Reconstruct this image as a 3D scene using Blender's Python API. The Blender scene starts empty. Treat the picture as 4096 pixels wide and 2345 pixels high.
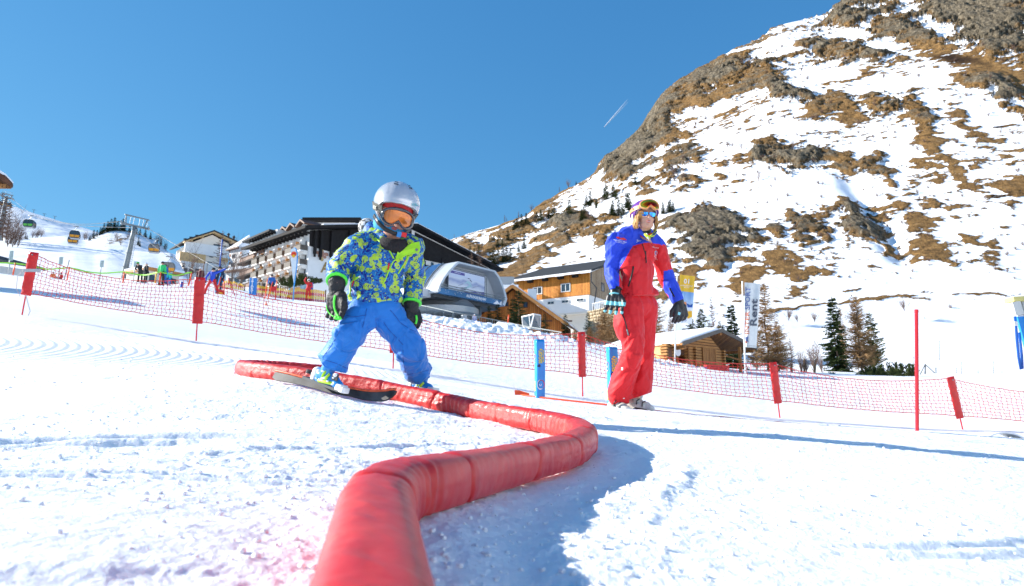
import bpy,bmesh,math,random
import numpy as np
from mathutils import Vector,Matrix,Quaternion,Euler
R=math.radians
rng=random.Random(7)
S=bpy.context.scene
COL=S.collection
# -- camera
F=2731.0
PITCH=R(10.0)
CX,CY=2048.0,1172.5
cam=bpy.data.cameras.new('camera');camo=bpy.data.objects.new('camera',cam);COL.objects.link(camo)
cam.sensor_width=36;cam.lens=24.0;cam.clip_start=0.05;cam.clip_end=20000
camo.rotation_euler=(R(90)+PITCH,0,0)
cam.dof.use_dof=True;cam.dof.focus_distance=3.6;cam.dof.aperture_fstop=7.0
S.camera=camo
def P(px,py,D):
 cx=(px-CX)/F;cy=-(py-CY)/F
 return Vector((cx*D,(math.cos(PITCH)-cy*math.sin(PITCH))*D,(math.sin(PITCH)+cy*math.cos(PITCH))*D))
def PX(p):
 """world -> photo pixel, depth"""
 x,y,z=p;c,s=math.cos(PITCH),math.sin(PITCH)
 D=y*c+z*s;v=z*c-y*s
 return CX+F*x/D,CY-F*v/D,D
def yz(py,D):
 p=P(0,py,D);return p.y,p.z
# -- world and sun
w=bpy.data.worlds.new('World');S.world=w;w.use_nodes=True
nt=w.node_tree;nt.nodes.clear()
sky=nt.nodes.new('ShaderNodeTexSky');sky.sky_type='NISHITA';sky.sun_disc=False
SUN_EL=R(25);SUN_DIR=Vector((1,-0.14,0)).normalized()
sky.sun_elevation=SUN_EL
sky.sun_rotation=math.atan2(-SUN_DIR.x,-SUN_DIR.y)
sky.altitude=2000;sky.air_density=1.5;sky.dust_density=0.0;sky.ozone_density=10.0
bg=nt.nodes.new('ShaderNodeBackground');bg.inputs[1].default_value=0.15
out=nt.nodes.new('ShaderNodeOutputWorld')
EXPO=1.08
bg.inputs[1].default_value=0.1*2**(.55-EXPO)
_sep=nt.nodes.new('ShaderNodeSeparateColor');_com=nt.nodes.new('ShaderNodeCombineColor');nt.links.new(sky.outputs[0],_sep.inputs[0])
for _i,(_g,_k) in enumerate([(1.0,1.08),(.68,.90),(.5,.93)]):
 _a=nt.nodes.new('ShaderNodeMath');_a.operation='MULTIPLY';_a.inputs[1].default_value=.1464;nt.links.new(_sep.outputs[_i],_a.inputs[0])
 _b=nt.nodes.new('ShaderNodeMath');_b.operation='POWER';_b.inputs[1].default_value=_g;nt.links.new(_a.outputs[0],_b.inputs[0])
 _c=nt.nodes.new('ShaderNodeMath');_c.operation='MULTIPLY';_c.inputs[1].default_value=_k/.1464;nt.links.new(_b.outputs[0],_c.inputs[0])
 nt.links.new(_c.outputs[0],_com.inputs[_i])
nt.links.new(_com.outputs[0],bg.inputs[0]);nt.links.new(bg.outputs[0],out.inputs[0])
sl=bpy.data.lights.new('sun','SUN');sl.energy=4.9;sl.angle=R(0.5);sl.color=(1.0,0.95,0.87)
so=bpy.data.objects.new('sun',sl);COL.objects.link(so)
d=Vector((SUN_DIR.x*math.cos(SUN_EL),SUN_DIR.y*math.cos(SUN_EL),-math.sin(SUN_EL)))
so.rotation_euler=d.to_track_quat('-Z','Y').to_euler();so.location=(-30,10,40)
S.view_settings.view_transform='Standard';S.view_settings.look='None'
S.view_settings.exposure=EXPO;S.view_settings.gamma=1.0
S.cycles.max_bounces=8;S.cycles.diffuse_bounces=6;S.cycles.use_denoising=True
# -- numpy noise
def _hash(ix,iy,seed):
 h=(ix.astype(np.int64)*374761393+iy.astype(np.int64)*668265263+seed*974634777)&0xffffffff
 h=((h^(h>>13))*1274126177)&0xffffffff
 h=h^(h>>16)
 return (h&0xffff)/65535.0
def vnoise(x,y,seed=0):
 x=np.asarray(x,float);y=np.asarray(y,float)
 ix=np.floor(x);iy=np.floor(y);fx=x-ix;fy=y-iy
 fx=fx*fx*fx*(fx*(fx*6-15)+10);fy=fy*fy*fy*(fy*(fy*6-15)+10)
 a=_hash(ix,iy,seed);b=_hash(ix+1,iy,seed);c=_hash(ix,iy+1,seed);d_=_hash(ix+1,iy+1,seed)
 return (a+(b-a)*fx)*(1-fy)+(c+(d_-c)*fx)*fy
def fbm(x,y,octv=4,seed=0,gain=0.5,ridged=False):
 s=0;a=1;t=0
 for o in range(octv):
  n=vnoise(x*2**o+17.3*o,y*2**o-9.1*o,seed+o)
  if ridged:n=1-np.abs(2*n-1)
  s=s+a*n;t+=a;a*=gain
 return s/t-0.5
def sstep(a,b,x):
 t=np.clip((x-a)/(b-a),0,1);return t*t*(3-2*t)
# -- object helpers
WM={}
def tag(o,label=None,cat=None,group=None,kind=None):
 if label:o['label']=label
 if cat:o['category']=cat
 if group:o['group']=group
 if kind:o['kind']=kind
 return o
def thing(name,label,cat,loc=(0,0,0),rz=0.0,group=None):
 o=bpy.data.objects.new(name,None);COL.objects.link(o)
 o.location=loc;o.rotation_euler=(0,0,rz);o.empty_display_size=0.1
 WM[o.name]=Matrix.Translation(Vector(loc))@Matrix.Rotation(rz,4,'Z')
 return tag(o,label,cat,group)
def place_mesh(name,me,parent=None,origin=None,local=False):
 """me in world coordinates (or the thing's own if local)"""
 o=bpy.data.objects.new(name,me);COL.objects.link(o)
 if parent is not None:
  M=WM[parent.name]
  if not local:me.transform(M.inverted())
  o.parent=parent;WM[o.name]=M
 elif origin is not None:
  me.transform(Matrix.Translation(-Vector(origin)));o.location=origin
  WM[o.name]=Matrix.Translation(Vector(origin))
 else:
  WM[o.name]=Matrix.Identity(4)
 return o
def newmesh(name,verts,faces,m,smooth=True):
 me=bpy.data.meshes.new(name);me.from_pydata([tuple(v) for v in verts],[],faces);me.update()
 for x in (m if isinstance(m,(list,tuple)) else [m]):me.materials.append(x)
 if smooth:me.polygons.foreach_set('use_smooth',[True]*len(me.polygons))
 return me
def grid_mesh(name,X,Y,Z,m,smooth=True):
 n,k=X.shape
 co=np.stack([X,Y,Z],-1).reshape(-1,3).astype(np.float32)
 i=np.arange(n-1)[:,None]*k+np.arange(k-1)[None,:]
 f=np.stack([i,i+1,i+k+1,i+k],-1).reshape(-1,4).astype(np.int32)
 me=bpy.data.meshes.new(name)
 me.vertices.add(len(co));me.vertices.foreach_set('co',co.ravel())
 me.loops.add(f.size);me.loops.foreach_set('vertex_index',f.ravel())
 me.polygons.add(len(f));me.polygons.foreach_set('loop_start',np.arange(0,f.size,4,dtype=np.int32))
 me.polygons.foreach_set('loop_total',np.full(len(f),4,np.int32))
 me.update(calc_edges=True);me.materials.append(m)
 if smooth:me.polygons.foreach_set('use_smooth',np.ones(len(f),bool))
 return me
def add_attr(me,name,arr):
 a=me.attributes.new(name,'FLOAT','POINT');a.data.foreach_set('value',np.asarray(arr,np.float32).ravel())
def frame_from(dirv,up=Vector((0,0,1))):
 z=Vector(dirv).normalized();x=up.cross(z)
 if x.length<1e-4:x=Vector((1,0,0))
 x.normalize();y=z.cross(x);return x,y,z
class MB:
 """collects shapes in world coordinates; build() links them as ONE mesh object"""
 def __init__(s):s.v=[];s.f=[];s.mi=[];s.cur=0;s.M=None
 def _add(s,vs,fs):
  b=len(s.v)
  if s.M is not None:vs=[s.M@Vector(v) for v in vs]
  s.v+=[tuple(v) for v in vs];s.f+=[tuple(b+i for i in f) for f in fs];s.mi+=[s.cur]*len(fs)
  return s
 def box(s,c,size,M=None):
  hx,hy,hz=size[0]/2,size[1]/2,size[2]/2
  vs=[Vector((x,y,z)) for x in (-hx,hx) for y in (-hy,hy) for z in (-hz,hz)]
  vs=[(M@v if M is not None else v)+Vector(c) for v in vs]
  return s._add(vs,[(0,1,3,2),(4,6,7,5),(0,4,5,1),(2,3,7,6),(0,2,6,4),(1,5,7,3)])
 def rbox(s,c,size,r,M=None,n=3):
  """box with rounded vertical-plan outline and bevelled top/bottom"""
  hx,hy,hz=size[0]/2,size[1]/2,size[2]/2;r=min(r,hx*.99,hy*.99)
  def ring(z,off):
   pts=[]
   for (sx,sy,a0) in ((1,1,0),(-1,1,90),(-1,-1,180),(1,-1,270)):
    for k in range(n+1):
     a=R(a0+90*k/n);rr=r
     pts.append(Vector((sx*(hx-r)+(rr-off)*math.cos(a),sy*(hy-r)+(rr-off)*math.sin(a),z)))
   return pts
  rs=[ring(-hz,r*.3),ring(-hz+r*.3,0),ring(hz-r*.3,0),ring(hz,r*.3)]
  vs=[(M@v if M is not None else v)+Vector(c) for q in rs for v in q];k=len(rs[0])
  fs=[(a*k+i,a*k+(i+1)%k,(a+1)*k+(i+1)%k,(a+1)*k+i) for a in range(3) for i in range(k)]
  fs+=[tuple(range(k-1,-1,-1)),tuple(3*k+i for i in range(k))]
  return s._add(vs,fs)
 def quad(s,a,b,c,d):return s._add([a,b,c,d],[(0,1,2,3)])
 def poly(s,pts):return s._add(pts,[tuple(range(len(pts)))])
 def slab(s,pts,thick):
  """polygon pts (world) extruded by vector thick"""
  n=len(pts);t=Vector(thick)
  vs=[Vector(p) for p in pts]+[Vector(p)+t for p in pts]
  fs=[tuple(range(n-1,-1,-1)),tuple(range(n,2*n))]+[(i,(i+1)%n,n+(i+1)%n,n+i) for i in range(n)]
  return s._add(vs,fs)
 def tube(s,pts,rad,n=8,caps=True,up=Vector((0,0,1)),sq=None):
  pts=[Vector(p) for p in pts];m=len(pts)
  rad=[rad]*m if not isinstance(rad,(list,tuple)) else rad
  vs=[];px_=None
  for i,p in enumerate(pts):
   t=(pts[min(i+1,m-1)]-pts[max(i-1,0)]).normalized()
   if px_ is None:x,y,_=frame_from(t,up if abs(t.dot(up))<.98 else Vector((1,0,0)))
   else:
    x=(px_-t*px_.dot(t)).normalized();y=t.cross(x)
   px_=x
   for k in range(n):
    a=2*math.pi*k/n
    rr=rad[i];ex,ey=(1,1) if sq is None else sq
    vs.append(p+x*rr*ex*math.cos(a)+y*rr*ey*math.sin(a))
  fs=[(i*n+k,i*n+(k+1)%n,(i+1)*n+(k+1)%n,(i+1)*n+k) for i in range(m-1) for k in range(n)]
  if caps:fs+=[tuple(range(n-1,-1,-1)),tuple((m-1)*n+k for k in range(n))]
  return s._add(vs,fs)
 def bar(s,a,b,wx,wz,up=Vector((0,0,1))):
  """beam from a to b with cross-section wx (sideways) by wz (along up)"""
  a=Vector(a);b=Vector(b);x,y,z=frame_from(b-a,up)
  vs=[p+x*sx*wx/2+y*sy*wz/2 for p in (a,b) for sx,sy in ((-1,-1),(1,-1),(1,1),(-1,1))]
  return s._add(vs,[(3,2,1,0),(4,5,6,7),(0,1,5,4),(1,2,6,5),(2,3,7,6),(3,0,4,7)])
 def ell(s,c,r,M=None,nu=16,nv=10,zmin=-1.0,zmax=1.0):
  vs=[];fs=[]
  t0=math.asin(max(-1,zmin));t1=math.asin(min(1,zmax))
  for j in range(nv+1):
   t=t0+(t1-t0)*j/nv
   for i in range(nu):
    a=2*math.pi*i/nu
    v=Vector((math.cos(t)*math.cos(a)*r[0],math.cos(t)*math.sin(a)*r[1],math.sin(t)*r[2]))
    vs.append((M@v if M is not None else v)+Vector(c))
  for j in range(nv):
   for i in range(nu):
    fs.append((j*nu+i,j*nu+(i+1)%nu,(j+1)*nu+(i+1)%nu,(j+1)*nu+i))
  fs+=[tuple(range(nu-1,-1,-1)),tuple(nv*nu+i for i in range(nu))]
  return s._add(vs,fs)
 def lathe(s,c,prof,n=16,axis=Vector((0,0,1))):
  x,y,z=frame_from(axis,Vector((0,1,0)) if abs(Vector(axis).normalized().y)<.9 else Vector((1,0,0)))
  vs=[Vector(c)+(x*math.cos(2*math.pi*k/n)+y*math.sin(2*math.pi*k/n))*r_+z*h_ for r_,h_ in prof for k in range(n)]
  m=len(prof)
  fs=[(i*n+k,i*n+(k+1)%n,(i+1)*n+(k+1)%n,(i+1)*n+k) for i in range(m-1) for k in range(n)]
  fs+=[tuple(range(n-1,-1,-1)),tuple((m-1)*n+k for k in range(n))]
  return s._add(vs,fs)
 def build(s,name,m,parent=None,origin=None,smooth=False,local=False,auto=None):
  if not s.f:return None
  me=newmesh(name,s.v,s.f,m,smooth)
  if any(s.mi):me.polygons.foreach_set('material_index',s.mi)
  if auto is not None:
   me.polygons.foreach_set('use_smooth',[True]*len(me.polygons));me.set_sharp_from_angle(angle=R(auto))
  return place_mesh(name,me,parent,origin,local)
def children(o):return [c for c in bpy.data.objects if c.parent==o]
def copy_tree(o,parent=None,kids=None):
 if kids is None:
  kids={}
  for c in bpy.data.objects:
   if c.parent:kids.setdefault(c.parent.name,[]).append(c)
 c=o.copy();COL.objects.link(c);c.parent=parent
 for ch in kids.get(o.name,[]):copy_tree(ch,c,kids)
 return c
def text_obj(body,size,M,m,parent,name='lettering',ext=0.002,bold=0.0,xs=1.0,align='CENTER',tilt=0.0,space=1.0):
 cu=bpy.data.curves.new('lettering','FONT');cu.body=body;cu.size=size;cu.extrude=ext;cu.offset=bold
 cu.align_x=align;cu.align_y='CENTER';cu.shear=tilt;cu.space_character=space;cu.resolution_u=3
 to=bpy.data.objects.new('tmp',cu);COL.objects.link(to);bpy.context.view_layer.update()
 me=bpy.data.meshes.new_from_object(to.evaluated_get(bpy.context.evaluated_depsgraph_get()))
 bpy.data.objects.remove(to);bpy.data.curves.remove(cu)
 me.transform(Matrix.Diagonal((xs,1,1,1)));me.transform(M)
 me.materials.clear();me.materials.append(m)
 return place_mesh(name,me,parent)
def basis(o,x,y):
 """matrix with origin o, local x along x, local y along y"""
 x=Vector(x).normalized();y=Vector(y);y=(y-x*y.dot(x)).normalized();z=x.cross(y)
 M=Matrix((x,y,z)).transposed().to_4x4();M.translation=Vector(o);return M
# -- materials
def mat(name,col,rough=0.6,metal=0.0,spec=0.4,bump=0.0,bscale=40.0,var=0.06,vscale=8.0,coords='Object',sub=0.0,coat=0.0,alpha=None,sheen=0.0):
 m=bpy.data.materials.new(name);m.use_nodes=True;t=m.node_tree;b=t.nodes['Principled BSDF']
 b.inputs['Roughness'].default_value=rough;b.inputs['Metallic'].default_value=metal
 b.inputs['Specular IOR Level'].default_value=spec
 if coat:b.inputs['Coat Weight'].default_value=coat;b.inputs['Coat Roughness'].default_value=.08
 if sheen:b.inputs['Sheen Weight'].default_value=sheen
 tc=t.nodes.new('ShaderNodeTexCoord')
 n=t.nodes.new('ShaderNodeTexNoise');n.inputs['Scale'].default_value=vscale;n.inputs['Detail'].default_value=5
 t.links.new(tc.outputs[coords],n.inputs['Vector'])
 r=t.nodes.new('ShaderNodeValToRGB');r.color_ramp.elements[0].position=.3;r.color_ramp.elements[1].position=.7
 c=Vector(col[:3]);r.color_ramp.elements[0].color=(*(c*(1-var)),1);r.color_ramp.elements[1].color=(*[min(1,q*(1+var)) for q in c],1)
 t.links.new(n.outputs[0],r.inputs[0]);t.links.new(r.outputs[0],b.inputs['Base Color'])
 if bump:
  n2=t.nodes.new('ShaderNodeTexNoise');n2.inputs['Scale'].default_value=bscale;n2.inputs['Detail'].default_value=4
  t.links.new(tc.outputs[coords],n2.inputs['Vector'])
  bp=t.nodes.new('ShaderNodeBump');bp.inputs['Strength'].default_value=bump;bp.inputs['Distance'].default_value=.02
  t.links.new(n2.outputs[0],bp.inputs['Height']);t.links.new(bp.outputs[0],b.inputs['Normal'])
 if sub:
  b.inputs['Subsurface Weight'].default_value=sub;b.inputs['Subsurface Radius'].default_value=(.01,.006,.004);b.inputs['Subsurface Scale'].default_value=.5
 if alpha is not None:b.inputs['Alpha'].default_value=alpha
 return m
def N(t,kind,**kw):
 n=t.nodes.new(kind)
 for k,v in kw.items():
  if k.startswith('i_'):
   key=k[2:];key=int(key) if key.isdigit() else key
   n.inputs[key].default_value=v
  else:setattr(n,k,v)
 return n
def ramp(t,fac,stops,interp='LINEAR'):
 r=t.nodes.new('ShaderNodeValToRGB');r.color_ramp.interpolation=interp
 e=r.color_ramp.elements
 while len(e)>1:e.remove(e[0])
 e[0].position=stops[0][0];e[0].color=(*stops[0][1],1)
 for p_,c_ in stops[1:]:
  q=e.new(p_);q.color=(*c_,1)
 t.links.new(fac,r.inputs[0]);return r.outputs[0]
def stripes_mat(name,c1,c2,freq,axis=0,rough=.7,width=.1,gv=(1,1,1),bump=.3):
 """boards: thin dark gaps across a local axis plus wood-grain noise"""
 m=bpy.data.materials.new(name);m.use_nodes=True;t=m.node_tree;b=t.nodes['Principled BSDF']
 b.inputs['Roughness'].default_value=rough;b.inputs['Specular IOR Level'].default_value=.25
 tc=N(t,'ShaderNodeTexCoord');sp=N(t,'ShaderNodeSeparateXYZ');t.links.new(tc.outputs['Object'],sp.inputs[0])
 mu=N(t,'ShaderNodeMath',operation='MULTIPLY',i_1=freq);t.links.new(sp.outputs[axis],mu.inputs[0])
 fr=N(t,'ShaderNodeMath',operation='FRACT');t.links.new(mu.outputs[0],fr.inputs[0])
 fl=N(t,'ShaderNodeMath',operation='FLOOR');t.links.new(mu.outputs[0],fl.inputs[0])
 wn=N(t,'ShaderNodeTexWhiteNoise',noise_dimensions='1D');t.links.new(fl.outputs[0],wn.inputs['W'])
 gap=N(t,'ShaderNodeMath',operation='LESS_THAN',i_1=width);t.links.new(fr.outputs[0],gap.inputs[0])
 mp=N(t,'ShaderNodeMapping');mp.inputs['Scale'].default_value=gv;t.links.new(tc.outputs['Object'],mp.inputs[0])
 no=N(t,'ShaderNodeTexNoise',i_Scale=3.0,i_Detail=6.0);t.links.new(mp.outputs[0],no.inputs['Vector'])
 a1=N(t,'ShaderNodeMath',operation='MULTIPLY_ADD',i_1=.45);t.links.new(wn.outputs[0],a1.inputs[0]);t.links.new(no.outputs[0],a1.inputs[2])
 c=ramp(t,a1.outputs[0],[(.35,c1),(.95,c2)])
 mx=N(t,'ShaderNodeMix',data_type='RGBA');mx.inputs[7].default_value=(*[q*.25 for q in c1],1)
 t.links.new(gap.outputs[0],mx.inputs[0]);t.links.new(c,mx.inputs[6]);t.links.new(mx.outputs[2],b.inputs['Base Color'])
 bp=N(t,'ShaderNodeBump',i_Strength=bump,i_Distance=.03,invert=True);t.links.new(gap.outputs[0],bp.inputs['Height']);t.links.new(bp.outputs[0],b.inputs['Normal'])
 return m
def glass_mat(name,col=(.03,.045,.06),rough=.06):
 return mat(name,col,rough,0.0,1.0,var=.25,vscale=1.5)
M_={}
M_['white']=mat('white_render',(.78,.77,.74),.85,bump=.1,bscale=8,var=.04,vscale=.6)
M_['cream']=mat('cream_render',(.74,.69,.60),.85,var=.05,vscale=.5)
M_['dark']=mat('dark_timber',(.022,.02,.02),.75,spec=.12,var=.2,vscale=2)
M_['slate']=mat('slate_roof',(.045,.047,.05),.75,spec=.15,var=.25,vscale=3,bump=.3,bscale=6)
M_['snow_cap']=mat('settled_snow',(.84,.86,.89),.8,spec=.2,bump=.4,bscale=1.5,var=.02,sub=0)
M_['glass']=glass_mat('window_glass')
M_['glass_blue']=glass_mat('blue_glass',(.03,.08,.2),.05)
M_['frame_w']=mat('white_frame',(.75,.74,.72),.5)
M_['wood_l']=mat('light_wood',(.62,.40,.18),.6,var=.15,vscale=2)
M_['wood_d']=mat('brown_wood',(.12,.05,.025),.6,var=.25,vscale=2)
M_['metal']=mat('grey_metal',(.36,.38,.39),.45,.6,var=.1)
M_['metal_d']=mat('dark_metal',(.05,.055,.06),.45,.3,var=.15)
M_['steel']=mat('galvanised_steel',(.19,.215,.225),.5,.35,var=.12,vscale=.8)
M_['black']=mat('black_plastic',(.012,.012,.013),.35,var=.2)
M_['red']=mat('red_vinyl',(.62,.012,.012),.35,spec=.5,bump=.5,bscale=14,var=.12,vscale=9)
M_['redpole']=mat('red_pole_plastic',(.62,.008,.02),.22,spec=.6,var=.05)
M_['orange']=mat('orange_pole_plastic',(.85,.09,.02),.4,var=.08)
M_['yellow']=mat('yellow_net',(.80,.42,.02),.6,var=.1)
M_['bluef']=mat('cyan_blue_vinyl',(.012,.28,.68),.3,spec=.5,bump=.4,bscale=9,var=.08,vscale=6)
M_['blued']=mat('dark_blue_vinyl',(.01,.08,.35),.4,var=.1)
M_['yel']=mat('yellow_print',(.75,.6,.01),.5)
M_['whi']=mat('white_print',(.8,.8,.82),.5)
M_['navy']=mat('navy_print',(.015,.03,.12),.5)
M_['redp']=mat('red_print',(.6,.02,.02),.5)
# -- snow field
H0=0.24
CP=[]
def cpt(px,py,D):CP.append(tuple(P(px,py,D)))
for a in [(1480,2445,.64),(1745,2031,1.2),(1946,1961,1.5),(2201,1883,1.9),(2012,1690,3.25),(1814,1648,3.6),(1560,1608,3.6),(1057,1512,4.1),(0,2345,.56),(4096,2345,.92),(4096,1862,2.75),(3000,1770,2.9),(2560,1640,5.8),(3900,1742,5.4),(-600,1700,2.4),(0,1600,3.3),(500,1480,5.0),(700,1900,1.35),(4700,1950,2.6),(-900,1190,10.5),(88,1260,10.5),(785,1365,10.5),(1570,1475,10.5),(2330,1590,10.5),(3118,1675,10.5),(3850,1722,10.5),(4800,1760,10.5),(0,1180,22),(-900,1110,22),(785,1270,20),(1400,1350,20),(1900,1400,18),(2330,1450,17),(2700,1476,16),(3000,1505,17),(3300,1538,18),(3600,1552,18),(3900,1536,18),(4400,1525,18),(2150,1345,32),(2400,1392,30),(2700,1486,30),(3000,1535,28),(3400,1560,28),(3800,1575,28),(4400,1560,30),(-900,1050,50),(0,1100,46),(350,1132,50),(680,1140,50),(880,1176,42),(1170,1208,42),(1450,1228,44),(1700,1262,44),(1900,1290,42),(2000,1330,60),(2300,1372,60),(2600,1440,52),(2850,1478,50),(3100,1500,52),(3400,1510,52),(3700,1520,52),(4300,1508,52),(-900,1040,75),(0,1095,75),(350,1130,75),(680,1142,75),(1000,1170,75),(1300,1205,75),(1650,1250,75),(1900,1305,82),(2200,1350,82),(2700,1430,80),(3000,1468,78),(3350,1486,78),(3700,1490,80),(4300,1488,80),(-900,1000,110),(0,1052,110),(300,1085,110),(500,1112,110),(700,1146,120),(850,1150,130),(1000,1152,135),(1300,1165,130),(1700,1235,120),(2100,1310,125),(2400,1370,125),(2700,1400,120),(3000,1430,120),(3400,1440,125),(3800,1442,130),(4300,1440,130),(-900,1010,200),(0,1060,200),(500,1118,200),(850,1150,200),(1000,1155,200),(0,1075,320),(800,1160,320),(1700,1200,320),(2600,1330,320),(4096,1320,320),(1700,1180,200),(2300,1290,200),(2700,1330,200),(3100,1318,200),(3500,1300,205),(4000,1290,210),(4500,1280,210),]:
 cpt(*a)
CP=np.array(CP)
def _uv(x,y):
 yy=np.maximum(y,0.0)+0.25
 return np.clip(x/yy,-1.6,1.6),np.log(yy)*0.75
cu_,cv_=_uv(CP[:,0],CP[:,1])
cs_=(CP[:,2]+H0)/(CP[:,1]+.25)
def _phi(r):return r
_n=len(cu_)
_A=np.sqrt((cu_[:,None]-cu_[None])**2+(cv_[:,None]-cv_[None])**2+0.01)
_K=np.zeros((_n+3,_n+3));_K[:_n,:_n]=_A-np.eye(_n)*0.004;_K[:_n,_n]=1;_K[:_n,_n+1]=cu_;_K[:_n,_n+2]=cv_
_K[_n:,:_n]=_K[:_n,_n:].T
_w=np.linalg.solve(_K,np.concatenate([cs_,[0,0,0]]))
GU=np.linspace(-1.6,1.6,161);GV=np.linspace(math.log(.25)*.75,math.log(480)*.75,221)
_gu,_gv=np.meshgrid(GU,GV)
_S=_w[_n]+_w[_n+1]*_gu+_w[_n+2]*_gv
for k in range(_n):_S=_S+_w[k]*np.sqrt((_gu-cu_[k])**2+(_gv-cv_[k])**2+0.01)
def base_z(x,y):
 x=np.asarray(x,float);y=np.asarray(y,float)
 u,v=_uv(x,y)
 a=(u-GU[0])/(GU[1]-GU[0]);b=(v-GV[0])/(GV[1]-GV[0])
 i=np.clip(a.astype(int),0,len(GU)-2);j=np.clip(b.astype(int),0,len(GV)-2);a=a-i;b=b-j
 s=(_S[j,i]*(1-a)+_S[j,i+1]*a)*(1-b)+(_S[j+1,i]*(1-a)+_S[j+1,i+1]*a)*b
 return -H0+(np.maximum(y,0)+.25)*s-np.maximum(-y,0)*0.10
def gz(x,y):return float(base_z(np.array([x]),np.array([y]))[0])
def G(px,D,off=0.0):
 """point on the snow seen in pixel column px at camera depth D"""
 cx=(px-CX)/F;x=cx*D
 y=D
 for _ in range(12):
  z=gz(x,y);y=(D-z*math.sin(PITCH))/math.cos(PITCH)
 return Vector((x,y,z+off))
TUBE_PX=[(1440,0,.28),(1462,0,.40),(1474,0,.52),(1482,2345,.64),(1500,2110,.86),(1590,1960,1.06),(1760,1906,1.22),(1950,1869,1.48),(2120,1832,1.74),(2260,1794,1.98),(2322,1768,2.2),(2335,1745,2.42),(2290,1716,2.68),(2190,1690,2.9),(2060,1658,3.08),(1935,1631,3.28),(1820,1607,3.5),(1690,1588,3.66),(1560,1570,3.78),(1420,1548,3.86),(1250,1515,3.95),(1120,1484,4.02),(1020,1458,4.15),(972,1440,4.35),(985,1425,4.6),(1060,1428,4.75),(1150,1436,4.8),(1240,1446,4.82),(1330,1462,4.9)]
TR=0.05
def tube_pts():
 out_=[]
 for (px,py,D) in TUBE_PX:
  p=G(px,D);out_.append(Vector((p.x,p.y,p.z+TR*.86)))
 return out_
TP=tube_pts()
def snow_detail(X,Y):
 """real relief of the snow surface, metres"""
 r=np.sqrt(X*X+Y*Y)+.2
 near=1-sstep(9,22,r)
 cxa,cya=-6.8,5.4
 rr=np.hypot(np.maximum(X-cxa,0),Y-cya);cord=0.5+0.5*np.sin(rr*2*np.pi/.10+1.5*fbm(X*.8,Y*.8,2,5))
 band=sstep(4.5,5.6,Y+.12*X+.8*fbm(X,Y,3,13))*(1-sstep(13.0,17.0,Y))*(1-sstep(-2.2,-1.2,X))*(0.35+.65*sstep(-.2,.1,fbm(X*.35,Y*.35,3,11)))
 band2=sstep(7.0,7.5,Y+.1*X)*(1-sstep(8.6,9.2,Y+.1*X))*sstep(-3,-2,X)*(1-sstep(1.6,2.6,X))
 cord2=0.5+0.5*np.sin((X*.96+Y*.25)*2*np.pi/.10)
 z=(.006+.008*sstep(5,9,Y))*cord*band+.009*cord2*band2
 rough=1-np.maximum(band,band2)*.75
 amp=(0.35+.9*sstep(-.12,.2,fbm(X*.9,Y*.9,3,21)))
 left=1-sstep(-.1,.9,X-.12*Y)
 l1=fbm(X*4,Y*5,4,31,.55);l2=fbm(X*15,Y*19,3,41,.6);l3=fbm(X*44,Y*52,3,45,.6,True)
 z=z+near*rough*amp*(0.016+.012*left)*l1*sstep(.2,2.2,r)
 z=z+(1-sstep(5,11,r))*rough*amp*.011*(.5+.7*left)*l2
 z=z+(1-sstep(3.0,7,r))*rough*amp*.0048*(.5+.7*left)*l3
 q=X*.34+Y*.94;st=fbm(q*26,(X*.94-Y*.34)*1.6,3,61,.6)
 right=sstep(.3,1.0,X)*(1-sstep(5.0,7.5,Y))*near
 z=z+right*.020*st
 for (x0,y0,x1,y1,wd,dp) in [(-1.9,1.35,-.9,2.05,.035,.02),(-1.8,1.55,-.85,2.2,.035,.02),(-3.2,5.35,-.2,5.1,.03,.012),(-7,8.9,-1.5,6.9,.05,.02),(.55,1.15,3.4,2.35,.012,.007),(.60,1.10,3.5,2.28,.012,.007),(.2,3.9,4.6,4.3,.02,.010),(.2,4.02,4.6,4.42,.02,.010),(.9,2.9,4.0,2.5,.016,.008),(-1.5,1.0,-.25,1.45,.010,.006),(-1.5,1.06,-.25,1.52,.010,.006),(-2.9,3.3,-.9,2.3,.016,.009),(-2.9,3.42,-.9,2.42,.016,.009),(-.8,1.9,.15,2.6,.010,.006),(1.1,.95,1.9,2.2,.012,.008),(3.2,3.2,1.6,5.2,.02,.01)]:
  L=math.hypot(x1-x0,y1-y0);dx,dy=(x1-x0)/L,(y1-y0)/L
  t=(X-x0)*dx+(Y-y0)*dy;n_=-(X-x0)*dy+(Y-y0)*dx+.02*np.sin(t*6)
  z=z-dp*np.exp(-(n_/wd)**2)*sstep(-.1,.1,t)*(1-sstep(L-.2,L+.1,t))+dp*.6*np.exp(-((n_-wd*2)/wd)**2)*sstep(-.1,.1,t)*(1-sstep(L-.2,L+.1,t))
 dmin=np.full(X.shape,9.0);near_m=(Y<3.2)&(X<2)&(X>-1)
 if near_m.any():
  xs=X[near_m];ys=Y[near_m];dm=np.full(xs.shape,9.0)
  for a,b in zip(TP[:-9],TP[1:-8]):
   ab=(b.x-a.x,b.y-a.y);l2_=ab[0]**2+ab[1]**2
   t=np.clip(((xs-a.x)*ab[0]+(ys-a.y)*ab[1])/l2_,0,1)
   dm=np.minimum(dm,np.hypot(xs-a.x-t*ab[0],ys-a.y-t*ab[1]))
  dmin[near_m]=dm
 side=sstep(-.12,.06,X-.0*Y)*(1-sstep(1.9,2.5,Y))
 pk=(1-sstep(.16,.26,dmin))*side
 z=z*(1-.72*pk)-.012*pk
 lip=np.exp(-((dmin-.30-.06*vnoise(X*4,Y*4,77))/.022)**2)*side*sstep(.15,.4,X)
 z=z+lip*.009*(.5+vnoise(X*30,Y*30,78))
 D_=Y
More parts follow.
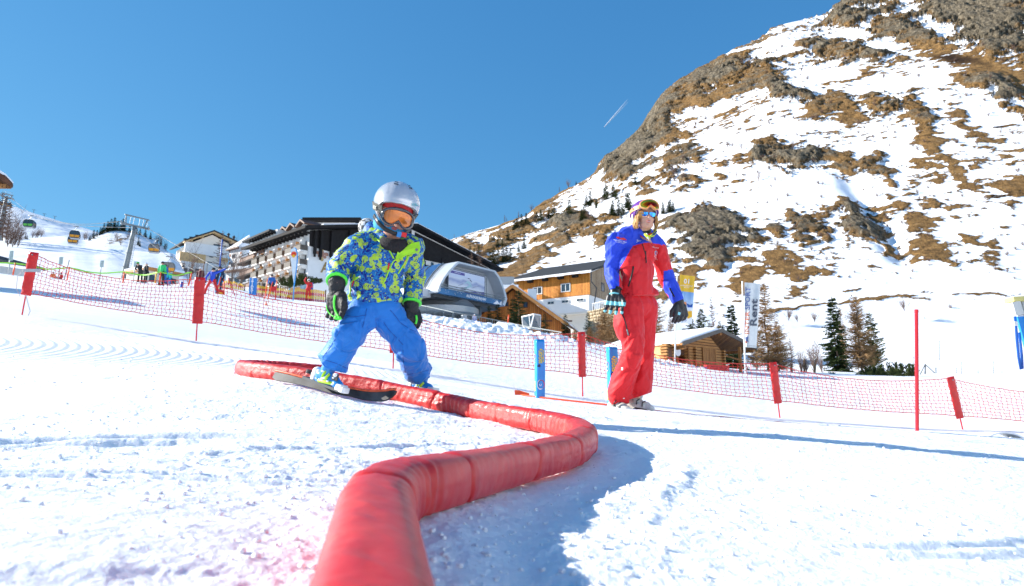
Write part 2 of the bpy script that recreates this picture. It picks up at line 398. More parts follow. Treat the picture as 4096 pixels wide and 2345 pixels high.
 bank=sstep(24,30,D_)*(1-sstep(46,56,D_))*sstep(-8,-3,X)*(1-sstep(9,13,X))
 z=z+bank*(.75*fbm(X*.5,Y*.35,4,81,.6)+.35*fbm(X*1.6,Y*1.2,3,82,.6,True))
 z=z+sstep(12,30,r)*.10*fbm(X*.25,Y*.18,4,91)*(1-bank)
 ridge=np.exp(-((Y-49.5)/1.6)**2)*(X<-8)
 z=z+ridge*.35*(fbm(X*.9,Y*.9,4,95,.6)+.25)
 return z
def snow_material():
 m=bpy.data.materials.new('snow');m.use_nodes=True;t=m.node_tree;b=t.nodes['Principled BSDF']
 b.inputs['Roughness'].default_value=.62;b.inputs['Specular IOR Level'].default_value=.3
 b.inputs['Subsurface Weight'].default_value=.45;b.inputs['Subsurface Radius'].default_value=(.010,.012,.015);b.inputs['Subsurface Scale'].default_value=1.0
 tc=N(t,'ShaderNodeTexCoord')
 n1=N(t,'ShaderNodeTexNoise',i_Scale=1.2,i_Detail=5.0);t.links.new(tc.outputs['Object'],n1.inputs['Vector'])
 c=ramp(t,n1.outputs[0],[(.3,(.87,.895,.93)),(.65,(.91,.92,.935))])
 t.links.new(c,b.inputs['Base Color'])
 n2=N(t,'ShaderNodeTexNoise',i_Scale=55.0,i_Detail=6.0,i_Roughness=.7);t.links.new(tc.outputs['Object'],n2.inputs['Vector'])
 n3=N(t,'ShaderNodeTexNoise',i_Scale=9.0,i_Detail=6.0,i_Roughness=.65);t.links.new(tc.outputs['Object'],n3.inputs['Vector'])
 b1=N(t,'ShaderNodeBump',i_Strength=.7,i_Distance=.008);t.links.new(n2.outputs[0],b1.inputs['Height'])
 b2=N(t,'ShaderNodeBump',i_Strength=.5,i_Distance=.04);t.links.new(n3.outputs[0],b2.inputs['Height']);t.links.new(b1.outputs[0],b2.inputs['Normal'])
 t.links.new(b2.outputs[0],b.inputs['Normal'])
 return m
M_['snow']=snow_material()
ys=np.concatenate([np.linspace(-30,-1,20),np.linspace(-.9,.3,14)[:-1],np.exp(np.linspace(math.log(.3),math.log(4.6),520)),np.linspace(4.615,12.0,420),np.exp(np.linspace(math.log(12.05),math.log(60),250)),np.exp(np.linspace(math.log(61),math.log(310),150))])
uu=np.concatenate([np.linspace(-1.5,-.84,45)[:-1],np.linspace(-.84,.84,950),np.linspace(.84,1.5,45)[1:]])
U,Yg=np.meshgrid(uu,ys)
Xg=U*(np.maximum(Yg,0)+.25+np.maximum(-Yg,0)*1.0+.15*(Yg<8)*0)
Zg=base_z(Xg,Yg)+snow_detail(Xg,Yg)
me=grid_mesh('ground',Xg,Yg,Zg,M_['snow'])
ground=place_mesh('ground',me);tag(ground,'white groomed and churned snow of the beginner slope',kind='structure')
_ys0=ys
def gsurf(x,y):
 return float((base_z(np.array([x]),np.array([y]))+snow_detail(np.array([x]),np.array([y])))[0])
# -- mountain and far hills
def interp(xs,tab,w=0):
 ax=[a for a,_ in tab];bx=[b for _,b in tab]
 if not w:return np.interp(xs,ax,bx)
 return sum(np.interp(xs+o*w,ax,bx)*g for o,g in [(-1.5,.1),(-1,.15),(-.5,.17),(0,.16),(.5,.17),(1,.15),(1.5,.1)])
def hill(name,label,sil,base,D0,D1,cols,rows,bare,m,rough_amp,prof=1.0,seed=0,blobs=(),strips=()):
 px=np.linspace(cols[0],cols[1],cols[2]);v=np.concatenate([np.linspace(0,1,rows),np.linspace(1.02,1.5,14)])
 PXg,Vg=np.meshgrid(px,v)
 sl_=interp(PXg,sil,260);sl_=sl_+(interp(PXg,sil,9)-sl_)*np.minimum(Vg,1)**5;bs=interp(PXg,base,60);d0=interp(PXg,D0,180);d1=interp(PXg,D1,180)
 vv=np.minimum(Vg,1)
 py=bs+(sl_-bs)*(1-(1-vv)**prof)
 D=d0*(d1/d0)**vv
 cx=(PXg-CX)/F;cy=-(py-CY)/F
 X=cx*D;Y=(math.cos(PITCH)-cy*math.sin(PITCH))*D;Z=(math.sin(PITCH)+cy*math.cos(PITCH))*D
 ov=np.maximum(Vg-1,0);Y=Y+ov*D*.8;X=X*(1+ov*.8);Z=Z-ov*ov*D*.5
 return PXg,py,Vg,D,X,Y,Z
SIL=[(1400,1100),(1500,1060),(1650,1010),(1800,958),(1900,925),(2000,898),(2100,866),(2180,815),(2250,768),(2320,735),(2380,700),(2400,660),(2430,640),(2480,610),(2560,532),(2590,485),(2640,400),(2680,350),(2740,310),(2800,268),(2850,248),(2880,225),(2940,190),(3000,165),(3060,140),(3080,116),(3150,90),(3300,58),(3330,35),(3400,-10),(3600,-110),(3900,-250),(4096,-330),(4700,-560),(5400,-800)]
BASE=[(1400,1300),(1700,1290),(2000,1310),(2400,1380),(2700,1400),(2900,1400),(3100,1345),(3500,1335),(4096,1325),(5400,1290)]
PXg,PYg,Vg,Dg,X,Y,Z=hill('mountain','',SIL,BASE,[(1400,200),(2000,190),(2700,180),(3100,195),(5400,185)],[(1400,640),(2000,640),(2500,650),(3000,670),(3500,690),(5400,700)],(1400,5000,900),640,None,None,0,1.25)
BL=[(2540,600,75,60,-35,1.2,.9),(2620,480,70,75,-50,1.2,.8),(2700,390,110,45,-38,1.2,.6),(2800,330,130,50,-30,1.2,.5),(2930,240,120,35,-28,1.2,.4),(3060,130,70,18,-25,1.,.6),(2440,640,50,50,-40,1.2,.8),(2480,690,70,45,-30,1.1,.8),(2650,460,160,22,-32,1.1,.1),(2780,420,130,22,-25,1.1,.1),(2960,300,130,50,-12,1.15,.7),(2900,370,180,24,-24,1.1,.1),(3070,300,60,50,5,1.1,.4),(2700,540,90,30,-10,.9,.2),(2640,580,110,30,-15,.95,.3),(2560,560,60,40,-30,1,.5),(2750,600,70,25,0,.9,.4),(2700,650,70,40,-15,1,.7),(2780,640,60,35,10,.9,.5),(2660,720,80,25,-10,1,.7),(2760,740,60,35,20,1,.6),(2720,770,60,20,0,.8,.6),(2560,760,50,25,-10,.8,.6),(3380,75,100,42,3,1.2,.9),(3590,105,110,55,8,1.2,.9),(3560,20,60,30,-20,.9,.6),(3400,10,120,32,-25,1.2,.9),(3860,60,190,90,30,1.25,.95),(4040,40,160,120,0,1.25,.8),(3990,170,220,90,28,1.1,.6),(3700,150,80,40,15,1.1,.7),(3780,215,150,52,22,1.2,-.4),(3950,275,160,42,22,1.2,-.4),(4090,330,120,45,25,1.1,-.3),(3380,205,110,38,6,1.15,.6),(3480,215,70,30,5,1.1,.7),(3290,205,40,40,20,1.1,.7),(3210,190,40,25,30,.95,.4),(3620,230,70,14,10,.8,.2),(3200,380,80,30,8,1.1,.9),(3130,370,60,30,15,1.1,.8),(3260,440,60,50,10,1.15,.3),(3340,400,50,50,55,1.1,.2),(3390,460,60,55,45,1.15,.1),(3510,425,80,45,5,1.2,.7),(3590,440,40,30,30,1,.6),(3600,290,70,18,5,1.,-.1),(3500,270,60,10,5,.7,0),(3430,285,50,9,5,.6,0),(3740,265,50,16,5,.9,0),(3850,330,90,20,18,1,.2),(3660,450,75,45,30,1.2,.6),(3700,510,55,35,60,1.1,.2),(3720,570,60,50,75,1.1,.1),(3820,470,90,30,30,1.05,.3),(3900,530,100,25,20,1.1,.0),(3950,340,120,35,25,1.1,.7),(4030,360,70,40,35,1.1,.9),(4050,440,90,35,35,1,.6),(4010,510,80,16,10,.9,0),(4080,400,60,25,30,1,.3),(3070,575,60,24,-5,1.1,.4),(3140,635,110,38,8,1.25,1),(3040,625,35,30,15,1.1,.9),(3250,630,60,25,-15,1.1,.9),(3370,640,75,38,28,1.15,.4),(3460,660,28,30,60,.9,.5),(3500,655,30,40,60,1.1,.6),(3540,700,50,30,25,1.1,.4),(3570,735,50,18,20,1,.1),(3120,690,70,9,5,.8,.9),(2970,640,45,22,10,1,.2),(2900,665,50,18,5,.9,.4),(2880,710,36,16,5,1,.3),(2950,725,25,12,5,.9,.3),(3760,640,50,16,50,1,.1),(3830,710,85,35,48,1.15,0),(3880,760,60,25,30,1,-.1),(3700,610,30,40,70,.9,0),(4040,760,70,60,0,1.1,.05),(4080,740,50,50,0,1.1,.1),(3990,700,40,15,20,.7,0),(2790,900,95,75,-15,1.3,.9),(2880,880,90,55,25,1.25,.5),(2850,960,110,55,-25,1.3,1),(2950,920,50,60,20,1.1,.7),(2995,945,50,30,20,1.1,.9),(2725,890,25,50,70,1,.6),(2880,1050,60,30,-35,1.1,.6),(3100,920,45,28,20,1.1,.6),(3170,875,40,22,30,1,.3),(3230,905,60,30,5,1.1,.9),(3220,970,50,26,0,1.1,.6),(3300,870,40,18,-20,.9,.2),(3130,1000,50,20,10,1,0),(3400,840,60,35,50,1.2,.5),(3420,900,70,55,20,1.25,.9),(3500,920,60,40,35,1.1,.8),(3560,990,40,20,40,1.1,.3),(3380,990,40,25,30,.9,.1),(3300,960,35,30,70,.8,.4),(3600,820,55,40,40,1.15,.2),(3650,880,60,60,60,1.2,.05),(3690,960,65,65,65,1.2,0),(3740,1020,60,35,30,1.1,-.1),(3720,820,75,30,0,1.1,.3),(3790,830,50,20,10,1,.1),(3840,880,50,16,40,.9,0),(3650,780,60,12,0,.8,.1),(3870,960,60,14,35,.9,.1),(3160,1080,95,60,55,1.15,-.1),(3010,1100,70,70,60,1.15,-.05),(2970,1150,60,60,60,1.1,-.05),(3090,1050,50,30,30,1.0,0),(2700,1130,90,30,-20,1.2,-.05),(2750,1100,60,30,-40,1.1,0),(2650,1180,60,25,-10,1,0),(3400,1165,110,5,-3,1,0),(3700,1170,30,10,-10,.9,0),(3780,1160,40,8,-5,.8,0),(3980,1020,60,45,-30,.95,0),(3960,980,45,20,-25,.9,0),(4010,1090,40,9,-15,.8,0),(3930,1140,50,8,-20,.8,0),(3640,1050,25,30,60,.9,0),(3700,1190,70,14,-8,.9,0),(3500,1200,420,5,-7,1.15,-.1),(3150,1238,160,7,-6,1.1,-.1),(3950,1182,200,4,-1,1.0,-.1),(2300,900,110,50,5,1.25,.8),(2230,960,60,30,10,1.15,.5),(2290,880,55,22,-35,1.1,.0),(2420,930,60,30,-45,1.1,.3),(2440,890,50,15,0,.9,.2),(2150,1020,70,18,-5,1,.3),(2340,1020,30,14,-20,.9,.1),(2400,1035,25,10,0,.8,.1),(2040,940,90,24,-30,1.1,.4),(1960,1000,80,22,-25,1.1,.6),(2100,910,60,16,-15,1.05,.3),(2130,960,40,10,-5,.8,.2),(2240,885,35,20,-5,1,.8),(1870,990,50,20,-25,1,.3),(2000,900,130,10,-22,1,.1),(2120,850,120,10,-24,1,.1),(2220,790,100,12,-26,1,.1),(2250,755,60,14,-25,1.1,.4),(2170,805,40,20,-28,1.1,.4),(2030,885,40,8,-20,.9,0),(2050,1080,90,20,-30,1.1,.1),(2100,1060,80,14,-15,1,.1),(2170,1090,30,12,0,.9,.3),(2180,1010,60,12,10,.9,.2),(2200,1090,25,10,0,.8,.3),(1940,1050,120,26,-20,1,0),(2020,1130,60,20,-30,1,0)]
bare=np.zeros_like(X);rock=np.zeros_like(X)
wx=PXg+26*fbm(PXg/60,PYg/60,3,3)*2;wy=PYg+18*fbm(PXg/60+9,PYg/60,3,4)*2
for (bx,by,hw,hh,rot,st,rk) in BL:
 a=R(rot);dx=wx-bx;dy=wy-by
 q=((dx*math.cos(a)+dy*math.sin(a))/hw)**2+((-dx*math.sin(a)+dy*math.cos(a))/hh)**2
 g=st*np.exp(-q*.75)
 rock=np.where(g>bare,rk,rock) if False else rock+g*rk
 bare=np.maximum(bare,g)+.12*np.minimum(bare,g)
wob=fbm(X/22,Z/9+Y/40,6,101,.62)
fine=fbm(X/4,Z/2.8+Y/8,4,111,.6)
scat=fbm(X/45,Z/22+Y/60,3,121)
bareF=bare*.96+wob*1.7+fine*1.5-.12
bareF=np.maximum(bareF,(scat*1.6+fine*2.4+wob*1.2-.02)*sstep(1300,1180,PYg)*.92)
bareF=bareF-.5*sstep(1200,1240,PYg)*(PXg>2900)*(bare<.8)
rockF=rock*.62+1.5*wob-.05
bmask=sstep(.50,.60,bareF);
crag=fbm(X/9,Z/16,5,131,.6,True)+.5*fbm(X/3.5,Z/6,3,132,.6,True)
sc_=Dg/400.0
bulge=sstep(.3,.9,bareF)*(.8+4.0*np.clip(rock,0,1.2))*sc_+np.clip(rockF,0,1.2)*bmask*crag*3.2*sc_
und=fbm(X/60,Y/60,4,141)*10*sc_*sstep(0,.08,Vg)+fine*.7*sc_*bmask
gully=-5*sc_*np.exp(-((PXg-(3395+(PYg-700)*.62))/55)**2)*sstep(620,760,PYg)*(1-sstep(1020,1100,PYg))
edge=sstep(0,.03,Vg)
amp_=edge*(1-.55*sstep(.9,1.0,Vg))
X2=X-(bulge+und*.3)*.45*amp_;Y2=Y-(bulge+und)*.55*amp_;Z2=Z+(bulge*.35+und*.4+gully)*amp_
Z2=Z2+(crag*2.2*np.clip(rockF,0,1)*bmask)*amp_*sc_
def mountain_material():
 m=bpy.data.materials.new('mountain_snow_grass_rock');m.use_nodes=True;t=m.node_tree;b=t.nodes['Principled BSDF']
 b.inputs['Roughness'].default_value=.85;b.inputs['Specular IOR Level'].default_value=.15
 tc=N(t,'ShaderNodeTexCoord');at=N(t,'ShaderNodeAttribute',attribute_name='bare');ar=N(t,'ShaderNodeAttribute',attribute_name='rock')
 mp=N(t,'ShaderNodeMapping');mp.inputs['Scale'].default_value=(1,1,2.6);t.links.new(tc.outputs['Object'],mp.inputs[0])
 nf=N(t,'ShaderNodeTexNoise',i_Scale=.42,i_Detail=9.0,i_Roughness=.78);t.links.new(mp.outputs[0],nf.inputs['Vector'])
 add=N(t,'ShaderNodeMath',operation='MULTIPLY_ADD',i_1=1.0);t.links.new(nf.outputs[0],add.inputs[0]);t.links.new(at.outputs['Fac'],add.inputs[2])
 mask=N(t,'ShaderNodeMapRange',interpolation_type='SMOOTHSTEP');mask.inputs[1].default_value=1.0;mask.inputs[2].default_value=1.09;t.links.new(add.outputs[0],mask.inputs[0])
 ng=N(t,'ShaderNodeTexNoise',i_Scale=.30,i_Detail=10.0,i_Roughness=.85);t.links.new(tc.outputs['Object'],ng.inputs['Vector'])
 gr=ramp(t,ng.outputs[0],[(.30,(.05,.032,.018)),(.43,(.17,.098,.038)),(.54,(.36,.205,.074)),(.70,(.50,.32,.14))])
 mr=N(t,'ShaderNodeMapping');mr.inputs['Scale'].default_value=(1.2,.8,.5);mr.inputs['Rotation'].default_value=(.2,.35,0);t.links.new(tc.outputs['Object'],mr.inputs[0])
 nr=N(t,'ShaderNodeTexNoise',i_Scale=.5,i_Detail=9.0,i_Roughness=.75,i_Distortion=.6);t.links.new(mr.outputs[0],nr.inputs['Vector'])
 rc=ramp(t,nr.outputs[0],[(.34,(.030,.026,.020)),(.45,(.12,.10,.07)),(.56,(.26,.215,.15)),(.70,(.44,.38,.29))])
 rm=N(t,'ShaderNodeMath',operation='MULTIPLY_ADD',i_1=2.6,i_2=-1.3);t.links.new(ng.outputs[0],rm.inputs[0])
 ra=N(t,'ShaderNodeMath',operation='ADD');t.links.new(ar.outputs['Fac'],ra.inputs[0]);t.links.new(rm.outputs[0],ra.inputs[1])
 rs=N(t,'ShaderNodeMapRange',interpolation_type='SMOOTHSTEP');rs.inputs[1].default_value=.3;rs.inputs[2].default_value=.7;t.links.new(ra.outputs[0],rs.inputs[0])
 dk=N(t,'ShaderNodeMapRange',interpolation_type='SMOOTHSTEP');dk.inputs[1].default_value=-.10;dk.inputs[2].default_value=-.42;t.links.new(ar.outputs['Fac'],dk.inputs[0])
 m0=N(t,'ShaderNodeMix',data_type='RGBA');t.links.new(dk.outputs[0],m0.inputs[0]);t.links.new(gr,m0.inputs[6]);m0.inputs[7].default_value=(.045,.024,.012,1)
 m1=N(t,'ShaderNodeMix',data_type='RGBA');t.links.new(rs.outputs[0],m1.inputs[0]);t.links.new(m0.outputs[2],m1.inputs[6]);t.links.new(rc,m1.inputs[7])
 m2=N(t,'ShaderNodeMix',data_type='RGBA');t.links.new(mask.outputs[0],m2.inputs[0]);m2.inputs[6].default_value=(.84,.86,.90,1);t.links.new(m1.outputs[2],m2.inputs[7])
 t.links.new(m2.outputs[2],b.inputs['Base Color'])
 bh=N(t,'ShaderNodeMath',operation='MULTIPLY');t.links.new(nr.outputs[0],bh.inputs[0]);t.links.new(mask.outputs[0],bh.inputs[1])
 bp=N(t,'ShaderNodeBump',i_Strength=1.0,i_Distance=3.5);t.links.new(bh.outputs[0],bp.inputs['Height'])
 ns=N(t,'ShaderNodeTexNoise',i_Scale=.12,i_Detail=6.0);t.links.new(tc.outputs['Object'],ns.inputs['Vector'])
 bs=N(t,'ShaderNodeBump',i_Strength=.35,i_Distance=1.5);t.links.new(ns.outputs[0],bs.inputs['Height']);t.links.new(bp.outputs[0],bs.inputs['Normal'])
 t.links.new(bs.outputs[0],b.inputs['Normal'])
 return m
M_['mtn']=mountain_material()
me=grid_mesh('mountain',X2,Y2,Z2,M_['mtn'])
add_attr(me,'bare',bareF);add_attr(me,'rock',np.where(rock<0,rock*1.0,rockF))
mountain=place_mesh('mountain',me);tag(mountain,'steep mountainside of snow, brown grass and grey rock',kind='structure')
MX=(PXg,PYg,X2,Y2,Z2)
_mpx=PXg[0]
def on_mtn(px,py):
 i=int(np.argmin(np.abs(_mpx-px)))
 n=640;c=PX_grid[:n,i];j=int(np.argmin(np.abs(c-py)))
 return Vector((float(X2[j,i]),float(Y2[j,i]),float(Z2[j,i])))
_c,_s=math.cos(PITCH),math.sin(PITCH)
_D=Y2*_c+Z2*_s;PX_grid=CY-F*(Z2*_c-Y2*_s)/_D
def far_hill(name,label,sil,base,D0,D1,c0,c1,nc,nr,seed,amp,barev):
 PXq,PYq,Vq,Dq,X,Y,Z=hill(name,'',sil,base,[(0,D0)],[(0,D1)],(c0,c1,nc),nr,None,None,0,1.2)
 n=fbm(X/60,Y/60,5,seed)*amp;Z=Z+n*sstep(0,.15,Vq)*(1-.6*sstep(.9,1,Vq));
 me=grid_mesh(name,X,Y,Z,M_['mtn'])
 add_attr(me,'bare',barev(PXq,PYq,X,Y));add_attr(me,'rock',np.zeros_like(X))
 o=place_mesh(name,me);tag(o,label,kind='structure')
 _D=Y*_c+Z*_s;py=CY-F*(Z*_c-Y*_s)/_D
 def on(px,pyy):
  i=int(np.argmin(np.abs(PXq[0]-px)));j=int(np.argmin(np.abs(py[:nr,i]-pyy)))
  return Vector((float(X[j,i]),float(Y[j,i]),float(Z[j,i])))
 return on
on_far=far_hill('hills','far snowy ridge with lift masts and open pistes',[(-900,760),(0,818),(67,829),(134,850),(223,878),(312,904),(388,929),(450,950),(600,990),(760,1040),(900,1060)],[(-900,1010),(0,1040),(900,1120)],420,1000,-900,900,260,90,201,12,lambda a,b,X,Y:fbm(X/30,Y/30,5,203,.6)*.9-.12)
on_knoll=far_hill('hills','nearer wooded snow knoll below the far ridge',[(-900,930),(0,948),(71,938),(130,955),(180,948),(260,946),(330,965),(362,958),(400,935),(430,922),(491,918),(558,934),(625,962),(670,1003),(740,1040),(900,1080)],[(-900,1060),(0,1075),(900,1170)],230,360,-900,900,260,90,205,5,lambda a,b,X,Y:fbm(X/14,Y/14,5,207,.65)*1.6+.18*sstep(330,450,a))
_=far_hill('hills','long snowy piste rising behind the waiting skiers on the left',[(-1500,925),(0,962),(150,972),(300,985),(500,1002),(690,1012),(725,1060),(765,1140),(1100,1165)],[(-1500,1090),(0,1100),(700,1160),(780,1185),(1100,1190)],135,205,-1500,1100,260,90,209,1.0,lambda a,b,X,Y:np.full(X.shape,-1.0))
n_a,n_r=90,40;aa=np.linspace(R(70),R(215),n_a);rr_=np.linspace(0,1,n_r);Aq,Rq=np.meshgrid(aa,rr_)
dist=75+420*Rq;Xq=np.sin(Aq)*dist;Yq=np.cos(Aq)*dist;fade=sstep(R(70),R(92),Aq)
Zq=-14-6*(1-fade)+165*Rq**1.15*fade*(.8+.5*vnoise(Aq*3,Rq*2,5))+8*fbm(Xq/30,Yq/30,4,9)
me=grid_mesh('hills',Xq[:,::-1],Yq[:,::-1],Zq[:,::-1],M_['snow']);tag(place_mesh('hills',me),'unseen snowy slope behind the viewer, added to bounce sunlight',kind='structure')  # out-of-view snow slope, added as bounce fill for shadows and camera-facing sides
# -- red padded tube
def tube_material():
 m=bpy.data.materials.new('red_tarpaulin');m.use_nodes=True;t=m.node_tree;b=t.nodes['Principled BSDF']
 b.inputs['Roughness'].default_value=.38;b.inputs['Specular IOR Level'].default_value=.4
 b.inputs['Coat Weight'].default_value=.22;b.inputs['Coat Roughness'].default_value=.25
 b.inputs['Sheen Weight'].default_value=.0;b.inputs['Sheen Tint'].default_value=(1,.75,.75,1)
 b.inputs['Subsurface Weight'].default_value=.08;b.inputs['Subsurface Radius'].default_value=(.09,.012,.010);b.inputs['Subsurface Scale'].default_value=1.0
 uv=N(t,'ShaderNodeAttribute',attribute_name='along');ua=N(t,'ShaderNodeAttribute',attribute_name='around')
 cx=N(t,'ShaderNodeCombineXYZ');t.links.new(uv.outputs['Fac'],cx.inputs[0]);t.links.new(ua.outputs['Fac'],cx.inputs[1])
 rot=N(t,'ShaderNodeMapping');rot.inputs['Rotation'].default_value=(0,0,R(38));rot.inputs['Scale'].default_value=(1,1,1);t.links.new(cx.outputs[0],rot.inputs[0])
 wv=N(t,'ShaderNodeTexWave',i_Scale=110.0,i_Distortion=0.0);t.links.new(rot.outputs[0],wv.inputs['Vector'])
 rot2=N(t,'ShaderNodeMapping');rot2.inputs['Rotation'].default_value=(0,0,R(-52));t.links.new(cx.outputs[0],rot2.inputs[0])
 wv2=N(t,'ShaderNodeTexWave',i_Scale=110.0,i_Distortion=0.0);t.links.new(rot2.outputs[0],wv2.inputs['Vector'])
 mu=N(t,'ShaderNodeMath',operation='ADD');t.links.new(wv.outputs['Fac'],mu.inputs[0]);t.links.new(wv2.outputs['Fac'],mu.inputs[1])
 tc=N(t,'ShaderNodeTexCoord')
 n1=N(t,'ShaderNodeTexNoise',i_Scale=9.0,i_Detail=7.0,i_Roughness=.65);t.links.new(tc.outputs['Object'],n1.inputs['Vector'])
 n2=N(t,'ShaderNodeTexNoise',i_Scale=34.0,i_Detail=8.0,i_Roughness=.7);t.links.new(tc.outputs['Object'],n2.inputs['Vector'])
 c=ramp(t,n1.outputs[0],[(.32,(.52,.010,.010)),(.5,(.60,.018,.014)),(.66,(.66,.045,.032))])
 sc=ramp(t,n2.outputs[0],[(.60,(0,0,0)),(.74,(1,1,1))]);s2=N(t,'ShaderNodeMath',operation='MULTIPLY',i_1=.10);t.links.new(sc,s2.inputs[0])
 mx=N(t,'ShaderNodeMix',data_type='RGBA');mx.inputs[7].default_value=(.82,.42,.40,1);t.links.new(s2.outputs[0],mx.inputs[0]);t.links.new(c,mx.inputs[6]);t.links.new(mx.outputs[2],b.inputs['Base Color'])
 b1=N(t,'ShaderNodeBump',i_Strength=.35,i_Distance=.0012);t.links.new(mu.outputs[0],b1.inputs['Height'])
 n3=N(t,'ShaderNodeTexNoise',i_Scale=22.0,i_Detail=3.0);t.links.new(tc.outputs['Object'],n3.inputs['Vector'])
 b2=N(t,'ShaderNodeBump',i_Strength=.35,i_Distance=.01);t.links.new(n3.outputs[0],b2.inputs['Height']);t.links.new(b1.outputs[0],b2.inputs['Normal'])
 t.links.new(b2.outputs[0],b.inputs['Normal']);return m
M_['tube']=tube_material()
def catmull(pts,step):
 out_=[];n=len(pts)
 for i in range(n-1):
  p0=pts[max(i-1,0)];p1=pts[i];p2=pts[i+1];p3=pts[min(i+2,n-1)]
  k=max(2,int((p2-p1).length/step))
  for j in range(k):
   t=j/k;t2=t*t;t3=t2*t
   out_.append(.5*((2*p1)+(p2-p0)*t+(2*p0-5*p1+4*p2-p3)*t2+(3*p1-p0-3*p2+p3)*t3))
 out_.append(pts[-1]);return out_
def build_tube():
 pl=catmull(TP,.0045);n=len(pl);k=72
 s=[0.0]
 for a,b in zip(pl,pl[1:]):s.append(s[-1]+(b-a).length)
 s=np.array(s);Pn=np.array([tuple(p) for p in pl])
 T=np.gradient(Pn,axis=0);T/=np.linalg.norm(T,axis=1)[:,None]
 side=np.stack([T[:,1],-T[:,0],np.zeros(n)],-1);side/=np.linalg.norm(side,axis=1)[:,None]
 up=np.cross(side,T)
 dT=np.gradient(T,axis=0)/np.gradient(s)[:,None];kap=(dT*side).sum(1);kap=np.convolve(kap,np.ones(25)/25,'same')
 th=np.linspace(0,2*np.pi,k,endpoint=False)
 Sg,Tg=np.meshgrid(s,th,indexing='ij');Kg=np.repeat(kap[:,None],k,1)
 r=np.full(Sg.shape,TR)
 ct,stn=np.cos(Tg),np.sin(Tg)
 joints=[.62,1.02,1.46,1.80,2.12,2.45,2.80,3.05,3.30,3.62,4.0,4.4,4.9]
 for j in joints:
  dj=(Sg+.012*np.sin(Tg*1+j*7))-j
  r-=.0085*np.exp(-(dj/.006)**2)*(.4+.6*(.5+.5*np.sin(Tg+j*3)));r+=.0022*np.exp(-((dj-.028)/.014)**2)
 wr=fbm(Sg*14+.8*ct,Tg*.9+Sg*.6,3,301,.55,True)
 r+=wr*np.where(Sg<1.6,.0035,.007)
 r*=(np.abs(np.cos(Tg+.12))**3+np.abs(np.sin(Tg+.12))**3)**(-1/3)*.94
 r+=.004*(fbm(Sg*3.2,ct*.9+stn*.5,3,311))
 inner=np.clip(Kg*np.sign(1)*ct*.28,0,1.2)
 r+=inner*.005*np.sin(Sg*2*np.pi/.042+1.3*np.sin(Tg*2+Sg*9))+inner*.004*fbm(Sg*60,Tg,2,321)
 outer=np.clip(-Kg*ct*.28,0,1)
 r+=outer*.0018*np.sin(Sg*2*np.pi/.05+Tg)
 cz=np.exp(-((Sg-3.62)/.16)**2)
 r+=cz*.014*(fbm(Sg*7,Tg*1.4,3,331,.6,True)+.15)
 zz=stn*r;zz=np.where(zz<-.86*TR,-.86*TR+(zz+.86*TR)*.2,zz)
 V=Pn[:,None,:]+side[:,None,:]*(ct*r)[...,None]+up[:,None,:]*zz[...,None]
 vs=V.reshape(-1,3);fs=[(i*k+j,i*k+(j+1)%k,(i+1)*k+(j+1)%k,(i+1)*k+j) for i in range(n-1) for j in range(k)]
 c0=len(vs);vs=np.vstack([vs,Pn[0],Pn[-1]])
 fs+=[(c0,(j+1)%k,j) for j in range(k)]+[(c0+1,(n-1)*k+j,(n-1)*k+(j+1)%k) for j in range(k)]
 me=newmesh('padded_tube',vs.tolist(),fs,M_['tube'])
 add_attr(me,'along',np.concatenate([Sg.ravel(),[0,s[-1]]]))
 ar=Tg*TR;add_attr(me,'around',np.concatenate([ar.ravel(),[0,0]]))
 o=place_mesh('padded_tube',me)
 tag(o,'long red padded tube winding through the snow from the bottom edge to the skiing child','padded tube')
build_tube()
